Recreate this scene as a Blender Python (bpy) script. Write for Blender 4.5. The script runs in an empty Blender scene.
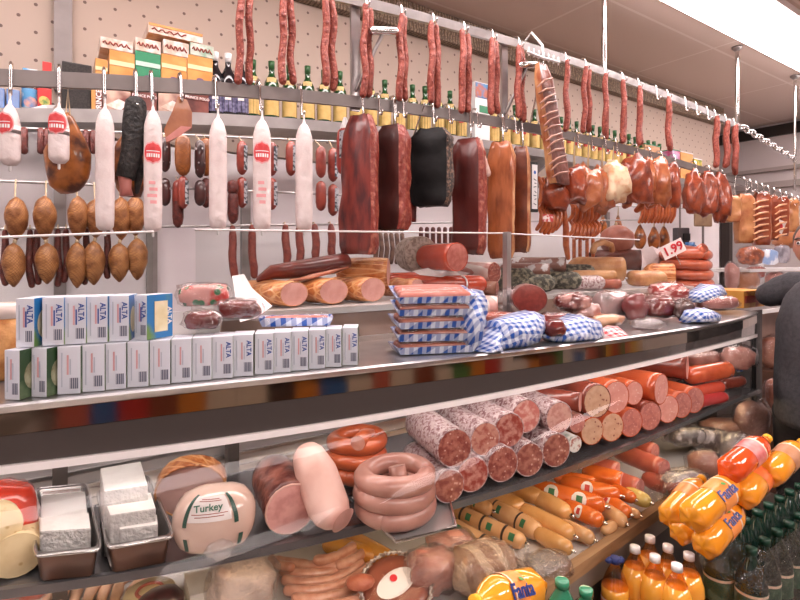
import bpy, bmesh, math, random
import numpy as np
from mathutils import Vector, Matrix, noise
random.seed(7)
PI = math.pi
SC = bpy.context.scene
COL = SC.collection
# ---------------------------------------------------------------- camera model
PSI = math.radians(34); F = 515.0; HY = 258.0; HC = 1.6
FW = Vector((math.sin(PSI), math.cos(PSI), 0)); RT = Vector((math.cos(PSI), -math.sin(PSI), 0)); UP = Vector((0, 0, 1))
EYE = Vector((0, 0, HC))
def ray(px, py): return FW + RT * ((px - 400) / F) + UP * ((HY - py) / F)
def onY(px, py, Y): d = ray(px, py); return EYE + d * (Y / d.y)
def onZ(px, py, Z): d = ray(px, py); return EYE + d * ((Z - HC) / d.z)
def dep(p): return (Vector(p) - EYE).dot(FW)
def sz(n, p): return n * dep(p) / F
# ---------------------------------------------------------------- colours, materials
def lin(h):
    if not isinstance(h, str): return tuple(h)[:3] + (1.0,)
    h = h.lstrip('#'); o = []
    for i in (0, 2, 4):
        c = int(h[i:i + 2], 16) / 255
        o.append(c / 12.92 if c <= .04045 else ((c + .055) / 1.055) ** 2.4)
    return (*o, 1.0)
MATS = {}
class NT:
    def __init__(s, name):
        s.m = bpy.data.materials.new(name); s.m.use_nodes = True
        s.t = s.m.node_tree; s.t.nodes.clear(); s.N = s.t.nodes; s.L = s.t.links
        s.out = s.N.new('ShaderNodeOutputMaterial')
    def n(s, typ, **kw):
        k = s.N.new(typ)
        for a, v in kw.items(): setattr(k, a, v)
        return k
    def l(s, a, b): s.L.new(a, b)
    def coord(s, scale=(1, 1, 1), rot=(0, 0, 0), kind='Object'):
        tc = s.n('ShaderNodeTexCoord'); mp = s.n('ShaderNodeMapping')
        mp.inputs['Scale'].default_value = scale; mp.inputs['Rotation'].default_value = rot
        s.l(tc.outputs[kind], mp.inputs['Vector']); return mp.outputs['Vector']
    def ramp(s, fac, p0, p1, c0=(0, 0, 0, 1), c1=(1, 1, 1, 1)):
        r = s.n('ShaderNodeValToRGB'); e = r.color_ramp.elements
        e[0].position = p0; e[0].color = c0; e[1].position = p1; e[1].color = c1
        s.l(fac, r.inputs['Fac']); return r.outputs['Color']
    def mix(s, fac, a, b):
        k = s.n('ShaderNodeMix', data_type='RGBA')
        for v, i in ((fac, 0), (a, 6), (b, 7)):
            if hasattr(v, 'links'): s.l(v, k.inputs[i])
            else: k.inputs[i].default_value = v
        return k.outputs[2]
    def math(s, op, a, b=None):
        k = s.n('ShaderNodeMath', operation=op)
        for v, i in ((a, 0), (b, 1)):
            if v is None: continue
            if hasattr(v, 'links'): s.l(v, k.inputs[i])
            else: k.inputs[i].default_value = v
        return k.outputs[0]
def mat(name, col, col2=None, scale=30, lo=.4, hi=.65, rough=.45, bump=0, bscale=None, metal=0, spots=None, spots2=None,
        stretch=(1, 1, 1), coat=0, net=None, spec=.5, emit=0, trans=0, bands=None, detail=3):
    if name in MATS: return MATS[name]
    t = NT(name); v = t.coord(stretch)
    p = t.n('ShaderNodeBsdfPrincipled'); c = lin(col)
    p.inputs['Roughness'].default_value = rough; p.inputs['Metallic'].default_value = metal
    p.inputs['Coat Weight'].default_value = coat; p.inputs['Specular IOR Level'].default_value = spec
    p.inputs['Transmission Weight'].default_value = trans
    cur = c; h = None
    if col2:
        nz = t.n('ShaderNodeTexNoise'); nz.inputs['Scale'].default_value = scale; nz.inputs['Detail'].default_value = detail
        t.l(v, nz.inputs['Vector']); h = nz.outputs['Fac']
        cur = t.mix(t.ramp(h, lo, hi), c, lin(col2))
    if bands:                                    # (colour, scale, width, axis)
        w = t.n('ShaderNodeTexWave', bands_direction=bands[3]); w.inputs['Scale'].default_value = bands[1]; w.inputs['Distortion'].default_value = bands[4] if len(bands) > 4 else 0
        t.l(v, w.inputs['Vector']); cur = t.mix(t.ramp(w.outputs['Fac'], 1 - bands[2] - .08, 1 - bands[2]), cur, lin(bands[0]))
    for sp in (spots, spots2):                   # (colour, scale, size)
        if sp:
            vo = t.n('ShaderNodeTexVoronoi'); vo.inputs['Scale'].default_value = sp[1]; t.l(v, vo.inputs['Vector'])
            cur = t.mix(t.ramp(vo.outputs['Distance'], sp[2], sp[2] + .08, (1, 1, 1, 1), (0, 0, 0, 1)), cur, lin(sp[0]))
    if net:                                      # (colour, scale)
        f = []
        for a in (PI / 4, -PI / 4):
            tc = t.n('ShaderNodeTexCoord'); sx = t.n('ShaderNodeSeparateXYZ'); t.l(tc.outputs['Object'], sx.inputs[0])
            ca = t.math('ADD', t.math('MULTIPLY', t.math('ADD', sx.outputs[0], sx.outputs[1]), net[1] * (1 if a > 0 else -1)), t.math('MULTIPLY', sx.outputs[2], net[1]))
            f.append(t.math('GREATER_THAN', t.math('SINE', ca), .8))
        cur = t.mix(t.math('MAXIMUM', f[0], f[1]), cur, lin(net[0]))
    if hasattr(cur, 'links'): t.l(cur, p.inputs['Base Color'])
    else: p.inputs['Base Color'].default_value = cur
    if bump:
        nb = t.n('ShaderNodeTexNoise'); nb.inputs['Scale'].default_value = bscale or scale * 2; nb.inputs['Detail'].default_value = 3
        t.l(v, nb.inputs['Vector']); b = t.n('ShaderNodeBump'); b.inputs['Strength'].default_value = bump; b.inputs['Distance'].default_value = .01
        t.l(nb.outputs['Fac'], b.inputs['Height']); t.l(b.outputs['Normal'], p.inputs['Normal'])
    if emit:
        p.inputs['Emission Color'].default_value = c; p.inputs['Emission Strength'].default_value = emit
    t.l(p.outputs[0], t.out.inputs[0]); MATS[name] = t.m; return t.m
def gingham(name, dark, light, size):
    t = NT(name); v = t.coord((1, 1, 1), (.2, .15, .3)); sx = t.n('ShaderNodeSeparateXYZ'); t.l(v, sx.inputs[0])
    fx = t.math('GREATER_THAN', t.math('SINE', t.math('MULTIPLY', t.math('ADD', sx.outputs[0], t.math('MULTIPLY', sx.outputs[1], .25)), PI / size)), 0)
    fy = t.math('GREATER_THAN', t.math('SINE', t.math('MULTIPLY', t.math('ADD', sx.outputs[2], sx.outputs[1]), PI / size)), 0)
    s = t.math('MULTIPLY', t.math('ADD', fx, fy), .5)
    p = t.n('ShaderNodeBsdfPrincipled'); p.inputs['Roughness'].default_value = .3; p.inputs['Coat Weight'].default_value = .4
    t.l(t.mix(s, lin(light), lin(dark)), p.inputs['Base Color']); t.l(p.outputs[0], t.out.inputs[0]); return t.m
def film(name, tint='#ffffff', gloss=.25, rough=.12, bump=.6, bscale=25, milk=.0):
    t = NT(name); tr = t.n('ShaderNodeBsdfTransparent'); tr.inputs[0].default_value = lin(tint)
    g = t.n('ShaderNodeBsdfGlossy'); g.inputs['Roughness'].default_value = rough
    lw = t.n('ShaderNodeLayerWeight'); lw.inputs['Blend'].default_value = .35
    if bump:
        nb = t.n('ShaderNodeTexNoise'); nb.inputs['Scale'].default_value = bscale; nb.inputs['Detail'].default_value = 4; t.l(t.coord(), nb.inputs['Vector'])
        b = t.n('ShaderNodeBump'); b.inputs['Strength'].default_value = bump; b.inputs['Distance'].default_value = .02
        t.l(nb.outputs['Fac'], b.inputs['Height']); t.l(b.outputs['Normal'], g.inputs['Normal']); t.l(b.outputs['Normal'], lw.inputs['Normal'])
    fac = t.math('ADD', t.math('MULTIPLY', lw.outputs['Facing'], gloss), gloss * .25)
    m1 = t.n('ShaderNodeMixShader'); t.l(fac, m1.inputs[0]); t.l(tr.outputs[0], m1.inputs[1]); t.l(g.outputs[0], m1.inputs[2])
    res = m1
    if milk:
        d = t.n('ShaderNodeBsdfDiffuse'); d.inputs[0].default_value = (.9, .88, .88, 1)
        m2 = t.n('ShaderNodeMixShader'); m2.inputs[0].default_value = milk; t.l(m1.outputs[0], m2.inputs[1]); t.l(d.outputs[0], m2.inputs[2]); res = m2
    t.l(res.outputs[0], t.out.inputs[0]); return t.m
# ---------------------------------------------------------------- mesh builder
def frame(ax):
    ax = ax.normalized(); a = Vector((0, 0, 1)) if abs(ax.z) < .9 else Vector((0, 1, 0))
    u = ax.cross(a).normalized(); return u, ax.cross(u).normalized()
class MB:
    def __init__(s): s.v = []; s.f = []; s.mi = []; s.sm = []
    def add(s, vs, fs, mi=0, smooth=True):
        b = len(s.v); s.v += [Vector(q) for q in vs]
        for f in fs: s.f.append([b + i for i in f]); s.mi.append(mi); s.sm.append(smooth)
        return s
    def rings(s, rings, c0=None, c1=None, mi=0, smooth=True, closed=False):
        n = len(rings[0]); vs = [q for r in rings for q in r]; fs = []
        R = len(rings)
        for i in range(R if closed else R - 1):
            j = (i + 1) % R
            for k in range(n):
                k2 = (k + 1) % n; fs.append([i * n + k, i * n + k2, j * n + k2, j * n + k])
        if c0 is not None: vs.append(c0); c = len(vs) - 1; fs += [[c, (k + 1) % n, k] for k in range(n)]
        if c1 is not None: vs.append(c1); c = len(vs) - 1; o = (R - 1) * n; fs += [[c, o + k, o + (k + 1) % n] for k in range(n)]
        return s.add(vs, fs, mi, smooth)
    def tube(s, path, rad, seg=10, round0=True, round1=True, mi=0, wob=0, ab=(1, 1), cap=True, closed=False, u0=None):
        P = [Vector(p) for p in path]; n = len(P)
        R = list(rad) if hasattr(rad, '__len__') else [rad] * n
        T = []
        for i in range(n):
            if closed: t = P[(i + 1) % n] - P[i - 1]
            else: t = P[min(i + 1, n - 1)] - P[max(i - 1, 0)]
            T.append(t.normalized() if t.length > 1e-9 else (P[-1] - P[0]).normalized())
        u, w = frame(T[0])
        if u0 is not None: u = (Vector(u0) - T[0] * T[0].dot(Vector(u0))).normalized()
        rings = []; ctr = []
        def ring(c, u, w, r):
            o = []
            for k in range(seg):
                a = 2 * PI * k / seg; q = u * (math.cos(a) * r * ab[0]) + w * (math.sin(a) * r * ab[1])
                if wob: q *= 1 + wob * noise.noise((c + q) * 28 + Vector((seg, 0, 0)))
                o.append(c + q)
            return o
        fr = []
        for i in range(n):
            if i: u = (u - T[i] * u.dot(T[i])).normalized()
            w = T[i].cross(u); fr.append((u.copy(), w.copy()))
        if closed:
            for i in range(n): rings.append(ring(P[i], *fr[i], R[i]))
            return s.rings(rings, mi=mi, closed=True)
        if round0:
            for a in (80, 55, 28): a = math.radians(a); rings.append(ring(P[0] - T[0] * (math.sin(a) * R[0]), *fr[0], R[0] * math.cos(a)))
        for i in range(n): rings.append(ring(P[i], *fr[i], R[i]))
        if round1:
            for a in (28, 55, 80): a = math.radians(a); rings.append(ring(P[-1] + T[-1] * (math.sin(a) * R[-1]), *fr[-1], R[-1] * math.cos(a)))
        c0 = sum(rings[0], Vector()) / seg; c1 = sum(rings[-1], Vector()) / seg
        return s.rings(rings, c0 if cap else None, c1 if cap else None, mi=mi)
    def lathe(s, p0, ax, prof, seg=14, mi=0, ab=(1, 1), caps=True, wob=0):
        p0 = Vector(p0); ax = Vector(ax).normalized(); u, w = frame(ax); rings = []
        for t, r in prof:
            o = []
            for k in range(seg):
                a = 2 * PI * k / seg; q = u * (math.cos(a) * r * ab[0]) + w * (math.sin(a) * r * ab[1])
                if wob: q *= 1 + wob * noise.noise((p0 + ax * t + q) * 30)
                o.append(p0 + ax * t + q)
            rings.append(o)
        return s.rings(rings, p0 + ax * prof[0][0] if caps else None, p0 + ax * prof[-1][0] if caps else None, mi=mi)
    def box(s, c, h, rz=0, bev=0, mi=0, mis=None):
        c = Vector(c); bm = bmesh.new(); bmesh.ops.create_cube(bm, size=2)
        for v in bm.verts: v.co = Vector((v.co.x * h[0], v.co.y * h[1], v.co.z * h[2]))
        if bev: bmesh.ops.bevel(bm, geom=bm.edges[:], offset=bev, segments=2, profile=.6, affect='EDGES')
        M = Matrix.Rotation(rz, 3, 'Z'); bm.verts.index_update()
        b = len(s.v)
        for f in bm.faces:
            m = mi
            if mis:
                n = f.normal; f.normal_update(); n = f.normal
                for k, ax in (('x', (1, 0, 0)), ('-x', (-1, 0, 0)), ('y', (0, 1, 0)), ('-y', (0, -1, 0)), ('z', (0, 0, 1))):
                    if k in mis and n.dot(Vector(ax)) > .9: m = mis[k]
            s.f.append([b + v.index for v in f.verts]); s.mi.append(m); s.sm.append(False)
        s.v += [c + M @ v.co for v in bm.verts]; bm.free(); return s
    def blob(s, c, h, rz=0, amp=.15, fr=2.0, seed=0, sub=3, power=1.0, mi=0, amp2=0, fr2=8, tilt=None):
        c = Vector(c); bm = bmesh.new(); bmesh.ops.create_icosphere(bm, subdivisions=sub, radius=1)
        M = Matrix.Rotation(rz, 3, 'Z')
        if tilt: M = M @ Matrix.Rotation(tilt, 3, 'Y')
        o = Vector((seed * 3.1, seed * 1.7, seed * .9)); vs = []
        for v in bm.verts:
            q = v.co.copy()
            if power != 1: q = Vector([math.copysign(abs(x) ** power, x) for x in q])
            k = 1 + amp * noise.noise(v.co * fr + o) + (amp2 * noise.noise(v.co * fr2 + o) if amp2 else 0)
            vs.append(c + M @ Vector((q.x * h[0] * k, q.y * h[1] * k, q.z * h[2] * k)))
        s.add(vs, [[v.index for v in f.verts] for f in bm.faces], mi); bm.free(); return s
    def quad(s, a, b, c, d, mi=0): return s.add([a, b, c, d], [[0, 1, 2, 3]], mi, False)
    def disc(s, c, ax, r, seg=20, dome=.0, ab=(1, 1), wob=0, mi=0):
        c = Vector(c); ax = Vector(ax).normalized(); u, w = frame(ax); rings = []
        for f in (1, .75, .4):
            o = []
            for k in range(seg):
                a = 2 * PI * k / seg; q = u * (math.cos(a) * r * f * ab[0]) + w * (math.sin(a) * r * f * ab[1])
                if wob: q *= 1 + wob * noise.noise((c + q) * 30)
                o.append(c + q + ax * (dome * r * (1 - f * f)))
            rings.append(o)
        return s.rings(rings, None, c + ax * dome * r, mi=mi)
    def sheet(s, A, B, n=1, mi=0, smooth=True):   # ruled surface between two polylines
        vs = []
        for a, b in zip(A, B):
            for k in range(n + 1): vs.append(Vector(a).lerp(Vector(b), k / n))
        m = n + 1
        return s.add(vs, [[i * m + k, i * m + k + 1, (i + 1) * m + k + 1, (i + 1) * m + k] for i in range(len(A) - 1) for k in range(n)], mi, smooth)
    def prism(s, P, z0, z1, mi=0):                # closed horizontal outline between two heights
        n = len(P); vs = [Vector((p[0], p[1], z0)) for p in P] + [Vector((p[0], p[1], z1)) for p in P]
        fs = [list(range(n))[::-1], list(range(n, 2 * n))] + [[k, (k + 1) % n, n + (k + 1) % n, n + k] for k in range(n)]
        return s.add(vs, fs, mi, False)
    def centre(s):
        lo = [min(v[i] for v in s.v) for i in range(3)]; hi = [max(v[i] for v in s.v) for i in range(3)]
        return Vector(((lo[0] + hi[0]) / 2, (lo[1] + hi[1]) / 2, lo[2]))
    def mesh(s, name, mats, org=Vector()):
        me = bpy.data.meshes.new(name); me.from_pydata([tuple(v - org) for v in s.v], [], s.f)
        for m in (mats if isinstance(mats, (list, tuple)) else [mats]): me.materials.append(m)
        me.polygons.foreach_set('material_index', s.mi); me.polygons.foreach_set('use_smooth', s.sm)
        bm = bmesh.new(); bm.from_mesh(me); bmesh.ops.recalc_face_normals(bm, faces=bm.faces[:]); bm.to_mesh(me); bm.free()
        me.update(); return me
# ---------------------------------------------------------------- objects
LABELS = {}
def tag(o, label, cat, group=None, kind=None):
    o['label'] = label; o['category'] = cat
    if group: o['group'] = group
    if kind: o['kind'] = kind
    return o
def thing(name, label, cat, loc, rz=0, group=None):
    o = bpy.data.objects.new(name, None); COL.objects.link(o); o.location = loc; o.rotation_euler = (0, 0, rz); o.empty_display_size = .05
    return tag(o, label, cat, group)
def part(name, mb, m, root, local=False, label=None):
    me = mb if isinstance(mb, bpy.types.Mesh) else mb.mesh(name, m, Vector() if local else Vector(wloc(root)))
    o = bpy.data.objects.new(name, me); COL.objects.link(o); o.parent = root
    if label: o['label'] = label
    return o
def wloc(o):
    p = Vector(o.location)
    while o.parent: o = o.parent; p += Vector(o.location)
    return p
def solo(name, mb, m, label, cat, group=None):
    c = mb.centre(); o = bpy.data.objects.new(name, mb.mesh(name, m, c)); COL.objects.link(o); o.location = c
    return tag(o, label, cat, group)
def struct(name, mb, m):
    o = bpy.data.objects.new(name, mb.mesh(name, m)); COL.objects.link(o); o['kind'] = 'structure'; return o
_TX = {}
def text(body, size, m, root, pos, right, up, name='lettering', align='CENTER', local=False):
    k = (body, size, m.name, align)
    if k not in _TX:
        cu = bpy.data.curves.new('t', 'FONT'); cu.body = body; cu.size = size; cu.align_x = align; cu.align_y = 'CENTER'; cu.extrude = size * .02; cu.resolution_u = 2; cu.offset = size * .02
        ob = bpy.data.objects.new('t', cu); COL.objects.link(ob); bpy.context.view_layer.update()
        me = bpy.data.meshes.new_from_object(ob.evaluated_get(bpy.context.evaluated_depsgraph_get())); bpy.data.objects.remove(ob); me.materials.clear(); me.materials.append(m); _TX[k] = me
    o = bpy.data.objects.new(name, _TX[k]); COL.objects.link(o); o.parent = root
    r = Vector(right).normalized(); n = r.cross(Vector(up)).normalized(); u = n.cross(r)
    M = Matrix((r, u, n)).transposed().to_4x4(); M.translation = Vector(pos) - (Vector() if local else Vector(wloc(root))); o.matrix_local = M
    return o
_O1 = 'zeroth first second third fourth fifth sixth seventh eighth ninth tenth eleventh twelfth thirteenth fourteenth fifteenth sixteenth seventeenth eighteenth nineteenth'.split()
_OT = {20: ('twentieth', 'twenty'), 30: ('thirtieth', 'thirty'), 40: ('fortieth', 'forty'), 50: ('fiftieth', 'fifty'), 60: ('sixtieth', 'sixty')}
def nth(n):
    if n < 20: return _O1[n]
    t = n // 10 * 10
    return _OT[t][0] if n == t else _OT[t][1] + '-' + _O1[n % 10]
# ================================================================ materials
W = mat('white_paint', '#e9e3e3', rough=.5)
STEEL = mat('steel', '#c9c6c6', '#b4b0b0', scale=8, rough=.28, metal=.9)
BRUSH = mat('brushed_steel', '#a9a4a3', '#938e8d', scale=6, rough=.38, metal=.75)
CHROME = mat('chrome', '#dedcdc', rough=.12, metal=1)
DARKMIR = mat('dark_mirror', '#4d4644', rough=.08, coat=.6)
MIRROR = mat('mirror_strip', '#a3978b', rough=.07, metal=1)
BLACK = mat('black_plastic', '#1c1a1b', rough=.4)
GREYM = mat('grey_metal', '#857d7b', '#7a7270', scale=10, rough=.45, metal=.45)
TWINE = mat('twine', '#cdb596', rough=.8)
WHITEP = mat('white_plastic', '#f0eeee', rough=.3)
GLASS = film('clear_glass', '#f8faf9', gloss=.035, rough=.02, bump=0)
FILM = film('clear_wrap', '#faf7f7', gloss=.3, rough=.1, bump=1.0, bscale=30)
FILM2 = film('clear_bag', '#f4f0f0', gloss=.45, rough=.12, bump=1.0, bscale=40, milk=.10)
NET_FILM = film('thin_wrap', '#fdfafa', gloss=.13, rough=.15, bump=.6, bscale=30)
def pegboard():
    t = NT('pegboard'); sx = t.n('ShaderNodeSeparateXYZ'); t.l(t.coord((1, 1, 1), (0, 0, 0)), sx.inputs[0])
    cb = t.n('ShaderNodeCombineXYZ'); k = PI / .115
    a = t.math('SINE', t.math('MULTIPLY', t.math('ADD', sx.outputs[0], sx.outputs[2]), k)); b = t.math('SINE', t.math('MULTIPLY', t.math('SUBTRACT', sx.outputs[0], sx.outputs[2]), k))
    d = t.math('GREATER_THAN', t.math('MULTIPLY', t.math('ABSOLUTE', a), t.math('ABSOLUTE', b)), .965)
    p = t.n('ShaderNodeBsdfPrincipled'); p.inputs['Roughness'].default_value = .7
    t.l(t.mix(d, lin('#c4b1a3'), lin('#75605a')), p.inputs['Base Color']); t.l(p.outputs[0], t.out.inputs[0]); return t.m
def ceilmat():
    t = NT('ceiling_panels'); br = t.n('ShaderNodeTexBrick'); br.offset = 0
    t.l(t.coord((1, 1, 1)), br.inputs['Vector']); br.inputs['Scale'].default_value = 1
    br.inputs['Brick Width'].default_value = 1.35; br.inputs['Row Height'].default_value = .62; br.inputs['Mortar Size'].default_value = .011; br.inputs['Mortar Smooth'].default_value = .3
    br.inputs['Color1'].default_value = lin('#e2cfc4'); br.inputs['Color2'].default_value = lin('#e2cfc4'); br.inputs['Mortar'].default_value = lin('#f2e4dc')
    p = t.n('ShaderNodeBsdfPrincipled'); p.inputs['Roughness'].default_value = .7
    t.l(br.outputs['Color'], p.inputs['Base Color']); t.l(p.outputs[0], t.out.inputs[0]); return t.m
# ================================================================ the room
CZ, WY, RY = 3.15, 2.6, 1.75
X0, X1 = -3.2, 6.9
struct('floor', MB().box((2, .5, -.05), (5.4, 4.6, .05)), mat('floor_tile', '#6e6058', '#584c46', scale=3, rough=.35))
struct('ceiling', MB().box((2, .5, CZ + .05), (5.4, 4.6, .05)), ceilmat())
struct('wall_back', MB().box((1.29, WY + .05, 1.06), (4.49, .05, 1.06)), mat('white_tile', '#eae4e6', '#e2dadd', scale=2, rough=.3))
struct('wall_upper', MB().box((1.29, WY + .05, 2.64), (4.49, .05, .51)), pegboard())
struct('wall_end', MB().box((X1 + .05, .5, 1.6), (.05, 4.6, 1.6)), mat('end_wall', '#ddd3d2', '#d2c7c6', scale=1.5, rough=.5))
struct('wall_left', MB().box((X0 - .05, .5, 1.6), (.05, 4.6, 1.6)), W)
struct('wall_front', MB().box((2, -3.85, 1.6), (5.4, .05, 1.6)), mat('front_wall', '#a79c94', rough=.6))
struct('wall_recess', MB().box((6.4, 4.6, 1.6), (.8, .05, 1.6)).box((5.73, 3.65, 1.6), (.05, .95, 1.6)), W)
struct('trim_1', MB().box((X1 - .02, 2.2, 3.06), (.02, 2.4, .06)), mat('dark_trim', '#2e2725', rough=.5))
struct('trim_2', MB().box((X1 - .03, 2.2, 2.62), (.03, 2.4, .02)).box((X1 - .03, 2.2, 2.44), (.03, 2.4, .035)), mat('wall_rail_grey', '#b3a6a2', rough=.4))
struct('door_1', MB().box((X1 - .02, 3.5, 1.05), (.02, .42, 1.05)), mat('door_white', '#e8e0df', rough=.4))
struct('trim_3', MB().box((X1 - .04, 3.0, 1.1), (.04, .05, 1.15)), mat('door_post', '#4c423f', rough=.5))
# dark speckled cornice where the peg wall meets the ceiling
co = MB().box((2.4, WY - .03, 3.06), (3.35, .03, .085)); solo('cornice_strip', co, mat('cornice', '#a8947f', '#77665a', scale=90, lo=.45, hi=.55, rough=.5, bands=('#66543f', 14, .25, 'X', 6)), 'speckled brown strip along the top of the dotted wall under the ceiling', 'cornice').__setitem__('kind', 'structure')
# ================================================================ lights
TUBE = mat('lamp_diffuser', '#fff0ee', emit=11)
def fixture(name, label, x0, x1, y0, y1, z=CZ, group=None, m=TUBE):
    r = thing(name, label, 'ceiling light', ((x0 + x1) / 2, (y0 + y1) / 2, z - .07), 0, group)
    c = Vector(((x0 + x1) / 2, (y0 + y1) / 2, z))
    part('housing', MB().box(c - Vector((0, 0, .02)), ((x1 - x0) / 2, (y1 - y0) / 2 + .03, .02)), W, r)
    part('diffuser', MB().box(c - Vector((0, 0, .055)), ((x1 - x0) / 2 - .02, (y1 - y0) / 2, .014), bev=.006), m, r)
    for e in (x0 + .008, x1 - .008): part('end_cap', MB().box((e, c.y, z - .052), (.008, (y1 - y0) / 2 + .02, .022)), W, r)
fixture('ceiling_light', 'long glaring white ceiling light running above the hanging rail', 2.2, 6.4, 1.3, 1.62)
fixture('ceiling_light', 'ceiling light over the near end of the counter', -1.6, 2.0, 1.3, 1.62)
FILL_PANEL = mat('fill_panel', '#fff0ec', emit=12)  # unseen panels over the aisle, added to light the counter front
for i, x in enumerate((-1.4, .4, 2.2, 4.0)): fixture('ceiling_light', 'broad added fill panel over the customer aisle, %s from the near wall' % nth(i + 1), x, x + 1.2, -2.0, -1.1, m=FILL_PANEL, group='added fill panels')
# ================================================================ hanging rails
xs_r = [(-60, -12), (100, -45), (240, -22), (300, -10), (362, 2), (480, 34), (551, 54), (640, 85), (700, 110), (740, 127)]
def smooth_poly(pts, Y, n=60):
    P = [onY(px, py, Y) for px, py in pts]; X = [p.x for p in P]; Z = [p.z for p in P]
    c = np.polyfit(X, Z, 3); return lambda x: float(np.polyval(c, x)), X[0], X[-1]
# top rail: nearly level at 2.57
topz, _, _ = smooth_poly([(300, -12), (362, 2), (400, 12), (480, 34), (551, 55), (600, 70), (640, 85), (700, 110), (740, 127)], RY)
lowz, _, _ = smooth_poly([(0, 78), (100, 80.5), (200, 87), (300, 96), (400, 109), (510, 126), (600, 142), (650, 152), (735, 183), (795, 200)], RY)
def rail_bar(f, x0, x1, h, n=26):
    m = MB(); xs = [x0 + (x1 - x0) * i / n for i in range(n + 1)]
    rr = [[Vector((x, RY + a, f(x) + b)) for a, b in ((-.008, -h), (.008, -h), (.008, h), (-.008, h))] for x in xs]
    return m.rings(rr, sum(rr[0], Vector()) / 4, sum(rr[-1], Vector()) / 4, smooth=False)
XE = onY(740, 127, RY).x
solo('hanging_rail', rail_bar(topz, onY(205, 0, RY).x, XE, .02), STEEL, 'upper flat steel rail with the pairs of red sausages', 'rail')
solo('hanging_rail', rail_bar(lowz, -1.4, onY(797, 200, RY).x, .022), GREYM, 'lower grey rail in front of the bottle shelf', 'rail')
ch = MB(); pA = onY(741, 126, RY); pB = onY(796, 160, RY)
cr = thing('hanging_chain', 'sloping chain of shiny links at the far end of the upper rail', 'chain', pB)
for i in range(16):
    a = pA.lerp(pB, i / 16); b = pA.lerp(pB, (i + 1) / 16); d = b - a; u, w = frame(d)
    if i % 2: u = w
    part('link', MB().tube([a + d * (.5 + .62 * math.cos(t)) + u * .024 * math.sin(t) for t in [2 * PI * k / 10 for k in range(10)]], .007, seg=5, closed=True), CHROME, cr)
for i, (pt, pb) in enumerate((((602, -30), (604, 70)), ((733, 30), (737, 124)), ((786, 66), (795, 190)))):
    b = onY(*pb, RY); r = thing('ceiling_pole', ('chrome pole from ceiling to the middle of the upper rail', 'chrome pole meeting the bright ceiling light at its top', 'farthest thin pole near the end wall')[i], 'pole', b, 0)
    part('pole', MB().tube([b, (b.x, b.y, CZ - .03)], .013 if i < 2 else .01, seg=10), CHROME, r)
    part('ceiling_flange', MB().lathe((b.x, b.y, CZ - .001), (0, 0, -1), [(0, .035), (.012, .033), (.03, .016)]), BRUSH, r)
# flat uprights joining the two rails, each with a diagonal strut
for i, (px, y0, y1) in enumerate(((355, -4, 122), (504, 36, 128))):
    a = onY(px, y0, RY + .02); x = a.x; zb = lowz(x)
    r = thing('rail_hanger', ('flat steel upright joining the rails beside the dark red meat slab', 'flat steel upright joining the rails beside the comb hook')[i], 'bracket', (x, RY, zb))
    part('upright', MB().box((x, RY + .02, (topz(x) + zb) / 2), (.02, .006, (topz(x) - zb) / 2 + .03)), STEEL, r)
    k = Vector((x + .09, RY - .05, topz(x) - .11)); part('strut', MB().tube([(x, RY + .01, topz(x) - .34), k], .008, seg=6), BRUSH, r)
    part('collar', MB().tube([k + Vector((-.05, 0, -.012)), k + Vector((.05, 0, .012))], .016, seg=10), CHROME, r)
# upper-left support strut leaning up the dotted wall
a = onY(53, 62, WY - .03); b = onY(66, -8, WY - .03)
solo('wall_strut', MB().box((a.x + .035, WY - .02, 2.72), (.032, .015, .42)), GREYM, 'grey steel upright on the dotted wall behind the red wafer box', 'bracket')
for i, (px, z0, z1) in enumerate(((152, 1.0, 1.95), (246, 1.0, 1.95), (608, 1.3, 1.98), (60, 1., 1.95))):
    p = onY(px, 240, WY - .02)
    solo('wall_strut', MB().box((p.x, WY - .012, (z0 + z1) / 2), (.022, .012, (z1 - z0) / 2)), BRUSH, ('slotted upright on the white wall behind the last netted chubs', 'slotted upright on the white wall between the white salamis', 'slotted upright on the white wall behind the big ham ball', 'slotted upright on the white wall behind the smoked ham')[i], 'bracket')
# three thin rods on the wall
RODY = 2.34
rodz = []
for i, (pts, x1p) in enumerate((([(0, 127), (350, 142)], 352), ([(0, 181), (350, 186)], 700), ([(0, 229), (350, 224)], 640))):
    a = onY(*pts[0], RODY); b = onY(*pts[1], RODY); xe = onY(x1p, 200, RODY).x; k = (b.z - a.z) / (b.x - a.x) * (.5 if i == 1 else 1); rodz.append((lambda a, k: lambda x: a.z + k * (x - a.x))(a, k))
    solo('wall_rail', MB().tube([(-1.3, RODY, rodz[i](-1.3)), (xe, RODY, rodz[i](xe))], .006, seg=6), STEEL, ('topmost thin rod under the bottle shelf', 'middle thin rod with the labelled short salamis', 'lowest thin rod with the straight thin sausages')[i], 'rod')
# bottle shelf
SHZ = 2.075; SHY0 = 2.24
shx0, shx1 = -1.8, 5.3
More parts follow.
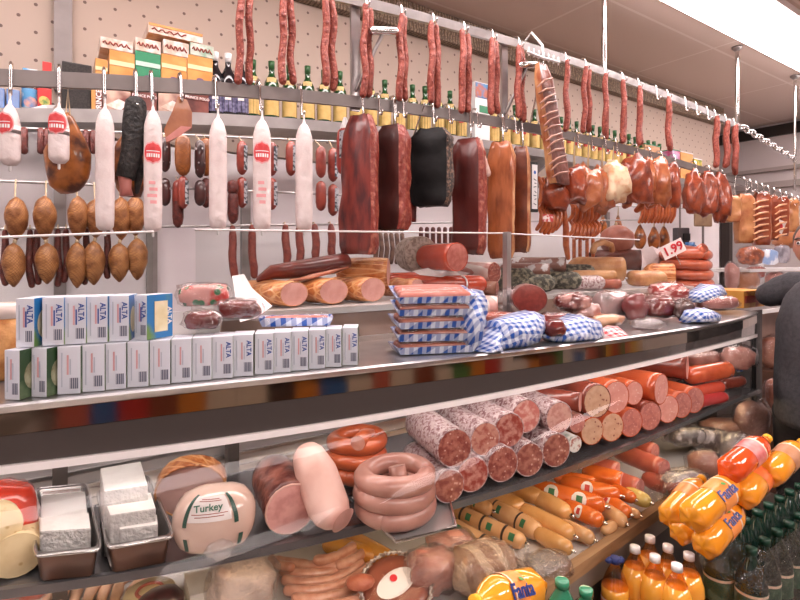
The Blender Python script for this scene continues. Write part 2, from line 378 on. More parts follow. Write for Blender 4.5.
# the shelf follows the same slight arch as the rail in front of it
_c = np.polyfit(*zip(*[(onY(px, py, SHY0).x, onY(px, py, SHY0).z) for px, py in ((0, 108), (100, 109), (200, 112), (300, 119), (400, 128), (500, 143), (600, 160), (690, 180))]), 3)
def shz(x): return float(np.polyval(_c, x))
m = MB(); xs = [shx0 + (shx1 - shx0) * i / 40 for i in range(41)]
rr = [[Vector((x, y, shz(x) + dz)) for y, dz in ((SHY0, -.05), (SHY0, 0), (WY, 0), (WY, -.012), (SHY0 + .012, -.012), (SHY0 + .012, -.035))] for x in xs]
m.rings(rr, smooth=False)
sh = thing('wall_shelf', 'long metal shelf of bottles and boxes along the back wall', 'shelf', (1.5, WY, 2.0))
part('shelf_board', m, BRUSH, sh)
for px in (54, 350, 520, 640):
    x = onY(px, 120, WY).x; part('bracket', MB().add([(x - .012, WY - .002, shz(x) - .02), (x - .012, SHY0 + .05, shz(x) - .02), (x - .012, WY - .002, shz(x) - .2), (x + .012, WY - .002, shz(x) - .02), (x + .012, SHY0 + .05, shz(x) - .02), (x + .012, WY - .002, shz(x) - .2)], [[0, 1, 2], [5, 4, 3], [0, 3, 4, 1], [1, 4, 5, 2], [2, 5, 3, 0]], 0, False), BRUSH, sh)
part('shelf_fill_tube', MB().tube([(x, SHY0 + .032, shz(x) - .027) for x in xs[1:-1]], .010, seg=8), mat('shelf_fill_tube', '#fff1ee', emit=12), sh)  # hidden tube, added to brighten the white wall below the shelf
# ================================================================ the counter
def curve(pts, Z):
    P = [onZ(px, py, Z) for px, py in pts]; P.sort(key=lambda p: p.x)
    X = np.array([p.x for p in P]); Y = np.array([p.y for p in P]); c = np.polyfit(X, Y, 3)
    lo, hi = X[0], X[-1]; sl = (3 * c[0] * lo * lo + 2 * c[1] * lo + c[2])
    def f(x):
        if x < lo: return float(np.polyval(c, lo) + sl * (x - lo))
        return float(np.polyval(c, min(x, hi)))
    return f
ZL, ZR, ZS, ZD = 1.32, 1.17, .915, .60
yL = curve([(0, 404), (100, 396), (200, 387), (300, 375), (400, 361), (500, 352), (600, 342), (700, 326), (760, 311)], ZL)
yR = curve([(0, 467), (100, 457), (200, 446), (300, 431), (400, 413), (480, 397), (555, 381), (620, 368), (700, 350), (757, 334)], ZR)
yR0 = yR; zR = lambda x: HC - (HC - ZR) * (yL(x) + .012) / yR0(x); yR = lambda x: yL(x) + .012
yS = curve([(0, 590), (100, 575), (200, 557), (300, 540), (400, 519), (450, 505), (520, 480), (600, 453), (660, 432), (700, 416), (745, 394)], ZS)
XC0, XC1 = -.75, 3.06
yDf = np.polyfit([onZ(px, py, ZD).x for px, py in ((545, 589), (600, 553), (652, 513), (690, 488))], [onZ(px, py, ZD).y for px, py in ((545, 589), (600, 553), (652, 513), (690, 488))], 1)
def yD(x): return max(.99, float(np.polyval(yDf, x)))
YB, YG = 1.78, 1.5
XS = [XC0 + (XC1 - XC0) * i / 36 for i in range(37)]
cnt = thing('deli_counter', 'long curved glass display counter filled with meats', 'counter', (1.2, 1.4, 0))
def strip(prof, m, name, closed=True, xs=XS, **k):     # prof(x) -> list of (y, z)
    rr = [[Vector((x, y, z)) for y, z in prof(x)] for x in xs]; mb = MB()
    mb.rings(rr, sum(rr[0], Vector()) / len(rr[0]), sum(rr[-1], Vector()) / len(rr[-1]), smooth=False); return part(name, mb, m, cnt, **k)
strip(lambda x: [(yL(x) + .008, ZL - .012), (yL(x) + .002, ZL - .004), (yL(x) + .01, ZL), (1.60, ZL), (1.60, ZL - .018), (yL(x) + .012, ZL - .018)], STEEL, 'ledge')
strip(lambda x: [(yL(x) + .008, ZL - .0185), (yL(x) + .022, ZL - .0185), (yL(x) + .022, ZL - .06), (yL(x) + .008, ZL - .06)], MIRROR, 'mirror_strip', label='narrow mirror strip under the ledge')
strip(lambda x: [(yL(x) + .012, ZL - .0605), (yL(x) + .032, ZL - .0605), (yR(x) + .02, zR(x) + .007), (yR(x) + .002, zR(x) + .007)], DARKMIR, 'fascia_panel', label='dark reflecting fascia panel')
strip(lambda x: [(yR(x) - .006, zR(x) - .009), (yR(x) + .02, zR(x) - .009), (yR(x) + .02, zR(x) + .0065), (yR(x) - .006, zR(x) + .0065)], mat('white_rail', '#fbf6f6', rough=.2), 'glass_rail', label='pale rail holding the front glass')
def gl(x, t):
    a, b, c = (yR(x) + .004, zR(x) - .008), (min(yS(x) - .16, .86), 1.06), (yD(x) - .012, ZD + .05)
    return Vector((x, (1 - t) ** 2 * a[0] + 2 * t * (1 - t) * b[0] + t * t * c[0], (1 - t) ** 2 * a[1] + 2 * t * (1 - t) * b[1] + t * t * c[1]))
m = MB(); G = [[gl(x, k / 8) for k in range(9)] for x in XS]
m.add([q for r in G for q in r], [[i * 9 + k, i * 9 + k + 1, (i + 1) * 9 + k + 1, (i + 1) * 9 + k] for i in range(36) for k in range(8)])
part('front_glass', m, GLASS, cnt)
strip(lambda x: [(yS(x), ZS - .022), (yS(x), ZS - .002), (yS(x) + .01, ZS), (1.66, ZS), (1.66, ZS - .015), (yS(x) + .01, ZS - .022)], mat('shelf_steel', '#8f8d90', '#7c7a7e', scale=5, rough=.25, metal=.7), 'display_shelf')
strip(lambda x: [(yD(x) + .01, ZD - .02), (yD(x) + .01, ZD), (YB, ZD), (YB, ZD - .02)], mat('deck_white', '#d9d3cf', rough=.35), 'lower_deck')
strip(lambda x: [(yD(x) - .025, ZD - .012), (yD(x) + .008, ZD - .012), (yD(x) + .008, ZD + .03), (yD(x) - .025, ZD + .03)], mat('wood_bumper', '#a98764', '#8d6d4c', scale=6, stretch=(.5, 6, 6), rough=.4), 'bumper', label='wooden bumper strip')
strip(lambda x: [(yD(x) + .0, ZD - .1), (yD(x) + .0, ZD - .013), (1.7, ZD - .021), (1.7, ZD - .1)], mat('deck_front', '#8a7d72', rough=.3), 'deck_front')
strip(lambda x: [(yD(x) + .05, .02), (yD(x) + .05, ZD - .1), (1.7, ZD - .1), (1.7, .02)], mat('base_dark', '#3f3733', rough=.5), 'base')
strip(lambda x: [(YB, ZD), (YB + .02, ZD), (YB + .02, ZL - .02), (YB, ZL - .02)], mat('case_back', '#cfc9c9', rough=.3, metal=.3), 'back_panel')
for k in range(5): strip(lambda x: [(YB - .012, .79 + k * .045), (YB - .001, .785 + k * .045), (YB - .001, .80 + k * .045), (YB - .012, .80 + k * .045)], STEEL, 'door_track', xs=[XC0, XC1])
for px in (232, 60): part('back_upright', MB().box((onY(px, 460, YB - .05).x, YB - .05, .93), (.018, .02, .33)), mat('upright_dark', '#5d5450', rough=.4), cnt)
# service shelf with the whole hams
ZV = 1.43
XV = [onZ(222, 314, ZV).x + (3.24 - onZ(222, 314, ZV).x) * i / 12 for i in range(13)]
strip(lambda x: [(1.60, ZV - .022), (1.60, ZV), (2.02, ZV), (2.02, ZV - .022)], mat('service_steel', '#e4dcda', rough=.25, metal=.3), 'service_shelf', xs=XV)
strip(lambda x: [(1.61, ZL), (1.62, ZL), (1.62, ZV - .022), (1.61, ZV - .022)], mat('riser', '#c4a598', '#b08b7c', scale=3, rough=.12, metal=.4), 'riser', xs=XV)
strip(lambda x: [(1.98, .05), (2.0, .05), (2.0, ZV - .023), (1.98, ZV - .023)], W, 'rear_panel')
part('end_shelf', MB().box((3.46, 1.71, ZL - .011), (.36, .40, .01)), STEEL, cnt); part('end_cabinet', MB().box((3.5, 1.72, .66), (.3, .27, .635)), mat('cabinet_dark', '#4a3f3c', rough=.5), cnt)
# guard panes
GY = 1.5
for (pa, pb, ya, yb) in ((-120, 153, 242, 232), (196, 503, 230, 233.5), (509, 640, 234, 240)):
    a = onY(pa, ya, GY); b = onY(pb, yb, GY)
    q = part('guard_pane', MB().add([(a.x, GY, ZL + .001), (b.x, GY, ZL + .001), (b.x, GY, b.z), (a.x, GY, a.z), (a.x, GY + .006, ZL + .001), (b.x, GY + .006, ZL + .001), (b.x, GY + .006, b.z), (a.x, GY + .006, a.z)], [[0, 1, 2, 3], [7, 6, 5, 4], [0, 4, 5, 1], [1, 5, 6, 2], [2, 6, 7, 3], [3, 7, 4, 0]], 0, False), GLASS, cnt)
    part('pane_edge', MB().tube([(a.x, GY + .003, a.z + .001), (b.x, GY + .003, b.z + .001)], .0035, seg=6), mat('glass_edge', '#e4dedc', rough=.2), q)
p = onY(506, 233, GY); part('guard_post', MB().box((p.x, GY - .005, (p.z + ZL) / 2 + .004), (.012, .012, (p.z - ZL) / 2)), STEEL, cnt)
# end frame of the counter
part('end_post', MB().box((XC1 + .018, yL(XC1) + .04, .66), (.024, .03, .64)), BLACK, cnt)
part('end_trim', MB().box((XC1 - .012, yL(XC1) + .05, .75), (.009, .02, .41)), STEEL, cnt)
part('end_beam', MB().box((XC1 + .018, 1.5, 1.265), (.024, .30, .045)), BLACK, cnt)
part('end_glass', MB().box((XC1 + .01, 1.5, .93), (.003, .26, .32)), GLASS, cnt)
# lamps inside the case
LAMP = mat('case_lamp', '#fff0ea', emit=9); LAMP2 = mat('shelf_lamp', '#ffdcb4', emit=9)
part('case_lamp', MB().tube([(x, yR(x) + .09, zR(x) + .05) for x in XS[1:-1]], .013, seg=8), LAMP, cnt)
part('shelf_lamp', MB().tube([(x, yS(x) + .09, ZS - .035) for x in XS[1:-1]], .010, seg=8), LAMP2, cnt)
# ================================================================ things hanging over the counter
SALAMI_W = mat('white_casing', '#e6d8d6', '#d6c1bf', scale=22, lo=.5, hi=.75, rough=.55, bump=.5, bscale=45)
LOGO = mat('logo_red', '#d8383c', '#e2565a', scale=60, rough=.5); LOGO2 = mat('logo_pink', '#eaa3a4', rough=.5)
DRY = mat('dried_sausage', '#a35142', '#823429', scale=70, lo=.42, hi=.6, rough=.5, bump=.9, bscale=70, spots=('#cf8068', 130, .16), stretch=(1, 1, .8))
DARKS = mat('dark_sausage', '#6b2f28', '#4a1e1b', scale=50, rough=.4, bump=.5)
REDS = mat('red_stick', '#8e4436', '#74302a', scale=40, rough=.4, bump=.4)
NETTED = mat('netted_smoked', '#bd8450', '#74431f', scale=26, lo=.42, hi=.62, rough=.45, bump=.5, bscale=40, net=('#8f5a33', 560))
SMOKED = mat('smoked_skin', '#b0672c', '#55260f', scale=22, lo=.4, hi=.62, rough=.35, bump=.35, bscale=22, coat=.3)
HERB = mat('black_herb_crust', '#2c2a2a', '#45413e', scale=60, lo=.5, hi=.7, rough=.8, bump=1.0, bscale=60)
PINKM = mat('pale_pink_meat', '#cb8379', '#b46a62', scale=15, rough=.4, bump=.2)
def toCam(p): return math.atan2(EYE.y - p[1], EYE.x - p[0])
def cyl_patch(c, r, a0, da, dz, ell=True, n=10):
    mb = MB(); rows = []
    for i in range(n + 1):
        t = -1 + 2 * i / n; w = math.sqrt(max(0, 1 - t * t)) if ell else 1
        rows.append([Vector((c[0] + r * math.cos(a0 + da * w * s), c[1] + r * math.sin(a0 + da * w * s), c[2] + dz * t)) for s in (-1, -.6, -.2, .2, .6, 1)])
    k = 6; return mb.add([q for r_ in rows for q in r_], [[i * k + j, i * k + j + 1, (i + 1) * k + j + 1, (i + 1) * k + j] for i in range(n) for j in range(k - 1)])
def hook(x, f, ztop, label, y=RY, dx=0, h=.026, drop=None):
    z = f(x)
    m = MB().tube([(x, y + .022, z - .005), (x, y + .022, z + h), (x, y + .008, z + h + .016), (x, y - .012, z + h + .012), (x, y - .022, z + h - .01), (x + dx, y - .026, max(ztop - .004, z - .12)), (x + dx, y - .03, ztop - .012), (x + dx, y - .042, ztop - .016), (x + dx, y - .048, ztop - .002)], .0042, seg=6)
    return solo('rail_hook', m, CHROME, label, 'hook', 'hooks on the rails')
HY_ = RY - .045
SAL = [(10, 100, 166, 18, 1), (59, 103, 164, 18, 1), (105, 104, 231, 17, 0), (153, 106, 232, 17, 1), (218, 114, 230, 17, 0), (262, 116, 231, 17.5, 1), (304, 120, 231, 17, 0)]
SLAB_ = ['short white salami at the edge, red oval logo on its left side', 'short white salami with a red oval logo in front of the smoked ham', 'long plain white salami beside the black crusted meat', 'long white salami with red round logo between black crusted meat and bacon', 'long plain white salami under the dark bottles', 'long white salami with red round logo at its middle height', 'plain white salami nearest the red labelled sausage']
for i, (px, y0, y1, w, lg) in enumerate(SAL):
    a = onY(px, y0, HY_); b = onY(px, y1, HY_); r = sz(w, a) / 2; H = a.z - b.z; b.x = a.x
    t = thing('hanging_salami', SLAB_[i], 'salami', (a.x, HY_, b.z), 0, 'white salamis on the lower rail')
    prof = [(0, r * .12), (.012, r * .2), (.02, r * .45), (.035, r * .72), (.06, r * .95), (.09, r)] + [(H * k, r * (1 + .02 * math.sin(k * 40))) for k in (.4, .55, .7, .8, .9)] + [(H - .012, r * .92), (H - .003, r * .6), (H, r * .12)]
    part('casing', MB().lathe(a, (0, 0, -1), prof, seg=18), SALAMI_W, t)
    part('end_clip', MB().tube([b, b - Vector((0, 0, .012))], r * .14, seg=6), WHITEP, t)
    part('tie', MB().tube([a + Vector((0, 0, .03)), a], r * .11, seg=6), WHITEP, t)
    if lg:
        an = toCam(a) + (.0 if i > 2 else -.75 if i == 0 else -.3); zc = a.z - H * (.38 if i == 0 else .36 if i == 1 else .38 if i == 3 else .33); dz = sz(11.5, a)
        part('logo_ring', cyl_patch((a.x, a.y, zc), r * 1.015, an, 1.12, dz), LOGO2, t)
        part('red_logo', cyl_patch((a.x, a.y, zc), r * 1.03, an, 1.0, dz * .86), LOGO, t)
        for k in range(6): part('logo_letter', cyl_patch((a.x, a.y, zc - dz * .25), r * 1.045, an - .62 + k * .25, .07 + .03 * (k % 2), dz * .16, False, 2), WHITEP, t)
        part('logo_line', cyl_patch((a.x, a.y, zc + dz * .12), r * 1.045, an, .75, dz * .035, False, 2), WHITEP, t)
        if i > 2:
            for k in range(4): part('small_print', cyl_patch((a.x, a.y, zc - dz * (2.6 + k * .55)), r * 1.012, an - .1 + .15 * (k % 2), .35 + .1 * (k % 3), dz * .14, False, 2), LOGO2, t)
    hook(a.x, lowz, a.z + .03, 'chrome hook holding the %s white salami along the lower rail' % nth(i + 1))
# ---- pairs of red sausages on the upper rail
PAIRS = [((241, 251), -12, 85), ((284, 293), -8, 87), ((326, 335), 0, 90), ((365, 372), 9, 98), ((401, 407), 17, 103), ((432, 440), 25, 107), ((463, 471), 33, 114), ((492, 499), 40, 117), ((519, 525), 48, 122), ((567, 570), 62, 132), ((585, 592), 69, 135), ((606, 609), 75, 139), ((624, 627), 82, 144), ((640, 643), 88, 148), ((669, 672), 99, 151), ((717, 719), 120, 168), ((727, 730), 123, 170), ((736, 738), 127, 175)]
for i, (xs, y0, y1) in enumerate(PAIRS):
    mid = sum(xs) / 2; a = onY(mid, y0, RY - .04); b0 = onY(mid, y1, RY - .04); zt = topz(a.x) - .035
    t = thing('hanging_sausage_pair', 'pair of thin red dried sausages, %s pair along the upper rail' % nth(i + 1), 'sausages', (a.x, RY - .04, b0.z), 0, 'red sausage pairs on the upper rail')
    w = 7.6 if i < 3 else 7 if i < 9 else 5.5
    for j, px in enumerate(xs):
        q = onY(px, y0, RY - .04); e = onY(px + (-1 if j == 0 else .5) * (2 if i < 2 else 1), y1 - (0, 3, 6)[(i + j) % 3] * .6, RY - .04); r = sz(w, q) / 2; n = 12
        path = [(q.x + (e.x - q.x) * k / n + .004 * math.sin(k * .9 + i * 2 + j), RY - .04 + .02 * j + .004 * math.cos(k * .7 + i), zt + (e.z + r - zt) * k / n) for k in range(n + 1)]
        part('sausage', MB().tube(path, [r * (.8 + .2 * min(1, k / 2)) * (1 + .06 * noise.noise(Vector((k * .7, i, j)))) for k in range(n + 1)], seg=10, wob=.1), DRY, t)
    part('string', MB().tube([(onY(xs[0], y0, RY - .04).x, RY - .04, zt - .002), (a.x, RY - .03, zt + .02), (onY(xs[1], y0, RY - .04).x, RY - .02, zt - .002)], .003, seg=5), TWINE, t)
    hook(a.x, topz, zt + .022, 'chrome hook holding the %s red sausage pair' % nth(i + 1), h=.02)
for i, px in enumerate((653, 682, 693, 704)):
    x = onY(px, 100, RY).x; hook(x, topz, topz(x) - .05, 'empty chrome hook on the upper rail, %s after the lone pair' % nth(i + 1), h=.02)
# ---- netted chubs: upper and lower of each string
CH = [(15, 197, 240, 243, 287), (46, 196, 240, 243, 284), (77, 196, 240, 242, 288), (95, 199, 238, 241, 285), (120, 197, 240, 243, 282), (136, 196, 236, 238, 280)]
CY = RODY - .06
for i, (px, a0, a1, b0, b1) in enumerate(CH):
    a = onY(px, a0, CY); e = onY(px, b1, CY); e.x = a.x
    t = thing('hanging_netted_chub_string', 'two netted smoked meat rolls on one string, %s string from the picture edge' % nth(i + 1), 'smoked meat', (a.x, CY, e.z), 0, 'strings of netted meat rolls')
    for (u0, u1, nm) in ((a0, a1, 'upper_roll'), (b0, b1, 'lower_roll')):
        p = onY(px, u0, CY); q = onY(px, u1, CY); H = p.z - q.z; r = sz(20 if i != 2 else 19, p) / 2
        prof = [(0, r * .1)] + [(H * k / 12, r * (math.sin(PI * (k / 12) ** .85) ** .62)) for k in range(1, 12)] + [(H, r * .1)]
        part(nm, MB().lathe((a.x + .004 * math.sin(i * 3 + u0), CY, p.z), (0, 0, -1), prof, seg=16, wob=.12), NETTED, t)
    part('string', MB().tube([(a.x, RODY - .008, rodz[1](a.x) + .006), (a.x, CY, a.z - .004)], .003, seg=5), TWINE, t)
    part('knot', MB().blob((a.x, CY, onY(px, a1 + 1.5, CY).z), (.008, .008, .012), sub=1), TWINE, t)
# ---- thin straight sausages on the lowest rod
THIN = [(5, 229, 283, 0), (30, 229, 285, 0), (37, 229, 282, 0), (58, 229, 284, 0), (66, 229, 280, 0), (86, 229, 282, 0), (107, 229, 276, 0), (232.5, 224, 276, 1), (252, 225, 275, 1), (285.5, 223, 262, 1), (299, 229, 262, 1), (315, 223, 258, 1), (331, 224, 256, 1)]
for i, (px, y0, y1, kd) in enumerate(THIN):
    a = onY(px, y0, RODY - .02); b = onY(px, y1, RODY - .02); z0 = rodz[2](a.x) - .012 if True else a.z; r = sz(6.5 if not kd else 8, a) / 2
    m = MB().tube([(a.x + .006 * math.sin(k * 1.1 + i) * k / 6, RODY - .02 - .003 * k, z0 + (b.z - z0) * k / 6) for k in range(7)], [r * f for f in (.75, .95, 1, 1, 1, 1.02, .9)], seg=9, wob=.1)
    t = thing('hanging_stick_sausage', ('dark thin sausage behind the netted rolls, %s along the rod' if not kd else 'reddish straight stick sausage against the white wall, %s along the rod') % nth(i + 1 if not kd else i - 6), 'sausage', (a.x, RODY - .02, b.z), 0, 'stick sausages on the lowest rod')
    part('sausage', m, DARKS if not kd else REDS, t)
    part('loop', MB().tube([(a.x, RODY - .018, z0 - .004), (a.x, RODY - .01, z0 + .024), (a.x, RODY + .01, z0 + .02)], .0025, seg=5), TWINE, t)
# ---- short chubs strung on the middle rod
SHORT_B = mat('labelled_dark_casing', '#4a2624', '#2c1a1b', scale=20, rough=.3, spots=('#c9c5c8', 45, .22), coat=.4)
SHORT_R = mat('labelled_red_casing', '#9a4435', '#7d2f27', scale=20, rough=.35, coat=.3, bump=.2)
LABP = mat('printed_silver_label', '#3b4048', '#b9bcc2', scale=60, lo=.45, hi=.55, rough=.4)
SMK = mat('smoked_short', '#a5622f', '#74401f', scale=18, rough=.4, bump=.4, net=('#8a5026', 300))
SC_ = [(165, 137, 172, SHORT_B, 178, 206, SHORT_B, 'dark short salamis with silver print next to the bacon piece'), (183, 135, 176, SMK, 176, 209, SHORT_R, 'smoked oval roll with a red roll below it under the bacon piece'), (178, 180, 210, SHORT_R, 192, 228, DARKS, 'dark flattened sausages behind the smoked oval roll'), (200, 140, 178, SHORT_B, 180, 206, SHORT_B, 'dark short salamis beside the plain long white salami'),
       (206, 138, 176, SMK, 178, 208, DARKS, 'smoked roll half hidden by the plain white salami'), (233, 190, 224, DARKS, 180, 196, DARKS, 'dark flat sausage low on the rod past the plain white salami'), (242, 141, 175, SHORT_R, 177, 208, SHORT_R, 'red chubs with torn silver labels left of the logo salami'), (272, 142, 176, SHORT_R, 178, 210, SHORT_R, 'red chubs with silver labels just right of the logo salami'),
       (291, 141, 176, SHORT_R, 0, 0, None, 'single red chub with a narrow silver label'), (321, 146, 178, SHORT_R, 181, 211, SHORT_R, 'two plain red chubs one under the other'), (333, 148, 182, SHORT_R, 184, 216, SHORT_R, 'red chubs with ragged silver labels beside the dark red slab')]
for i, (px, a0, a1, m1, b0, b1, m2, lab) in enumerate(SC_):
    y = RODY - .05 - .03 * (i % 2); a = onY(px, a0, y); zend = onY(px, max(a1, b1), y).z
    t = thing('hanging_short_chub', lab, 'sausage', (a.x, y, zend), 0, 'short chubs on the middle rod')
    for (u0, u1, m, nm) in ((a0, a1, m1, 'chub'), (b0, b1, m2, 'lower_chub')):
        if not m: continue
        p = onY(px, u0, y); H = (u1 - u0) * dep(p) / F; r = sz(10.5 if m is not SMK else 15, p) / 2
        c = part(nm, MB().lathe((a.x, y, p.z), (0, 0, -1), [(0, r * .15), (H * .03, r * .5), (H * .1, r * .85), (H * .25, r), (H * .7, r * 1.02), (H * .88, r * .85), (H * .97, r * .45), (H, r * .12)], seg=14, wob=.05), m, t)
        if m is SHORT_R and i != 9: part('silver_label', cyl_patch((a.x, y, p.z - H * .5), r * 1.03, toCam(a) + .9, .55, H * .36, False, 6), LABP, c)
    part('string', MB().tube([(a.x, y, a.z - .004), (a.x, RODY - .006, max(a.z + .02, rodz[0](a.x) if a0 < 175 else rodz[1](a.x)))], .0025, seg=5), TWINE, t)
# red sausage with a big printed label next to the slab
a = onY(345, 124, RY + .1); b = onY(345, 176, RY + .1); r = sz(17, a) / 2; H = a.z - b.z
t = thing('hanging_labelled_sausage', 'thick red sausage with dark printed label hanging half behind the dark red slab', 'sausage', (a.x, a.y, b.z))
part('casing', MB().lathe(a, (0, 0, -1), [(0, r * .15), (.015, r * .45), (.03, r * .85), (.06, r), (H * .8, r), (H * .93, r * .8), (H, r * .2)], seg=16), mat('bright_red_casing', '#b94036', '#96302b', scale=20, rough=.3, coat=.4), t)
part('label', cyl_patch((a.x, a.y, a.z - H * .42), r * 1.02, toCam(a) + .1, .8, H * .26, False, 6), LABP, t)
part('neck', MB().tube([a - Vector((0, 0, .03)), a + Vector((0, 0, .02))], [r * .7, r * .25], seg=10), WHITEP, t)
# ---- smoked ham behind the second salami
def hung_blob(name, label, cat, px, y0, y1, w, Y, m, top=None, power=.85, seed=0, amp=.12, depth=.6, rz=0, pear=0, group=None, string=True, amp2=.05):
    a = onY(px, y0, Y); b = onY(px, y1, Y); h = (a.z - b.z) / 2; r = sz(w, a) / 2; c = Vector((a.x, Y, (a.z + b.z) / 2))
    t = thing(name, label, cat, (c.x, Y, b.z), 0, group); mb = MB().blob(c, (r, r * depth, h), rz=-PSI * .6 + rz, amp=amp, fr=1.6, seed=seed, power=power, amp2=amp2, fr2=6)
    if pear:
        for v in mb.v: k = (v.z - c.z) / h; s_ = 1 - pear * max(0, k); v.x = c.x + (v.x - c.x) * s_; v.y = c.y + (v.y - c.y) * s_
    part('meat', mb, m, t)
    if string: part('loop', MB().tube([(c.x - .006, Y, a.z - .02), (c.x, Y - .004, (top or a.z + .05)), (c.x + .006, Y, a.z - .02)], .003, seg=5), TWINE, t)
    return t
hung_blob('hanging_smoked_ham', 'pear shaped dark smoked ham behind the short logo salami', 'ham', 68, 112, 194, 41, RY + .09, SMOKED, top=lowz(onY(68, 100, RY).x), pear=.72, seed=3)
hung_blob('hanging_smoked_meat', 'orange smoked meat piece half hidden behind the black crusted meat', 'smoked meat', 130, 134, 196, 32, RY + .1, SMOKED, top=lowz(onY(130, 100, RY).x), power=.7, seed=5, pear=.2)
# black crusted meat, bent, with a pink cut end
P = [onY(px, y, RY - .02) for px, y in ((136, 106), (135, 120), (134, 136), (131, 152), (128, 166), (125, 178))]; r = sz(21, P[0]) / 2
t = thing('hanging_black_crusted_meat', 'black herb crusted meat stick with a pink cut end', 'smoked meat', (P[-1].x, P[-1].y, P[-1].z - .05))
part('crust', MB().tube(P, [r * k for k in (.95, 1, 1, .98, .9, .85)], seg=14, wob=.22, round0=True, round1=False), HERB, t)
e = P[-1]; part('cut_end', MB().tube([e + Vector((0, 0, .01)), onY(125.5, 188, RY - .02), onY(126.5, 196, RY - .02)], [r * .62, r * .5, r * .6], seg=10, round0=False, round1=False), PINKM, t)
part('tail', MB().tube([onY(134, 150, RY), onY(139, 172, RY), onY(137, 192, RY)], [r * .55, r * .5, r * .2], seg=10, wob=.2), HERB, t)
hook(P[0].x, lowz, P[0].z + .0, 'chrome hook holding the black crusted meat')
# bacon piece in front of the shelf edge
m = MB(); A = [onY(px, y, RY - .03) for px, y in ((178, 96), (187, 100), (192, 112), (192, 127), (181, 131), (166, 141), (164, 129), (172, 112))]
n = len(A); bk = [q + Vector((.01, .05, .0)) for q in A]
m.add(A + bk, [list(range(n))[::-1], [n + k for k in range(n)]] + [[k, (k + 1) % n, n + (k + 1) % n, n + k] for k in range(n)], 0, False)
t = thing('hanging_bacon_piece', 'folded orange brown bacon piece hung before the wafer boxes', 'bacon', (A[4].x, RY - .03, A[5].z)); part('meat', m, mat('bacon_skin', '#a9653a', '#8c4a28', scale=12, rough=.35, bump=.25, coat=.2), t)
part('pale_flap', MB().add([onY(px, y, RY - .035) for px, y in ((192, 127), (181, 126), (165, 138), (167, 142), (180, 136))], [[0, 1, 2, 3, 4]], 0, False), PINKM, t)
hook(A[0].x + .01, lowz, A[0].z, 'chrome hook holding the folded bacon piece')
# ---- meat slabs
def slab(name, label, cat, px, y0, y1, w, m_face, m_edge, yaw=0, thick=.05, tw=1.0, bw=1.0, lean=0, seed=0, Y=RY - .02, amp=.11, group='meat slabs on the lower rail', expo=.35, edge_from=.55):
    a = onY(px, y0, Y); b = onY(px + lean, y1, Y); W_ = sz(w, a) / 2; n = 16; seg = 28; mb = MB(); rings = []
    u = Vector((math.cos(yaw), math.sin(yaw), 0)); v = Vector((-math.sin(yaw), math.cos(yaw), 0))
    for i in range(n + 1):
        k = i / n; c = a.lerp(b, k); s_ = (tw + (bw - tw) * k) * (1 - .35 * max(0, 1 - k * 9) - .2 * max(0, (k - .93) / .07)); o = []
        for j in range(seg):
            an = 2 * PI * j / seg; ca, sa = math.cos(an), math.sin(an)
            x = math.copysign(abs(ca) ** expo, ca) * W_ * s_; y = math.copysign(abs(sa) ** expo, sa) * thick / 2 * (1 - .5 * max(0, 1 - k * 9))
            nz_ = noise.noise(Vector((ca * 1.5 + seed * 7, sa * 1.5, k * 5 + seed)))
            o.append(c + u * (x * (1 + amp * nz_)) + v * (y * (1 + amp * 3 * nz_)) + Vector((0, 0, .012 * noise.noise(Vector((ca * 3, seed, k))) if i in (0, n) else 0)))
        rings.append(o)
    t = thing(name, label, cat, (a.x, Y, b.z), 0, group)
    vs = [q for r_ in rings for q in r_]; fa, fb = [], []
    for i in range(n):
        for j in range(seg):
            j2 = (j + 1) % seg; am = math.cos(2 * PI * (j + .5) / seg)
            (fb if (am > edge_from if edge_from > 0 else am < edge_from) else fa).append([i * seg + j, i * seg + j2, (i + 1) * seg + j2, (i + 1) * seg + j])
    vs += [sum(rings[0], Vector()) / seg, sum(rings[-1], Vector()) / seg]; L = len(vs)
    fa += [[L - 2, (k + 1) % seg, k] for k in range(seg)] + [[L - 1, n * seg + k, n * seg + (k + 1) % seg] for k in range(seg)]
    def sub(fs):
        us = sorted({i for f in fs for i in f}); mp = {q: i for i, q in enumerate(us)}; return MB().add([vs[i] for i in us], [[mp[i] for i in f] for f in fs])
    part('meat', sub(fa), m_face, t); part('cut_edge', sub(fb), m_edge, t)
    part('hook_wire', MB().tube([(a.x, RY - .025, lowz(a.x) + .02), (a.x + .004, Y - .01, a.z + .01), (a.x, Y, a.z - .03)], .004, seg=6), CHROME, t)
    return t
REDD = mat('dark_red_lean', '#7f3028', '#48171a', scale=30, lo=.4, hi=.65, rough=.33, bump=.35, bscale=25, stretch=(1, 1, .3), coat=.25)
MOTT = mat('mottled_edge', '#8a352a', '#b56a55', scale=45, lo=.5, hi=.68, rough=.4, bump=.6, bscale=60)
DKBR = mat('dark_smoked_lean', '#48221e', '#331715', scale=14, rough=.35, bump=.3, stretch=(1, 1, .4))
BLK = mat('black_smoked_skin', '#0e0d0e', '#181618', scale=12, rough=.55, spec=.25, bump=.25)
HERBE = mat('herb_edge', '#3d332e', '#8d6f5c', scale=70, lo=.48, hi=.66, rough=.7, bump=1, bscale=80)
BACN = mat('orange_bacon_skin', '#b4653a', '#87431f', scale=28, rough=.3, bump=.2, stretch=(1, 1, .3), coat=.3)
FATE = mat('bacon_fat_edge', '#cf9b6d', '#a0512f', scale=30, rough=.4, bump=.5, stretch=(1, 1, .4))
slab('hanging_meat_slab', 'large dark red cured meat slab hanging left of the others beside the red labelled sausage', 'cured meat', 361, 116, 254, 38, REDD, MOTT, yaw=-1.0, thick=.06, tw=.85, bw=1.12, lean=-3, seed=1)
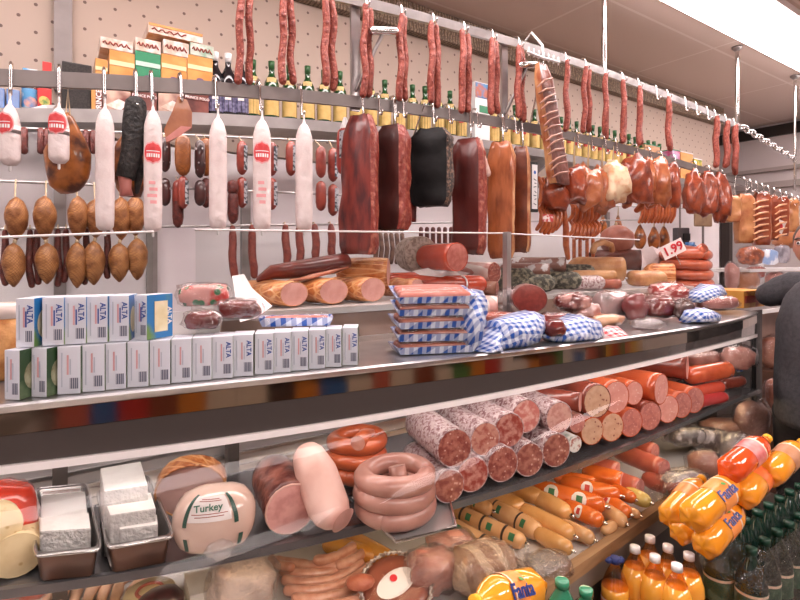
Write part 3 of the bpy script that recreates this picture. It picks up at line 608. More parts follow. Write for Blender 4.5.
slab('hanging_meat_slab', 'dark brown slab with mottled red edge, second of the hanging slabs', 'cured meat', 393, 126, 230, 33, DKBR, MOTT, yaw=-1.1, thick=.085, seed=2, edge_from=.45)
slab('hanging_meat_slab', 'black skinned slab with a herb speckled edge', 'cured meat', 432, 129, 206, 42, BLK, HERBE, yaw=-1.0, thick=.075, seed=3, edge_from=.62)
slab('hanging_meat_slab', 'dark maroon slab with mottled edge between black slab and orange bacon', 'cured meat', 469, 139, 254, 33, mat('maroon_lean', '#5c221d', '#451816', scale=14, rough=.35, bump=.3, stretch=(1, 1, .4)), MOTT, yaw=-1.05, thick=.075, seed=4, edge_from=.5)
slab('hanging_bacon_slab', 'wide orange brown bacon slab with skin side forward', 'bacon', 501, 142, 258, 28, BACN, FATE, yaw=-.9, thick=.035, seed=5, tw=1, bw=.95, edge_from=.6)
slab('hanging_bacon_slab', 'narrow bacon slab with a pale fat edge beside the price strip', 'bacon', 521, 147, 252, 19, mat('brown_bacon', '#7c3d22', '#5e2a19', scale=12, rough=.35, bump=.3), FATE, yaw=-1.0, thick=.05, seed=6, edge_from=.5)
slab('hanging_meat_slab', 'thin dark slab wedged between the dark brown and black slabs', 'cured meat', 411, 140, 222, 8, REDD, MOTT, yaw=.2, thick=.04, seed=8, Y=RY + .07)
# ear-shaped white scrap hung beside the maroon slab
t = thing('hanging_fat_scrap', 'small pale fat scrap hanging in front of the maroon slab', 'fat', onY(488, 178, RY - .07)); part('fat', MB().tube([onY(481, 141, RY - .07), onY(483, 156, RY - .07), onY(488, 173, RY - .07)], [.008, .014, .017], seg=10, ab=(1, .5)), mat('pale_fat', '#e6c8bd', '#d29c8c', scale=30, rough=.4), t)
# ---- rib slab hung from a comb hook off the upper rail
c0 = onY(543, 58, RY - .09)
t = thing('hanging_comb_hook', 'white comb shaped hanger with a hook on the upper rail', 'hook', c0)
part('hook', MB().tube([(c0.x - .01, RY + .015, topz(c0.x) + .03), (c0.x - .012, RY - .03, topz(c0.x) + .06), (c0.x - .004, RY - .09, c0.z + .06), c0], .006, seg=6), WHITEP, t)
bar = [onY(528, 52, RY - .09), c0, onY(559, 62, RY - .09)]; part('bar', MB().tube(bar, .007, seg=6), WHITEP, t)
for k in range(7):
    q = onY(529 + k * 4.9, 52 + k * 1.6, RY - .09); part('tooth', MB().tube([q + Vector((0, 0, .02)), q - Vector((0, 0, .015))], .004, seg=5), WHITEP, t)
RIBM = mat('rib_meat', '#8c5042', '#5f2f28', scale=14, rough=.35, bump=.4, coat=.2); BONE = mat('rib_bone', '#b08270', '#8c5848', scale=20, rough=.4)
a = onY(539, 64, RY - .08)
ts = slab('hanging_rib_slab', 'long rack of smoked ribs on the comb hanger', 'ribs', 541, 64, 184, 25, RIBM, FATE, yaw=.1, thick=.045, tw=.85, bw=1.25, lean=19, seed=9, Y=RY - .09, group='racks of ribs', edge_from=-.75)
for k in range(13):
    y = 80 + k * 7.6; xa = 533 + (y - 64) * .16; p = [onY(xa + 2, y + 7, RY - .118), onY(xa + 9, y + 1.5, RY - .124), onY(xa + 17 + .15 * k, y - 1, RY - .116)]
    part('rib', MB().tube([q + Vector((0, 0, .006 * math.sin(k * 2.3 + j))) for j, q in enumerate(p)], [.004, .0062, .004], seg=7), BONE, ts)
# price strip
c = onY(533.5, 187, RY - .06); H = 24 * dep(c) / F; r2 = Vector((math.cos(-.1), math.sin(-.1), 0))
t = thing('hanging_price_strip', 'tall white price strip in a black frame hanging between bacon and links', 'sign', (c.x, c.y, c.z - H))
part('frame', MB().box(c, (.026, .006, H * 1.05), rz=-.1, bev=.005), BLACK, t); part('card', MB().box(c + Vector((-.001, -.008, 0)), (.016, .002, H * .92), rz=-.1), WHITEP, t)
part('blue_mark', MB().disc(c + Vector((-.002, -.0112, H * .6)), (0, -1, 0), .009, wob=.6), mat('print_blue', '#3b6cc0', rough=.6), t)
for k in range(7): part('pen_stroke', MB().tube([c + Vector((-.01 + .006 * (k % 2), -.0112, H * (.32 - k * .17))), c + Vector((.006, -.0112, H * (.27 - k * .17 + .04 * (k % 3))))], .002, seg=4), mat('print_dark', '#5a5a66', rough=.6), t)
# ---- bundles of orange links
LINK = mat('orange_link', '#c46a38', '#a54d26', scale=30, rough=.28, bump=.15, coat=.4)
def bunch(label, px0, px1, n, segs, Y, r_px, group='bundles of sausage links', sag=4, slope=0):
    a = onY((px0 + px1) / 2, segs[0][0], Y); e = onY((px0 + px1) / 2, segs[-1][1], Y)
    t = thing('hanging_link_bunch', label, 'sausages', (a.x, Y, e.z), 0, group)
    for i in range(n):
        px = px0 + (px1 - px0) * i / (n - 1)
        for (u0, u1) in segs:
            dy = sag * math.sin(PI * i / (n - 1)) + slope * i
            p = onY(px, u0 + dy * .4, Y + .006 * (i % 2)); q = onY(px - 2, u1 + dy, Y + .006 * (i % 2)); mid = (p + q) / 2 + Vector((.010, -.014, 0)); r = sz(r_px, p) / 2
            part('link', MB().tube([p, p.lerp(mid, .5) + Vector((.005, -.005, 0)), mid, mid.lerp(q, .5) + Vector((.005, -.006, 0)), q], [r * .75, r, r, r, r * .8], seg=8), LINK, t)
    x0, x1 = onY(px0, segs[0][0], Y), onY(px1, segs[0][0], Y)
    part('string', MB().tube([x0 + Vector((0, .01, 0)), (x0 + x1) / 2 + Vector((0, .01, .01)), x1 + Vector((0, .01, 0))], .004, seg=5), TWINE, t)
    return t
t = bunch('bundle of orange links with a small red tag next to the price strip', 539, 558, 6, ((178, 206), (208, 229)), RY + .02, 5)
c = onY(548, 218, RY - .06); part('tag', MB().box(c, (.028, .002, .018), rz=-.3), mat('tag_red', '#c43a38', '#efe0dc', scale=60, lo=.45, hi=.55, rough=.5), t)
bunch('bundle of short orange links in two tiers below the meat chunks', 571, 597, 8, ((203, 220), (222, 235)), RY + .12, 4.6)
bunch('even row of thin frankfurters under the far meat chunks', 641, 673, 11, ((197, 222),), RY + .2, 3.6, sag=0)
bunch('row of curled sausage ends directly under the large red chunks', 627, 651, 3, ((198, 206),), RY + .05, 7.5)
t = thing('hanging_long_link', 'single long orange sausage hanging below the rail past the link bundle', 'sausage', onY(566, 262, RY)); part('sausage', MB().tube([onY(px, y, RY) for px, y in ((564, 210), (566, 228), (566, 245), (568, 258))], [.013, .017, .017, .012], seg=10), LINK, t)
for i, (px, y0, y1) in enumerate(((574, 240, 258), (580, 240, 260), (587, 240, 258), (593, 240, 257))):
    a = onY(px, y0, RY + .2); t = thing('hanging_stick_sausage', 'thin orange stick sausage low behind the guard glass, %s of four' % nth(i + 1), 'sausage', onY(px, y1, RY + .2), 0, 'thin orange sticks behind the glass'); part('sausage', MB().tube([a, onY(px, y1, RY + .2)], .011, seg=8), LINK, t)
# smoked hocks behind the big ham ball
for i, (px, y0, y1, w) in enumerate(((640, 224, 249, 13), (654, 226, 250, 13), (664, 226, 249, 12))):
    hung_blob('hanging_smoked_hock', 'brown smoked hock behind the big ham ball, %s of three' % nth(i + 1), 'hock', px, y0, y1, w, RY + .3, SMOKED, seed=i + 20, pear=.6, group='smoked hocks on the wall', top=onY(px, y0 - 10, RY + .3).z)
for i, px in enumerate((603, 618)):
    hung_blob('hanging_smoked_hock', ('slim smoked hock on the wall left of the ham ball', 'slim smoked hock on the wall just above the ham ball')[i], 'hock', px, 214, 236, 8, WY - .1, SMOKED, seed=i + 30, pear=.7, top=onY(px, 206, WY - .1).z)
# ---- smoked meat chunks hung along the lower rail
CHM = [mat('chunk_red', '#b2532f', '#6a281b', scale=18, lo=.32, hi=.68, rough=.3, bump=.8, bscale=20, coat=.35), mat('chunk_orange', '#c8794a', '#93452a', scale=15, lo=.3, hi=.7, rough=.3, bump=.5, bscale=20, coat=.35), mat('chunk_pale', '#ecd2ae', '#c9834f', scale=16, lo=.45, hi=.7, rough=.35, bump=.4, coat=.2)]
CHK = [(556, 178, 208, 22, 0, 'ragged dark red smoked chunk just right of the ribs'), (574, 172, 202, 22, 0, 'dark red smoked chunk right of the hanging ribs'), (588, 170, 206, 22, 1, 'orange smoked chunk with a pale side between two chunks'), (613, 166, 202, 25, 2, 'chunk with a large pale fat face'), (602, 172, 208, 18, 1, 'orange chunk tucked against the pale fat chunk'), (634, 160, 201, 28, 0, 'largest deep red smoked chunk'), (647, 162, 200, 14, 1, 'orange chunk behind the largest deep red one'),
       (659, 163, 202, 19, 1, 'orange smoked chunk second after the largest one'), (672, 170, 204, 15, 0, 'dark red chunk ending the first group of chunks'), (693, 177, 211, 16, 0, 'rounded red chunk starting the far group'), (707, 178, 212, 17, 0, 'dark red chunk in the middle of the far group'), (720, 180, 217, 15, 0, 'long red chunk before the fatty piece')]
for i, (px, y0, y1, w, mi, lab) in enumerate(CHK):
    hung_blob('hanging_meat_chunk', lab, 'smoked meat', px, y0 - 4, y1 + 3, w * 1.2, RY - .02 - .03 * (i % 2), CHM[mi], seed=i + 40, amp=.45, amp2=.22, pear=.25, power=.7, top=lowz(onY(px, 150, RY).x) - .02, depth=.8, group='smoked meat chunks')
    x = onY(px, 150, RY).x; hook(x, lowz, lowz(x) - .05, 'chrome hook holding the %s meat chunk' % nth(i + 1))
# ---- ribs and bacon at the far end
BACF = mat('bacon_far', '#cf9260', '#a95c34', scale=10, lo=.4, hi=.65, rough=.35, bump=.4, coat=.2)
RIBF = mat('rib_far', '#a8532f', '#7c2f1e', scale=12, rough=.33, bump=.4, coat=.3); RIBB = mat('rib_far_bone', '#dba57a', '#c07a50', scale=20, rough=.4)
FAR = [(732, 196, 222, 14, BACF, 0, 'square fatty bacon piece at the start of the far meats'), (744, 194, 243, 18, BACF, 0, 'wide pale bacon side left of the far rib rack'), (761, 192, 245, 17, RIBF, 7, 'far rack of ribs with pale curved bones'), (772, 195, 240, 10, RIBF, 0, 'red meat strip between the two far rib racks'), (781, 196, 236, 13, RIBF, 6, 'second far rack of ribs above the price card'), (791, 198, 232, 12, BACF, 0, 'last orange meat side at the rail end')]
for i, (px, y0, y1, w, m_, nr, lab) in enumerate(FAR):
    t = slab('hanging_rib_slab' if nr else 'hanging_smoked_bacon', lab, 'ribs' if nr else 'smoked meat', px, y0, y1, w, m_, FATE, yaw=-.5, thick=.07, seed=60 + i, Y=RY, group='meats at the far rail end', amp=.1)
    for k in range(nr):
        y = y0 + 8 + k * 6; w_ = w * .42; part('rib', MB().tube([onY(px - w_, y + 4, RY - .06), onY(px - 1, y + 1.2, RY - .07), onY(px + w_, y, RY - .055)], [.006, .009, .006], seg=6), RIBB, t)
for i, px in enumerate(range(742, 798, 6)):
    x = onY(px, 190, RY).x; hook(x, lowz, lowz(x) - .04, 'chrome hook near the far end of the lower rail, %s in the dense run' % nth(i + 1))
for i, px in enumerate((376, 392, 400, 430, 446, 466, 474, 500, 512, 540)):
    x = onY(px, 120, RY).x; hook(x, lowz, lowz(x) - .035, 'chrome hook above the meat slabs, %s of ten' % nth(i + 1))
# ---- dim sausages behind the slabs and on the topmost rod
for i, px in enumerate((24, 41, 47, 86, 93)):
    a = onY(px, 130, RODY - .02); b = onY(px, 151, RODY - .02); t = thing('hanging_stick_sausage', 'short dark stick on the topmost rod behind the near salamis, %s along' % nth(i + 1), 'sausage', b, 0, 'short dark sticks on the topmost rod'); part('sausage', MB().tube([(a.x, a.y, rodz[0](a.x) - .012), (a.x, a.y - .004, b.z)], [.012, .013], seg=9), DARKS, t)
DIM = mat('dim_sausage', '#8a6a5e', '#5f453d', scale=30, rough=.4, bump=.3)
for r_, (y0, y1, yq) in enumerate(((207, 231, RODY - .06), (235, 262, RODY - .1))):
    for i in range(6):
        px = 375 + i * 5.4; a = onY(px, y0, yq); b = onY(px, y1, yq); t = thing('hanging_stick_sausage', 'dim grey brown sausage seen between the dark slabs, %s of the %s row' % (nth(i + 1), ('upper', 'lower')[r_]), 'sausage', b, 0, 'dim sausages behind the slabs'); part('sausage', MB().tube([a, (a + b) / 2 + Vector((.004, -.008, 0)), b], .0125, seg=9), DIM, t)
for i in range(6):
    px = 421 + i * 6; a = onY(px, 229, RODY - .06); b = onY(px, 250, RODY - .06); t = thing('hanging_stick_sausage', 'short dark sausage hanging below the black slab, %s along' % nth(i + 1), 'sausage', b, 0, 'short dark sausages below the black slab'); part('sausage', MB().tube([a, b], .0125, seg=9), DARKS, t)
# ================================================================ goods on the wall shelf
BY = SHY0 + .05                                   # front line of goods
def on_shelf(px): x = onY(px, 110, BY).x; return x, shz(x) + .001
def shelf_box(name, label, cat, px0, px1, y0, y1, mats, depth=.16, group=None, ybase=None, Y=BY, mis={'x': 1, 'z': 1}):
    a = onY(px0, y1, Y); b = onY(px1, y0, Y); x0, x1 = a.x, b.x; z0 = a.z if ybase is None else ybase; h = (y1 - y0) * dep(((x0 + x1) / 2, Y, z0)) / F
    c = Vector(((x0 + x1) / 2, Y + depth / 2, z0 + h / 2)); t = thing(name, label, cat, (c.x, c.y, z0), 0, group)
    part('carton', MB().box(c, ((x1 - x0) / 2 - .001, depth / 2, h / 2), bev=.002, mis=mis if len(mats) > 1 else None), mats, t); return t, c, (x1 - x0) / 2, h / 2
PB = mat('wafer_brown', '#5a2a26', '#8a4a40', scale=12, rough=.35); PG = mat('wafer_gold', '#e0a25a', '#d08e48', scale=14, rough=.3, coat=.4); PW = mat('wafer_pale', '#d9b8a4', '#7c4038', scale=9, lo=.42, hi=.6, rough=.35)
GRN = mat('box_green', '#2f8d63', '#277a55', scale=9, rough=.3, coat=.4); TXW = mat('print_white', '#f6efec', rough=.5); TXR = mat('print_red', '#b32330', rough=.5); SIL = mat('box_silver', '#d5b7a3', '#e9dcd6', scale=26, lo=.42, hi=.58, rough=.3, coat=.4)
FRONT = (1, 0, 0), (0, 0, 1)
def fr(c, dx, dz, dy): return Vector((c.x + dx, c.y - dy - .0015, c.z + dz))
zb = on_shelf(100)[1]
low = [(91, 102, PG, 'narrow gold ended wafer box at the near end of the lower row'), (103, 131, PW, 'pale wafer box beside the narrow gold one'), (132, 157, PB, 'brown wafer box in the middle of the lower row'), (158, 184, PW, 'pale wafer box behind the bacon piece'), (185, 209, PB, 'brown wafer box next to the dark bottles')]
tops = []
for i, (p0, p1, m, lab) in enumerate(low):
    z = on_shelf((p0 + p1) / 2)[1]; t, c, hx, hz = shelf_box('wafer_box', lab, 'box', p0, p1, 85, 107.5, [m], group='wafer boxes in the lower row', ybase=z)
    if i == 0: part('brown_panel', MB().box(fr(c, .008, 0, .08), (hx * .6, .001, hz * .9)), PB, t); text('PRINCE', .026, TXW, t, fr(c, .008, 0, .083), (0, 0, 1), (-1, 0, 0))
    elif m is PB: text('PRINCE POLO', hx * .33, TXR, t, fr(c, .0, hz * .42, .0835), *FRONT); text('PRINCE POLO', hx * .32, TXW, t, fr(c, 0, hz * .45, .085), *FRONT)
    else: part('wafer_picture', MB().add([fr(c, -hx * .8, -hz * .5, .08), fr(c, hx * .2, -hz * .85, .08), fr(c, hx * .8, -hz * .1, .08), fr(c, hx * .1, hz * .2, .08)], [[0, 1, 2, 3]], 0, False), SIL, t)
    tops.append(c.z + hz)
mid = [(95, 108, PG, 'small gold box with a grey picture at the row end'), (109, 135, PG, 'orange gold box left of the green box'), (135, 161, GRN, 'green box in the middle row'), (161, 187, PG, 'orange gold box right of the green box'), (187, 213, PG, 'gold box at the bottle end of the middle row')]
for i, (p0, p1, m, lab) in enumerate(mid):
    z = max(tops[max(0, i - 1):i + 1] + tops[i:i + 1]) + .0015; top = onY((p0 + p1) / 2, (59, 52, 53, 56, 57)[i], BY).z; t, c, hx, hz = shelf_box('tea_box', lab, 'box', p0, p1, 50, 50 + (top - z) * F / dep((onY(p0, 60, BY).x, BY, z)), [m], group='boxes in the middle row', ybase=z)
    part('painted_gleam', MB().box(fr(c, 0, hz * .35, .08), (hx * .95, .001, hz * .12)), mat('gold_gleam', '#f6dcae', rough=.2) if m is PG else mat('green_gleam', '#bfe0cf', rough=.2), t)  # lighter band painted on each box as its gleam
    part('small_emblem', MB().disc(fr(c, 0, -hz * .3, .081), (0, -1, 0), hx * .3, ab=(1, .5), wob=.5), mat('print_violet', '#7e5a7c', rough=.6), t); mid[i] = c.z + hz
top = [(100, 133, SIL, 39.5, mid[1], 'long silver wafer pack lying on the orange gold box'), (135, 161, SIL, 39.5, mid[2], 'silver wafer pack lying on the green box'), (163, 189, SIL, 41.5, mid[3], 'silver wafer pack under the long top pack'), (190, 214, mat('box_silver_green', '#cfd3c6', '#8fae98', scale=24, rough=.3), 44.5, mid[4], 'silver green wafer pack at the bottle end of the stack')]
t4 = []
for p0, p1, m, y, z, lab in top:
    z += .0015; t, c, hx, hz = shelf_box('wafer_pack', lab, 'box', p0, p1, 30, 30 + (onY((p0 + p1) / 2, y, BY).z - z) * F / dep((onY(p0, 60, BY).x, BY, z)), [m, PG], group='packs on top of the boxes', ybase=z, mis={'z': 1})
    part('scrolling_print', MB().tube([fr(c, hx * (-.8 + .1 * k), hz * (.35 * math.sin(k * 1.9)), .0805) for k in range(17)], .003, seg=4), mat('print_brownred', '#9c4a40', rough=.6), t); t4.append(c.z + hz)
z = max(t4[1:]) + .002; t, c, hx, hz = shelf_box('wafer_pack', 'longest wafer pack with gold lid on the very top of the box stack', 'box', 148, 203, 30, 30 + (onY(175, 28, BY).z - z) * F / dep((onY(175, 60, BY).x, BY, z)), [SIL, PG], group='packs on top of the boxes', ybase=z, mis={'z': 1})
part('gold_strip', MB().box(fr(c, 0, hz * .7, .08), (hx * .98, .001, hz * .25)), PG, t); part('scrolling_print', MB().tube([fr(c, hx * (-.85 + .075 * k), hz * (-.2 + .3 * math.sin(k * 1.7)), .0805) for k in range(17)], .003, seg=4), MATS['print_brownred'], t)
# left end: blue packs, can, red boxes, dark grille
BLUE = mat('pack_blue', '#2f6fb8', '#1f5597', scale=14, rough=.3, coat=.4); CANB = mat('can_blue', '#5c9fcf', '#dfe6ea', scale=16, lo=.45, hi=.6, rough=.25, coat=.5); REDB = mat('box_red', '#d23a38', '#b52f33', scale=9, rough=.35)
z = on_shelf(10)[1]
for i, (p0, p1, y0) in enumerate(((-10, 5, 85), (6, 20, 85))): shelf_box('coffee_pack', ('blue vacuum pack cut by the picture edge', 'blue vacuum pack beside the light blue can')[i], 'pack', p0, p1, y0, 107, [BLUE], group='blue packs', ybase=z)
shelf_box('coffee_pack', 'small blue pack stacked on the other blue packs behind the rail', 'pack', 22, 38, 68, 84, [CANB], ybase=on_shelf(30)[1] + .098, Y=BY + .01)
x, z = on_shelf(30); r = .027; t = thing('tin_can', 'light blue tin can beside the red box', 'can', (x, BY + .03, z)); h = 23 * dep((x, BY, z)) / F
part('body', MB().lathe((x, BY + .03, z), (0, 0, 1), [(0, r * .96), (.004, r), (h - .004, r), (h, r * .96)], seg=18), CANB, t); part('lid', MB().lathe((x, BY + .03, z + h + .0005), (0, 0, 1), [(0, r * 1.02), (.006, r * 1.02), (.008, r * .9)], seg=18), CHROME, t); part('picture', cyl_patch((x, BY + .03, z + h * .4), r * 1.01, toCam((x, BY)), .8, h * .25), mat('can_peach', '#d9a79a', '#4f87bd', scale=40, rough=.4), t)
z = on_shelf(46)[1]; t, c, hx, hz = shelf_box('cereal_box', 'red box with green yellow picture beside the can', 'box', 37, 52, 84, 107, [REDB], ybase=z, depth=.08); part('picture', MB().disc(fr(c, 0, -hz * .2, .04), (0, -1, 0), hx * .7, wob=.5), mat('picture_yellow', '#d9c46a', '#5d8a48', scale=50, rough=.5), t); zt = c.z + hz
t, c, hx, hz = shelf_box('cereal_box', 'second red box standing on top of the first, above the rail', 'box', 42, 52, 56, 82, [REDB], ybase=zt + .0015, depth=.08); part('picture', MB().disc(fr(c, 0, -hz * .3, .04), (0, -1, 0), hx * .6, wob=.5), MATS['picture_yellow'], t)
x, z = on_shelf(76); a = onY(62, 62, BY); b = onY(92, 62, BY); t = thing('wall_loudspeaker', 'dark grey boxy loudspeaker behind the rail', 'loudspeaker', (x, BY + .1, z)); h = onY(76, 62, BY).z - z
part('cabinet', MB().box(((a.x + b.x) / 2, BY + .11, z + h / 2), ((b.x - a.x) / 2, .1, h / 2), bev=.004), mat('speaker_black', '#35302f', rough=.6), t); part('grille', MB().box(((a.x + b.x) / 2, BY + .006, z + h / 2), ((b.x - a.x) / 2 - .008, .003, h / 2 - .008)), mat('speaker_grille', '#3d3836', '#2a2726', scale=200, rough=.8), t)
# crumpled white paper on the shelf lip
a = onY(46, 109, BY - .03); solo('paper_sheet', MB().add([onY(px, y, BY - .03 - .012 * (i % 2)) + Vector((0, 0, .004)) for i, (px, y) in enumerate(((20, 108), (32, 109), (44, 106), (56, 106), (50, 112), (40, 112), (28, 112)))], [[0, 1, 6], [1, 2, 5, 6], [2, 3, 4, 5]], 0, False), WHITEP, 'crumpled white paper on the shelf lip under the red box', 'paper')
# ---- bottles
GLG = mat('green_bottle_glass', '#1f4a24', '#173a1c', scale=6, rough=.08, coat=.6); GLD = mat('dark_bottle_glass', '#1a161c', rough=.08, coat=.6)
LABY = mat('cream_label', '#d3b36c', '#c9a65e', scale=30, rough=.6); LABV = mat('violet_label', '#4a4668', '#7d7a9c', scale=70, rough=.5); FOIL = mat('red_emblem', '#b8372f', rough=.5); NECKL = mat('neck_label', '#d8ba7c', rough=.5); CAPG = mat('green_cap', '#2a5a30', rough=.35)
def bottle(x, y, z, h, r, glass, lab, label, group, dark=False):
    t = thing('wine_bottle', label, 'bottle', (x, y, z), 0, group); p = (x, y, z)
    part('glass', MB().lathe(p, (0, 0, 1), [(0, r * .9), (.004, r), (h * .55, r), (h * .64, r * .92), (h * .72, r * .6), (h * .78, r * .38), (h * .96, r * .34), (h * .965, r * .4), (h, r * .4)], seg=14), glass, t)
    part('cap', MB().lathe((x, y, z + h * .86), (0, 0, 1), [(0, r * .39), (h * .14, r * .44), (h * .145, r * .3)], seg=10), WHITEP if dark else CAPG, t)
    an = toCam(p); l = part('label', cyl_patch((x, y, z + h * .27), r * 1.02, an, 1.15, h * .2, False, 2), lab, t)
    part('emblem', cyl_patch((x, y, z + h * (.40 if not dark else .3)), r * 1.04, an, .35, h * .05, False, 2), FOIL if not dark else TXW, l)
    if not dark: part('neck_label', cyl_patch((x, y, z + h * .66), r * .93, an, .7, h * .04, False, 2), NECKL, t)
for i, px in enumerate((217, 230, 243)):
    x, z = on_shelf(px); bottle(x, BY + .03, z, .285, .036, GLD, LABV, 'dark bottle with violet label and pale cap, %s of three beside the wafer boxes' % nth(i + 1), 'dark bottles with violet labels', True)
xa = on_shelf(255)[0]; xb = on_shelf(664)[0]; n = 39; k = 0
for i in range(n):
    x = xa + (xb - xa) * i / (n - 1); z = shz(x) + .001; px = 400 + F * ((Vector((x, BY, 0)) - EYE).dot(RT) / dep((x, BY, 0)))
    if 472 < px < 496: continue
    k += 1; bottle(x, BY + .03 + .004 * (i % 3), z, .27 + .006 * (i % 2), .0355, GLG, LABY, 'green wine bottle with cream label, %s along the shelf after the dark bottles' % nth(k), 'green wine bottles with cream labels')
# odd goods among and past the bottles
x = on_shelf(484)[0]; z = on_shelf(484)[1]
t, c, hx, hz = shelf_box('printed_carton', 'white carton with blue picture top between the wine bottles', 'box', 475, 490, 84, 143, [WHITEP], ybase=z, depth=.1); part('picture', MB().box(fr(c, 0, hz * .72, .05), (hx * .95, .001, hz * .25)), mat('picture_blue', '#3d7fb4', '#b5654a', scale=12, lo=.45, hi=.55, rough=.5), t); part('green_panel', MB().box(fr(c, .01, hz * .1, .05), (hx * .6, .001, hz * .12)), GRN, t)
for p0, p1, y0, y1, m, lab in ((645, 660, 130, 152, mat('kraft', '#c79a76', '#b58660', scale=9, rough=.6), 'brown carton with a green flap at the far shelf end'), (672, 680, 140, 162, mat('tub_lilac', '#b7b4cf', '#c64f7c', scale=14, rough=.4), 'lilac pack standing past the brown carton'), (681, 693, 150, 172, mat('carton_orange', '#d9a05f', '#c98c4a', scale=9, rough=.5), 'orange carton past the lilac pack'), (694, 702, 158, 176, mat('carton_yellow', '#d8b54e', '#7f8f3a', scale=16, rough=.5), 'yellow green pack last on the wall shelf')):
    x, z = on_shelf((p0 + p1) / 2); t, c, hx, hz = shelf_box('shelf_carton', lab, 'box', p0, p1, y0, y1 + 6, [m], ybase=z, depth=.12)
    part('lid', MB().box(c + Vector((0, 0, hz + .004)), (hx * 1.02, .062, .004)), GRN if 'brown' in lab else WHITEP, t)
# small paddle sign on a rod beyond the chunks
c = onY(703, 214, RY + .4); t = thing('hanging_paddle', 'brown square paddle on a thin rod near the far wall', 'sign', (c.x, c.y, 1.5)); part('paddle', MB().box(c, (.085, .01, .105), rz=-.4, bev=.012), mat('paddle_brown', '#a08468', '#8a705a', scale=20, rough=.6), t); part('rod', MB().tube([c + Vector((0, 0, -.1)), (c.x, c.y, 1.44)], .009, seg=6), GREYM, t)
# ================================================================ meats on the service shelf and packs on the ledge
HAMS = mat('netted_ham_rind', '#d88a52', '#b2602f', scale=30, lo=.45, hi=.62, rough=.35, bump=.6, bscale=40, net=('#e6a873', 180), coat=.3)
HAMC = mat('ham_cut', '#e0a399', '#cf8c82', scale=22, lo=.4, hi=.68, rough=.4, bump=.1)
BOLO = mat('bologna_casing', '#c44a30', '#ad3a26', scale=10, rough=.25, coat=.5); BOLC = mat('bologna_cut', '#d07b6e', '#b95f54', scale=50, rough=.45)
PEPPER = mat('pepper_casing', '#3a352d', '#857d6a', scale=60, lo=.45, hi=.62, rough=.6, bump=.6); SALW = mat('striped_casing', '#e0b5ab', '#b8544c', scale=9, rough=.35, bands=('#f0dcd6', 9, .35, 'X'), coat=.3)
SALC = mat('salami_cut', '#7d3027', '#a85a4c', scale=70, rough=.4, spots=('#dfb4a6', 120, .2)); LOIN = mat('cured_loin', '#86352b', '#5c221f', scale=9, lo=.4, hi=.62, rough=.3, bump=.3, coat=.3); FAT = mat('loin_fat', '#dfa18c', '#c97d68', scale=14, rough=.35)
TANL = mat('tan_loaf', '#cc9666', '#a96d42', scale=14, lo=.42, hi=.65, rough=.4, bump=.3, coat=.2); DKC = mat('dark_cut', '#5e342a', '#41231e', scale=30, rough=.45); MARB = mat('marbled_white_casing', '#c9b2b2', '#8d5f62', scale=85, lo=.46, hi=.6, rough=.4, spots=('#e6dada', 120, .2), coat=.3, bump=.2)
def log(name, label, cat, c, tail, r, m, mc, group=None, seg=20, ab=(1, 1), wob=.03, round1=True, dome=.06, rim=None, cut=True, bulge=0, extra=None):
    c = Vector(c); tail = Vector(tail); d = (tail - c); L = d.length; d.normalize(); n = 8
    t = thing(name, label, cat, (c.x, c.y, min(c.z, tail.z) - r * ab[1]), 0, group)
    path = [c + d * (L * k / n) for k in range(n + 1)]; rr = [r * (1 + bulge * math.sin(PI * (.15 + .85 * k / n))) for k in range(n + 1)]
    if cut:
        rr[0] = r * .985; part('casing', MB().tube(path, rr, seg=seg, round0=False, round1=round1, wob=wob, ab=ab, cap=True), m, t); part('cut_face', MB().disc(c - d * .0015, -d, r * .95, dome=dome, ab=ab, wob=wob, seg=seg), mc, t)
        part('rind', MB().tube([c + (frame(d)[0] * math.cos(a) * ab[0] + frame(d)[1] * math.sin(a) * ab[1]) * r * .965 for a in [2 * PI * k / 20 for k in range(20)]], r * .045, seg=5, closed=True), rim or m, t)
    else: part('casing', MB().tube(path, rr, seg=seg, round0=True, round1=round1, wob=wob, ab=ab), m, t)
    e = tail + d * r * (.9 if round1 else 0)
    if round1: part('end_clip', MB().tube([e, e + d * r * .3], r * .14, seg=6), CHROME, t)
    return t
def pxlog(name, label, cat, px, py, ry, Y, dX, dY, m, mc, group=None, dz=0, base=None, **k):
    c = onY(px, py, Y); r = ry * dep(c) / F; base = (ZV if Y > 1.6 else ZL) if base is None else base
    c.z = max(c.z, base + r * k.get('ab', (1, 1))[1] * (1.03 + k.get('wob', .03) * .5) + .002); return log(name, label, cat, c, c + Vector((dX, dY, dz)), r, m, mc, group, **k)
# netted hams, cut faces to the viewer
g = 'netted hams on the service shelf'
pxlog('netted_ham', 'cut netted ham at the near end of the front row', 'ham', 294, 297, 12.5, 1.66, -.07, .2, HAMS, HAMC, g, ab=(1.5, 1), wob=.08, bulge=.06)
pxlog('netted_ham', 'cut netted ham in the middle of the front row', 'ham', 334, 294, 12.5, 1.67, -.05, .22, HAMS, HAMC, g, ab=(1.5, 1), wob=.08, bulge=.06)
pxlog('netted_ham', 'cut netted ham third in the front row behind the tray stack', 'ham', 373, 293, 12, 1.68, -.05, .2, HAMS, HAMC, g, ab=(1.5, 1), wob=.08, bulge=.06)
pxlog('netted_ham', 'cut netted ham lying on top of the front row', 'ham', 388, 272, 14, 1.74, -.12, .1, HAMS, HAMC, g, ab=(1.08, 1), wob=.06, bulge=.06)
pxlog('netted_ham', 'small netted ham with a flat cut just right of the front row', 'ham', 417, 288, 9.5, 1.7, -.05, .15, HAMS, HAMC, g, ab=(1.2, 1), wob=.1)
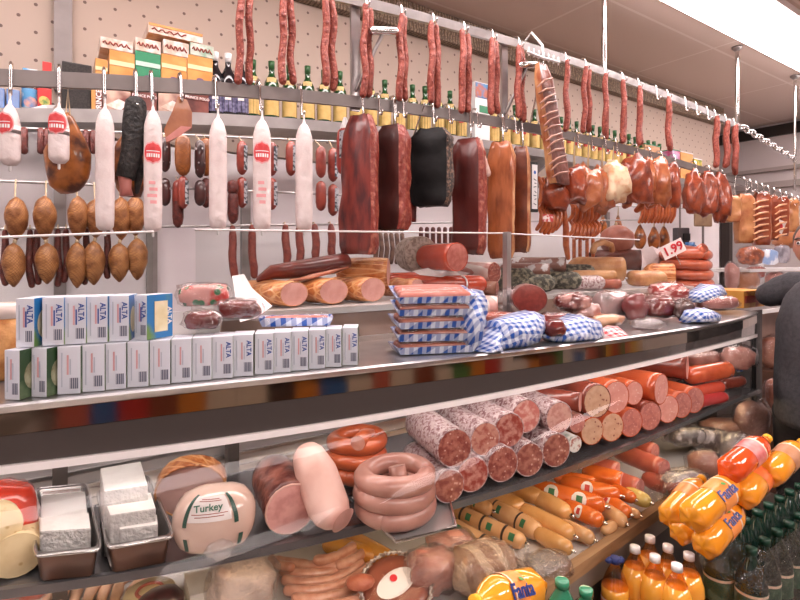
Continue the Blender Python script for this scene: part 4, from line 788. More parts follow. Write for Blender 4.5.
# long cured loin on top
P = [onY(px, y, Yq) for px, y, Yq in ((260, 279, 1.80), (272, 272, 1.79), (290, 270, 1.78), (312, 267, 1.77), (334, 264, 1.76), (346, 261, 1.76))]; r = sz(8.5, P[2])
t = thing('cured_loin', 'long dark cured loin lying over the netted hams', 'cured meat', (P[2].x, 1.78, P[2].z - r)); part('loin', MB().tube(P, [r * k for k in (.45, .85, 1.05, 1.1, 1.15, 1.0)], seg=16, wob=.15, ab=(1.4, 1), round1=False), LOIN, t)
part('fat_streak', MB().tube([onY(px, y, Yq) for px, y, Yq in ((295, 280, 1.742), (310, 277, 1.73), (325, 273, 1.725), (347, 267, 1.73))], [r * .2, r * .5, r * .42, r * .2], seg=8, ab=(1, .6), wob=.3), FAT, t)
# bolognas and friends
pxlog('bologna', 'big red bologna log with the cut end facing out', 'bologna', 457, 257, 14.5, 1.665, .0, .2, BOLO, BOLC, wob=.01)
t = pxlog('bologna', 'red bologna lying across below the big one with a white band', 'bologna', 478, 284, 9, 1.70, -.2, .1, BOLO, BOLC, wob=.02, cut=False)
c = onY(462, 284, 1.72); part('white_band', MB().tube([c + Vector((.0, .048 * math.cos(a), .048 * math.sin(a))) * .72 for a in [2 * PI * k / 16 for k in range(16)]], .004, seg=5, closed=True), WHITEP, t)
pxlog('salami_log', 'grey white mould salami standing behind the red bologna', 'salami', 421, 254, 18, 1.88, .03, .12, mat('mould_casing', '#b5a298', '#8f7a70', scale=60, lo=.45, hi=.6, rough=.8, bump=.5), mat('mould_face', '#b3a096', '#8c766c', scale=70, lo=.45, hi=.6, rough=.8, bump=.5), wob=.06)
pxlog('salami_log', 'pink white striped salami left of the guard post', 'salami', 494, 273, 11, 1.70, -.03, .22, SALW, SALC, wob=.02)
pxlog('salami_log', 'brown sausage under the striped salami by the guard post', 'salami', 497, 291, 7, 1.66, -.1, .16, mat('brown_casing', '#8d5a45', '#6d4030', scale=20, rough=.35), SALC)
pxlog('salami_log', 'thin red sausage behind the tray stack', 'salami', 433, 277, 5, 1.78, -.2, .05, BOLO, BOLC, cut=False)
PAPER = mat('crinkled_paper', '#f1e9ea', rough=.5, bump=.3)
a = onY(430, 272, 1.78); solo('paper_sheet', MB().add([onY(px, y, 1.75 + .02 * (i % 2)) for i, (px, y) in enumerate(((412, 271), (428, 268), (440, 273), (455, 270), (470, 273), (462, 277), (440, 277), (420, 275)))], [[0, 1, 7], [1, 2, 6, 7], [2, 3, 5, 6], [3, 4, 5]], 0, False), PAPER, 'white wrapping paper between the two bolognas', 'paper')
# salamis past the guard post
LSAL = mat('foil_wrapped_salami', '#8a5b50', '#c9c2c4', scale=22, lo=.5, hi=.56, rough=.3, coat=.4)
pxlog('salami_log', 'dark salami with silver paper labels, front one on the pepper logs', 'salami', 549, 271, 8, 1.72, -.2, .2, LSAL, DKC, wob=.02)
pxlog('salami_log', 'dark salami with silver paper labels, behind the front one', 'salami', 565, 265, 8, 1.78, -.2, .2, LSAL, DKC, wob=.02)
for i, (px, py, ry, Y, dx, lab) in enumerate(((546, 284, 9, 1.68, -.2, 'mouldy pepper salami in front below the labelled ones'), (573, 283, 9, 1.72, -.12, 'mouldy pepper salami second along, end on'), (587, 272, 8, 1.78, -.12, 'grey mould salami resting beyond the labelled ones'), (526, 276, 8, 1.74, -.16, 'greenish pepper salami next to the guard post'))):
    pxlog('pepper_salami', lab, 'salami', px, py, ry, Y, dx, .16, PEPPER, PEPPER, 'pepper salamis on the service shelf', cut=False, wob=.08)
pxlog('netted_white_salami', 'white netted sausage end beside the pepper salamis', 'salami', 598, 287, 7, 1.66, -.12, .06, MARB, MARB, cut=False, wob=.06)
# loaves and rolls
pxlog('smoked_roll', 'tan smoked roll with a dark cut end', 'smoked meat', 622, 269, 11.5, 1.72, -.2, .14, TANL, DKC, ab=(.85, 1.05), wob=.05)
pxlog('smoked_roll', 'dark smoked roll with a netted dark red end above the tan roll', 'smoked meat', 640, 260, 10.5, 1.82, -.16, .2, mat('dark_roll', '#6f3a30', '#4b2621', scale=18, rough=.35, bump=.4), mat('red_cut', '#83372f', '#4d221f', scale=40, lo=.45, hi=.6, rough=.4, bump=.4), wob=.12)
pxlog('smoked_roll', 'thin tan sausage with two slots under the tan roll', 'sausage', 614, 276, 6, 1.68, -.2, .1, TANL, SALC)
pxlog('smoked_roll', 'thin reddish sausage below the thin tan one', 'sausage', 619, 285, 5, 1.65, -.16, .08, mat('ruddy', '#a4553f', '#7c3a2c', scale=14, rough=.35), SALC)
c = onY(617, 240, 1.95); r = sz(16.5, c); t = thing('ham_ball', 'large round boiled ham behind the rolls', 'ham', (c.x, c.y, c.z - r)); part('ham', MB().blob(c, (r, r, r * .92), amp=.08, seed=4), mat('boiled_ham', '#b06f5e', '#9a5a4b', scale=12, rough=.35, bump=.2), t); part('tie', MB().tube([c + Vector((-.01, 0, r * .88)), c + Vector((-.01, 0, r * 1.02))], .008, seg=6), TWINE, t)
t = thing('sausage_ring', 'pale curled sausage on the tan roll', 'sausage', onY(600, 252, 1.80)); part('sausage', MB().tube([onY(px, y, 1.80) for px, y in ((593, 251), (595, 245), (603, 242), (611, 245), (612, 250))], .018, seg=10), TANL, t)
pxlog('meat_loaf', 'long tan meat loaf lying in front of the white paper', 'meat loaf', 658, 278, 8, 1.66, -.16, .05, TANL, TANL, cut=False, wob=.14, ab=(1.1, .95))
pxlog('meat_loaf', 'round cut loaf end with an orange rind before the ring stack', 'meat loaf', 673, 281, 10, 1.66, -.08, .08, HAMS, mat('loaf_cut', '#d09a78', '#b97f5e', scale=20, rough=.45), ab=(.8, 1.1))
a = onY(646, 258, 1.95); solo('paper_sheet', MB().add([onY(px, y, 1.9 + .03 * (i % 2)) for i, (px, y) in enumerate(((630, 262), (640, 250), (652, 246), (664, 252), (664, 266), (650, 272), (638, 271)))], [[0, 1, 6], [1, 2, 5, 6], [2, 3, 4, 5]], 0, False), PAPER, 'bright white paper standing behind the tan meat loaf', 'paper')
# ---- stack of ring sausages with a price card
RING = mat('ring_sausage', '#cf6d4e', '#b7573c', scale=14, rough=.28, coat=.5, bump=.1); RY2 = 1.8
for i, (cx, cy) in enumerate(((685, 258.5), (685, 268.5), (686, 279), (687, 289), (688, 298.5))):
    c = onY(cx, cy - 3.5, RY2); R = sz(22.5, c); r = sz(5.2, c); c.z = max(c.z, ZL + r * 1.05 + (4 - i) * r * 1.9)
    t = thing('ring_sausage', 'orange pink ring sausage, %s from the top of the stack' % nth(i + 1), 'sausage', (c.x, c.y, c.z - r), 0, 'stack of ring sausages')
    part('casing', MB().tube([c + Vector((R * math.cos(a), R * math.sin(a) * .8, .004 * math.sin(a * 2 + i))) for a in [-PI * .5 + i + 1.88 * PI * k / 22 for k in range(23)]], r, seg=12, wob=.03), RING, t)
    if i == 0: part('tail', MB().tube([c + Vector((R * .1, .02, r)), onY(697, 252, RY2 - .1), onY(704, 248, RY2 - .14)], r * .95, seg=12, round1=False), RING, t); e = onY(704, 248, RY2 - .14); part('cut_face', MB().disc(e + Vector((.004, -.002, .003)), (.6, -.35, .4), r * .9, dome=.1), mat('ring_cut', '#efc9bd', '#d99a8c', scale=40, rough=.5), t)
SIGN = mat('sign_white', '#f7efec', rough=.5); SRED = mat('sign_red', '#d62a36', rough=.5)
def card(label, px, py, hw, hh, Y, body, size, tilt, name='price_card'):
    c = onY(px, py, Y); rt = RT.copy(); rt.z = math.tan(tilt); rt.normalize(); up = (UP - rt * UP.dot(rt)).normalized(); n = rt.cross(up)
    t = thing(name, label, 'sign', c); q = [c + rt * (a * hw) + up * (b * hh) for a, b in ((-1, -1), (1, -1), (1, 1), (-1, 1))]
    part('card', MB().add(q + [v - n * .002 for v in q], [[0, 1, 2, 3], [7, 6, 5, 4], [0, 4, 5, 1], [1, 5, 6, 2], [2, 6, 7, 3], [3, 7, 4, 0]], 0, False), SIGN, t); (text(body, size, SRED, t, c + n * .003, rt, up) if body else part('red_mark', MB().disc(c + n * .003, n, hw * .55, ab=(1, 1.2), wob=.8), SRED, t)); part('pin', MB().tube([c - up * hh, c - up * (hh + .06)], .003, seg=5), CHROME, t); return t
card('tilted price card reading 1.99 above the ring sausages', 673, 249, .072, .042, RY2 - .14, '1.99', .075, .45)
# scale / machines against the far wall
c = onY(681, 236, 2.3); t = thing('wall_telephone', 'small dark device and blue cup shelf near the far wall', 'device', c); part('body', MB().box(c, (.06, .03, .07), rz=-.4, bev=.008), mat('device_dark', '#4a4446', rough=.5), t); part('keypad', MB().box(c + Vector((.01, -.04, -.01)), (.03, .01, .03), rz=-.4), BLACK, t)
solo('wall_conduit', MB().tube([onY(680, 232, 2.3), onY(680, 196, 2.3)], .008, seg=6), GREYM, 'thin dark pipe running up the white wall behind the price card', 'pipe')
c = onY(690, 247, 2.2); t = thing('blue_mug', 'blue mug near the price card', 'mug', c - Vector((0, 0, .04))); part('cup', MB().lathe(c - Vector((0, 0, .04)), (0, 0, 1), [(0, .03), (.005, .035), (.08, .038)], seg=14), mat('mug_blue', '#2f5f94', rough=.3), t); part('handle', MB().tube([c + RT * .035 + Vector((0, 0, .02)), c + RT * .06, c + RT * .035 - Vector((0, 0, .025))], .006, seg=6), MATS['mug_blue'], t)
# ================================================================ ledge: two rows of cheese cartons
BW = mat('carton_white', '#dfe2ec', '#d5d9e4', scale=5, rough=.4); BG = mat('carton_green_side', '#2c4a2b', '#6c7f5c', scale=18, lo=.5, hi=.7, rough=.35); BBL = mat('carton_blue_side', '#2f78b5', '#6a8f4d', scale=9, lo=.52, hi=.62, rough=.35)
PRT = mat('carton_print_blue', '#2e4f9c', rough=.5); PRR = mat('carton_print_rose', '#d9a5a8', rough=.5); BAR = mat('barcode', '#e8e8ee', '#3f4660', scale=1, rough=.6, bands=('#434a66', 90, .5, 'X')); PALE = mat('carton_grey_print', '#b9bfcd', rough=.5)
CHS = mat('cheese_picture', '#e9dfc0', '#d8c793', scale=20, rough=.5)
bh, bw, bd = .098, .0225, .036
CM = {}
def carton(px, row, wpx, label, delta, top=0):
    z = ZL + .001 + row * (bh + .002); p = onZ(px, 0 + 0, z) if 0 else None
    # front-centre point on the line of cartons just behind the ledge edge
    rd = ray(px, 300); k = 1.0
    for _ in range(30):
        q = EYE + rd * k; k *= (yL(q.x) + .035 + row * .012) / q.y
    q = EYE + rd * k; th = math.atan2(q.x, q.y) + delta; w = wpx * dep(q) / F / 2
    rz = -th; ax = Vector((math.cos(rz), math.sin(rz), 0)); back = Vector((-math.sin(rz), math.cos(rz), 0)); c = Vector((q.x, q.y, z)) + back * bd
    t = thing('cheese_carton', label, 'carton', c, rz, 'upper row of cheese cartons' if row else 'lower row of cheese cartons')
    side = BBL if row else BG; me = MB().box((0, 0, bh / 2), (w, bd, bh / 2), bev=.0012, mis={'x': 1, '-x': 1}); part('carton', me.mesh('carton', [BW, side]), None, t)
    f = -bd - .0008
    part('barcode', MB().box((w * .45, f, .022), (w * .36, .0006, .011)), BAR, t, True)
    text('ALTA', .015, PRT, t, (w * .55, f - .0006, .066), (0, 0, -1), (1, 0, 0), local=True) if top else None
    part('print_line', MB().box((-w * .1, f, .06), (.0016, .0005, .02)), PRR, t, True); part('print_line', MB().box((w * .12, f, .056), (.0012, .0005, .016)), PALE if not row else PRT, t, True); part('print_line', MB().box((-w * .6, f, .05), (.001, .0005, .035)), PALE, t, True)
    part('side_picture', MB().disc((w + .0008, -.004, bh * .45), (1, 0, 0), .022, ab=(1, 1.3)), CHS if row else mat('dish_picture', '#a9a98c', '#6d6a4c', scale=40, rough=.5), t, True)
    return t, w, c, th
lowx = [(12, 17, .78), (39, 17, .74), (69, 21, .36), (93, 21, .26), (115, 20, .22), (138, 19.5, .2), (160, 19, .14), (181.5, 19, .1), (202, 18.5, .1), (222.5, 20, .08), (243, 20, .08), (264, 18, .06), (282, 17.5, .05), (299.5, 17, .05), (317, 16.5, .05), (333.5, 16, .05), (350, 15.5, .06)]
for i, (px, w, dl) in enumerate(lowx): carton(px, 0, w, 'white cheese carton in the lower row, %s from the picture edge' % nth(i + 1), dl, top=i > 8)
for i, (px, w, dl) in enumerate(((25, 17, .5), (53, 19, .3), (75, 19.5, .26), (97, 19, .25), (119, 18, .25), (143, 15, .3))):
    if i < 5: carton(px, 1, w, 'blue sided cheese carton in the upper row, %s from the picture edge' % nth(i + 1), dl, top=True)
t, w, c, th = carton(140.5, 1, 17, 'last carton of the upper row turned to show its blue picture side', .85, top=True)
for o in list(t.children):
    if o.name.startswith('side_picture'): bpy.data.objects.remove(o)
part('side_picture', MB().box((w + .001, .002, bh * .5), (.0006, .018, .034)), CHS, t, True); text('ALTA', .016, TXW, t, (w + .0016, .025, bh * .5), (0, 0, -1), (0, 1, 0), local=True)
# ---- packs lying on the cartons
GING = gingham('blue_gingham', '#1d54ae', '#dfe7f6', .0125); GINGR = gingham('red_gingham', '#d23c46', '#fbeef0', .0125)
WURST = mat('pink_wiener', '#d5897a', '#c37464', scale=20, rough=.28, coat=.5); WURST2 = mat('ruddy_wiener', '#a5624c', '#8c4c3b', scale=20, rough=.28, coat=.5)
def wiener_pack(name, label, c, L, Wd, rz, group=None, n=4, m=WURST, tray=GING, flap=True, tilt=0):
    ca, sa = math.cos(rz), math.sin(rz); X = Vector((ca, sa, 0)); Y = Vector((-sa, ca, 0)); t = thing(name, label, 'sausage pack', c, 0, group); c = Vector(c); r = Wd / n * .95
    P = lambda a, b, z: c + X * a + Y * b + Vector((0, 0, z + (b + Wd) * tilt))
    hw, hl = Wd + .006, L + .008
    o = [[P(-hl * s, -hw * s2, z), P(hl * s, -hw * s2, z), P(hl * s, hw * s2, z), P(-hl * s, hw * s2, z)] for s, s2, z in ((.93, .9, .001), (1.0, 1.0, .016), (1.03, 1.05, .023), (.99, .98, .022), (.9, .86, .005))]
    mb = MB().rings(o, sum(o[0], Vector()) / 4, sum(o[-1], Vector()) / 4, smooth=False)
    for q in mb.v: q.z += .002 * noise.noise(q * 40)
    part('paper_tray', mb, tray, t)
    for i in range(n):
        b = -Wd + Wd / n * (2 * i + 1); part('wiener', MB().tube([P(-L + r, b, .006 + r), P(0, b, .008 + r), P(L - r, b, .006 + r)], r * .93, seg=9), m, t)
    w = MB().box(P(0, 0, .012 + r), (L + .002, Wd + .003, r + .006), rz=rz, bev=.012)
    for q in w.v: q.z += ((q - c).dot(Y)) * tilt
    part('wrap', w, NET_FILM, t); return t
bz = ZL + bh + .003
c = onZ(301, 326, bz); 
wiener_pack('wiener_pack', 'pack of pale wieners on a blue checked tray lying on the cartons', (c.x, c.y + .03, bz), .085, .034, -.42)
# ---- dark meat packs in film beside it
VAC = mat('vacuum_ham', '#7c2f2c', '#592020', scale=14, lo=.4, hi=.62, rough=.18, coat=.8, bump=.2); VACF = mat('vacuum_fat', '#e6c3b4', rough=.3)
def bag_pack(name, label, px, py, w, h, Y=None, Z=None, m=VAC, amp=.18, seed=0, group=None, dep_=.6, film_m=None, cat='meat pack', power=.75, film_k=1.18, tail=None, rz=0, base=None):
    base = base if base is not None else (ZL if Y and Y < 1.6 and not py > 345 else None)
    if Y and base == ZL: q = onZ(px, py + h * .5, ZL); Y = min(Y, max(q.y + .02, yL(q.x) + .05))
    c = onY(px, py, Y) if Y else onZ(px, py, Z); a = sz(w, c) / 2; b = sz(h, c) / 2
    if base is not None: c.z = max(c.z, base + b * 1.16)
    t = thing(name, label, cat, (c.x, c.y, c.z - b), 0, group)
    part('meat', MB().blob(c, (a, a * dep_, b), rz=-PSI * .7 + rz, amp=amp, seed=seed, power=power, amp2=.05), m, t)
    wv = part('clear_wrap', MB().blob(c + Vector((0, 0, b * .06)), (a * film_k, a * dep_ * 1.15, b * 1.1), rz=-PSI * .7 + rz, amp=.12, amp2=.14, fr2=7, seed=seed + 9, power=power), film_m or FILM, t)
    if tail: q = onY(tail[0], tail[1], c.y); part('twisted_end', MB().tube([c.lerp(q, .5), c.lerp(q, .8), q], [b * .7, b * .22, b * .55], seg=14, wob=.5, round0=False, round1=False, cap=False), film_m or FILM, t)
    return t
bag_pack('vacuum_meat_pack', 'dark red vacuum packed ham piece lying on the cartons near the wieners', 239, 309, 42, 20, Y=1.30, seed=2, tail=(268, 322))
bag_pack('vacuum_meat_pack', 'smaller dark vacuum packed piece at the edge of the carton row', 203, 320, 34, 19, Y=1.28, seed=3)
t = bag_pack('patterned_meat_pack', 'pack with red and green printed film behind the dark ham piece', 205, 295, 44, 22, Y=1.46, m=mat('printed_film', '#e8a9a0', '#d64a44', scale=20, lo=.5, hi=.6, rough=.25, spots=('#3f7f55', 34, .28), coat=.5), seed=4, power=.55)
solo('paper_sheet', MB().add([onY(px, y, Y) for px, y, Y in ((232, 276, 1.56), (244, 274, 1.56), (252, 288, 1.54), (272, 306, 1.44), (256, 318, 1.38), (240, 322, 1.36), (236, 300, 1.46))], [[0, 1, 2, 6], [2, 3, 4, 6], [4, 5, 6]], 0, False), PAPER, 'white paper sticking up behind the dark ham piece', 'paper')
# orange bread-like pack at the edge
t = thing('crispbread_jar', 'tub of orange crispbread cut by the picture edge behind the cartons', 'tub', onZ(8, 345, ZL)); c = onY(6, 322, 1.50); r = sz(17, c)
part('contents', MB().lathe((c.x, 1.50, ZL + .002), (0, 0, 1), [(0, r * .9), (.01, r), (onY(6, 318, 1.5).z - ZL, r)], seg=20), mat('crispbread', '#d59a5c', '#b9773d', scale=40, rough=.5, bump=.4), t); zz = onY(6, 318, 1.5).z; part('lid', MB().lathe((c.x, 1.50, zz + .001), (0, 0, 1), [(0, r * 1.03), (.03, r * 1.03), (.034, r * .9)], seg=20), mat('tub_lid', '#f0dbd2', rough=.3), t)
# ---- stack of checked trays
for i in range(5):
    c = onZ(436, 353, ZL); rz = -.40 + (.05, -.04, .06, -.03, .02)[i]
    wiener_pack('wiener_pack', 'sausage pack on blue checked tray, %s from the bottom of the stack' % nth(i + 1), (c.x + .006 + .004 * (i % 2), c.y + .028, ZL + .002 + i * .0365), .11, .054, rz, 'stack of checked sausage packs', tilt=.05 * i, n=4, m=WURST if i == 4 else WURST2)
def crumple(name, label, pts, Y, m, cat='wrapped meat', amp=.02, Y2=.05, seed=0, group=None, meat=None, lay=True):
    bq = max(pts, key=lambda q: q[1]); Y = min(Y, max(onZ(bq[0], bq[1] - 1, ZL).y, yL(onZ(bq[0], bq[1] - 1, ZL).x) + .045)) if lay else Y
    n = len(pts); A = [onY(x, y, Y) for x, y in pts]; c = sum(A, Vector()) / n; t = thing(name, label, cat, (c.x, c.y + .02, min(a.z for a in A)), 0, group); rings = []
    for k, (f, dy) in enumerate(((1, Y2), (1.0, .02), (.97, -.0), (.7, -.03), (.35, -.045))):
        rings.append([c + (a - c) * f + Vector((0, dy + amp * noise.noise(a * 20 + Vector((seed, k, 0))), amp * .4 * noise.noise(a * 25 + Vector((k, seed, 3)))))  for a in A])
    for r_ in rings:
        for q in r_: q.z = ZL + .002 + .1 * max(0, q.z - ZL) if q.z < ZL + .01 and lay else q.z
    part('checked_wrap', MB().rings(rings, c + Vector((0, Y2, 0)), c + Vector((0, -.05, 0))), m, t)
    if meat: q = onY(meat[0], meat[1], Y - .0); part('meat', MB().blob(q, (sz(meat[2], q), .04, sz(meat[3], q)), amp=.2, seed=seed, rz=-.5), VAC if len(meat) < 5 else meat[4], t)
    return t
crumple('wrapped_meat_pack', 'crumpled blue checked film hanging off the end of the tray stack', [(466, 292), (484, 290), (480, 302), (466, 306), (478, 316), (482, 328), (472, 340), (474, 352), (464, 356), (462, 320)], 1.30, GING, seed=1)
crumple('wrapped_meat_pack', 'large blue checked parcel leaning beside the tray stack', [(497, 322), (520, 316), (536, 311), (545, 316), (546, 326), (538, 344), (520, 352), (500, 354), (490, 356), (486, 348), (498, 334)], 1.29, GING, seed=2)
crumple('wrapped_meat_pack', 'loose blue checked end of paper on the ledge beside the tray stack', [(474, 350), (488, 342), (498, 328), (496, 352), (488, 356), (474, 356)], 1.26, GING, seed=7)
crumple('wrapped_meat_pack', 'blue checked parcel with white paper in the middle of the ledge', [(546, 336), (560, 326), (582, 315), (600, 320), (606, 334), (598, 347), (572, 349), (554, 347)], 1.27, GING, seed=3, meat=(554, 328, 12, 9))
crumple('wrapped_meat_pack', 'red checked parcel on the ledge edge', [(597, 340), (606, 329), (618, 327), (627, 335), (623, 344), (606, 347)], 1.13, GINGR, seed=4, lay=False, Y2=.03)
crumple('wrapped_meat_pack', 'upper blue checked parcel beside the ring stack', [(696, 302), (702, 291), (712, 284), (721, 285), (724, 294), (714, 299), (704, 303)], 1.30, GING, seed=5, lay=False)
crumple('wrapped_meat_pack', 'lower blue checked parcel near the far end of the ledge', [(690, 322), (694, 311), (706, 308), (719, 313), (716, 321), (700, 325)], 1.25, GING, seed=6)
bag_pack('meat_pack', 'oval dark pink meat pack between the two checked parcels', 717, 303, 40, 14, Y=1.27, m=mat('dusky_pink', '#a8635a', '#8f4d46', scale=12, rough=.3, coat=.4), seed=6, film_k=1.05)
# big cut salami in film, and other film packs along the ledge
t = pxlog('cut_salami', 'large dark red cut salami in film right of the guard post', 'salami', 530, 299, 15, 1.34, .07, .085, mat('dark_salami_skin', '#8a4a40', '#6a332c', scale=14, rough=.3, coat=.4), mat('dark_red_cut', '#7c2f26', '#8f3c31', scale=60, rough=.35), ab=(1.15, .95), dome=.1, wob=.05)
c = onY(526, 300, 1.38); part('clear_wrap', MB().blob(c + Vector((-.01, .05, .0)), (.085, .06, .05), amp=.15, amp2=.15, seed=8, rz=-.6), FILM, t)
pxlog('cut_salami', 'pink white striped cut roll behind the tray stack end', 'salami', 497, 306, 10, 1.42, -.1, .1, SALW, BOLC, wob=.04)
bag_pack('vacuum_meat_pack', 'dark ham slices in film under the checked parcel', 500, 316, 42, 9, Y=1.36, m=mat('ham_slices', '#b8573f', '#7c2f26', scale=20, rough=.25, coat=.5), seed=12)
MIX = mat('mixed_cuts', '#6a2e2a', '#c9948a', scale=22, lo=.45, hi=.6, rough=.2, coat=.7)
for i, (px, py, w, h, Y, m, lab) in enumerate(((572, 302, 30, 15, 1.34, MIX, 'film pack of mixed dark cuts behind the white paper'), (554, 322, 30, 14, 1.3, VAC, 'dark meat pack between two blue checked parcels'), (586, 311, 24, 14, 1.32, mat('pale_cuts', '#d8b7b0', '#b06a60', scale=25, rough=.25, coat=.6), 'pale sliced pack on the blue checked parcel'), (606, 322, 30, 10, 1.29, mat('orange_cut', '#e0b08a', '#c98f66', scale=14, rough=.3, coat=.5), 'pale orange filet pack above the red checked parcel'),
        (635, 310, 22, 22, 1.34, mat('dusky_ham', '#8e4646', '#6d3234', scale=9, rough=.25, coat=.6), 'dark rose ham pack under clear film'), (612, 305, 34, 22, 1.38, mat('pale_film_ham', '#b79a98', '#8d8a88', scale=12, rough=.2, coat=.7), 'large pale film wrapped pack in the middle of the ledge'), (659, 310, 30, 19, 1.31, VAC, 'bright dark red vacuum pack at the middle of the ledge'), (668, 293, 31, 17, 1.38, mat('bacon_slices', '#a33c3a', '#e5b5ae', scale=26, lo=.48, hi=.56, rough=.2, coat=.7, stretch=(1, 1, 2.5)), 'streaky bacon pack leaning above the dark red one'),
        (684, 312, 18, 17, 1.28, mat('brown_beans', '#3d2420', '#5d3a31', scale=40, rough=.3, coat=.6), 'small pack of dark brown pieces before the checked parcel'), (648, 326, 26, 8, 1.24, FILM2, 'flat empty film scrap on the ledge edge'))):
    bag_pack('film_meat_pack', lab, px, py, w * 1.22, h * 1.25, Y=Y, m=m, seed=20 + i, group='film packs along the ledge', power=.85, amp=.3, film_m=NET_FILM if m is not FILM2 else FILM, film_k=1.1)
solo('paper_sheet', MB().add([onY(px, y, 1.3) for px, y in ((566, 318), (580, 313), (590, 318), (586, 330), (572, 326))], [[0, 1, 2, 3, 4]], 0, False), PAPER, 'white paper on the middle blue checked parcel', 'paper')
# cardboard tray at the end
a = onZ(756, 306, ZL); a.x, a.y = 3.30, 1.26; t = thing('cardboard_tray', 'orange printed cardboard tray at the far end of the ledge', 'box', (a.x, a.y + .12, ZL + .002)); part('carton', MB().box((a.x - .02, a.y + .14, ZL + .05), (.13, .11, .048), bev=.003), mat('tray_orange', '#d79a45', '#b9552c', scale=9, lo=.5, hi=.6, rough=.5), t); part('printed_band', MB().box((a.x - .02, a.y + .028, ZL + .05), (.12, .001, .02)), mat('tray_red', '#c0452c', rough=.5), t)
FILM3 = film('crumpled_film', '#fbf9f9', gloss=.42, rough=.1, bump=1.6, bscale=45)
# ================================================================ goods on the display shelf inside the case
HC_ = [mat('headcheese_a', '#8a4038', '#b87466', scale=55, lo=.4, hi=.6, rough=.35, spots=('#dcb4a6', 70, .13), coat=.3), mat('headcheese_b', '#cc9080', '#a9564a', scale=45, lo=.46, hi=.6, rough=.35, spots=('#e4c0b0', 60, .14), coat=.3), mat('headcheese_c', '#9c3f34', '#cc9084', scale=50, lo=.42, hi=.6, rough=.35, coat=.3), mat('headcheese_d', '#d07a70', '#e8b6aa', scale=45, lo=.45, hi=.6, rough=.4, coat=.2), mat('headcheese_e', '#dba89c', '#c98a80', scale=55, lo=.45, hi=.6, rough=.4, coat=.2), mat('headcheese_f', '#8f4a40', '#b97868', scale=45, lo=.42, hi=.6, rough=.35, spots=('#dcb0a0', 60, .16), coat=.3)]
g = 'marbled headcheese logs'
SH_ = ZS + .002
def caselog(name, label, px, py, ry, Y, dX, dY, m, mc, group=None, **k):
    return pxlog(name, label, 'sausage log', px, py, ry, Y, dX, dY, m, mc, group, **k)
LG = [(454.5, 448, 19.5, 1.10, 0, 'headcheese log with dark red face at the near end of the top row'), (485, 439, 17, 1.13, 1, 'headcheese log with pale orange face second in the top row'), (509, 430, 17.5, 1.12, 2, 'headcheese log with bright red face third in the top row'), (526, 416, 17, 1.16, 3, 'headcheese log with pink face set back behind the bright red one'), (559, 417.5, 16, 1.12, 4, 'headcheese log with pale pink face ending the top row'),
      (449, 486, 17, 1.10, 5, 'headcheese log half hidden by the pinkish grey ring sausages'), (472.5, 474, 18, 1.10, 2, 'headcheese log with pink red face, second in the bottom row'), (502.5, 464, 18, 1.10, 0, 'headcheese log with white flecked face, third in the bottom row'), (529, 459.5, 17, 1.10, 5, 'headcheese log with grey brown face, fourth in the bottom row'), (556, 450, 17, 1.10, 5, 'headcheese log with brown face ending the bottom row')]
for i, (px, py, r, Y, k, lab) in enumerate(LG):
    caselog('headcheese_log', lab, px, py, r, Y, .05, .22, MARB, HC_[k], g, wob=.04, dome=.08, base=SH_)
BRN = mat('brown_red_casing', '#8f4131', '#6f2f25', scale=14, rough=.25, coat=.5); ORC = mat('orange_casing', '#cf6038', '#b94d2b', scale=14, rough=.25, coat=.5); SPK = mat('speckled_cut', '#d8b196', '#c99c80', scale=40, rough=.45, spots=('#8a4a3c', 50, .14)); PKC = mat('pink_cut', '#e5a79c', '#d9958a', scale=30, rough=.45, spots=('#f1cfc5', 70, .14)); PKD = mat('dull_pink_cut', '#c47f76', '#b06d66', scale=50, lo=.45, hi=.6, rough=.45, spots=('#dca79d', 80, .15))
caselog('cut_sausage_log', 'long brown red sausage with small pale oval cut, lying across behind the pink log', 580, 402, 10, 1.14, -.1, .2, BRN, PKC, base=SH_ + .07)
caselog('cut_sausage_log', 'short brown sausage end under the long brown red one', 577, 423, 10, 1.12, .04, .2, mat('dull_brown', '#9c6458', '#85503f', scale=14, rough=.35), PKD, base=SH_ + .03)
caselog('cut_sausage_log', 'small sausage end with a white label cap at the foot of the logs', 575, 444, 8.5, 1.09, .03, .2, mat('label_casing', '#e2dcd6', '#a8b0a4', scale=40, lo=.5, hi=.6, rough=.4), mat('label_face', '#e8e2dd', '#b06c60', scale=50, lo=.5, hi=.6, rough=.4), base=SH_)
TP = [(597, 401, 17, 1.12, BRN, SPK, 'tan speckled cut face, first of the orange casing row'), (616, 397, 16.5, 1.12, ORC, PKC, 'pale pink cut face next to the tan speckled one'), (634, 393, 12, 1.13, ORC, PKC, 'pink slanted cut face in the top row'), (661, 389, 15.5, 1.12, ORC, PKC, 'long orange sausage with a round pink cut in the top row')]
for i, (px, py, r, Y, m, mc, lab) in enumerate(TP):
    caselog('bologna_log', lab, px, py, r, Y, (.05, .05, .04, -.02)[i], (.2, .2, .2, .24)[i], m, mc, 'orange casing logs', base=SH_ + .075, dome=.05)
BT = [(592, 431, 14, ORC, SPK), (612, 427, 14.5, ORC, SPK), (631, 422.5, 14.5, ORC, PKD), (650, 416, 14.5, BRN, PKD), (668, 409, 14, ORC, PKC), (682, 405, 13, ORC, PKD), (694.5, 400, 13, ORC, PKD)]
for i, (px, py, r, m, mc) in enumerate(BT):
    caselog('bologna_log', 'cut orange casing log in the bottom row, %s past the headcheese' % nth(i + 1), px, py, r, 1.12, .05, .2, m, mc, 'orange casing logs', base=SH_, dome=.05)
caselog('cut_sausage_log', 'dark orange sausage with a steep slanted pink cut', 687, 374, 13, 1.2, -.06, .16, BRN, PKC, base=SH_ + .13)
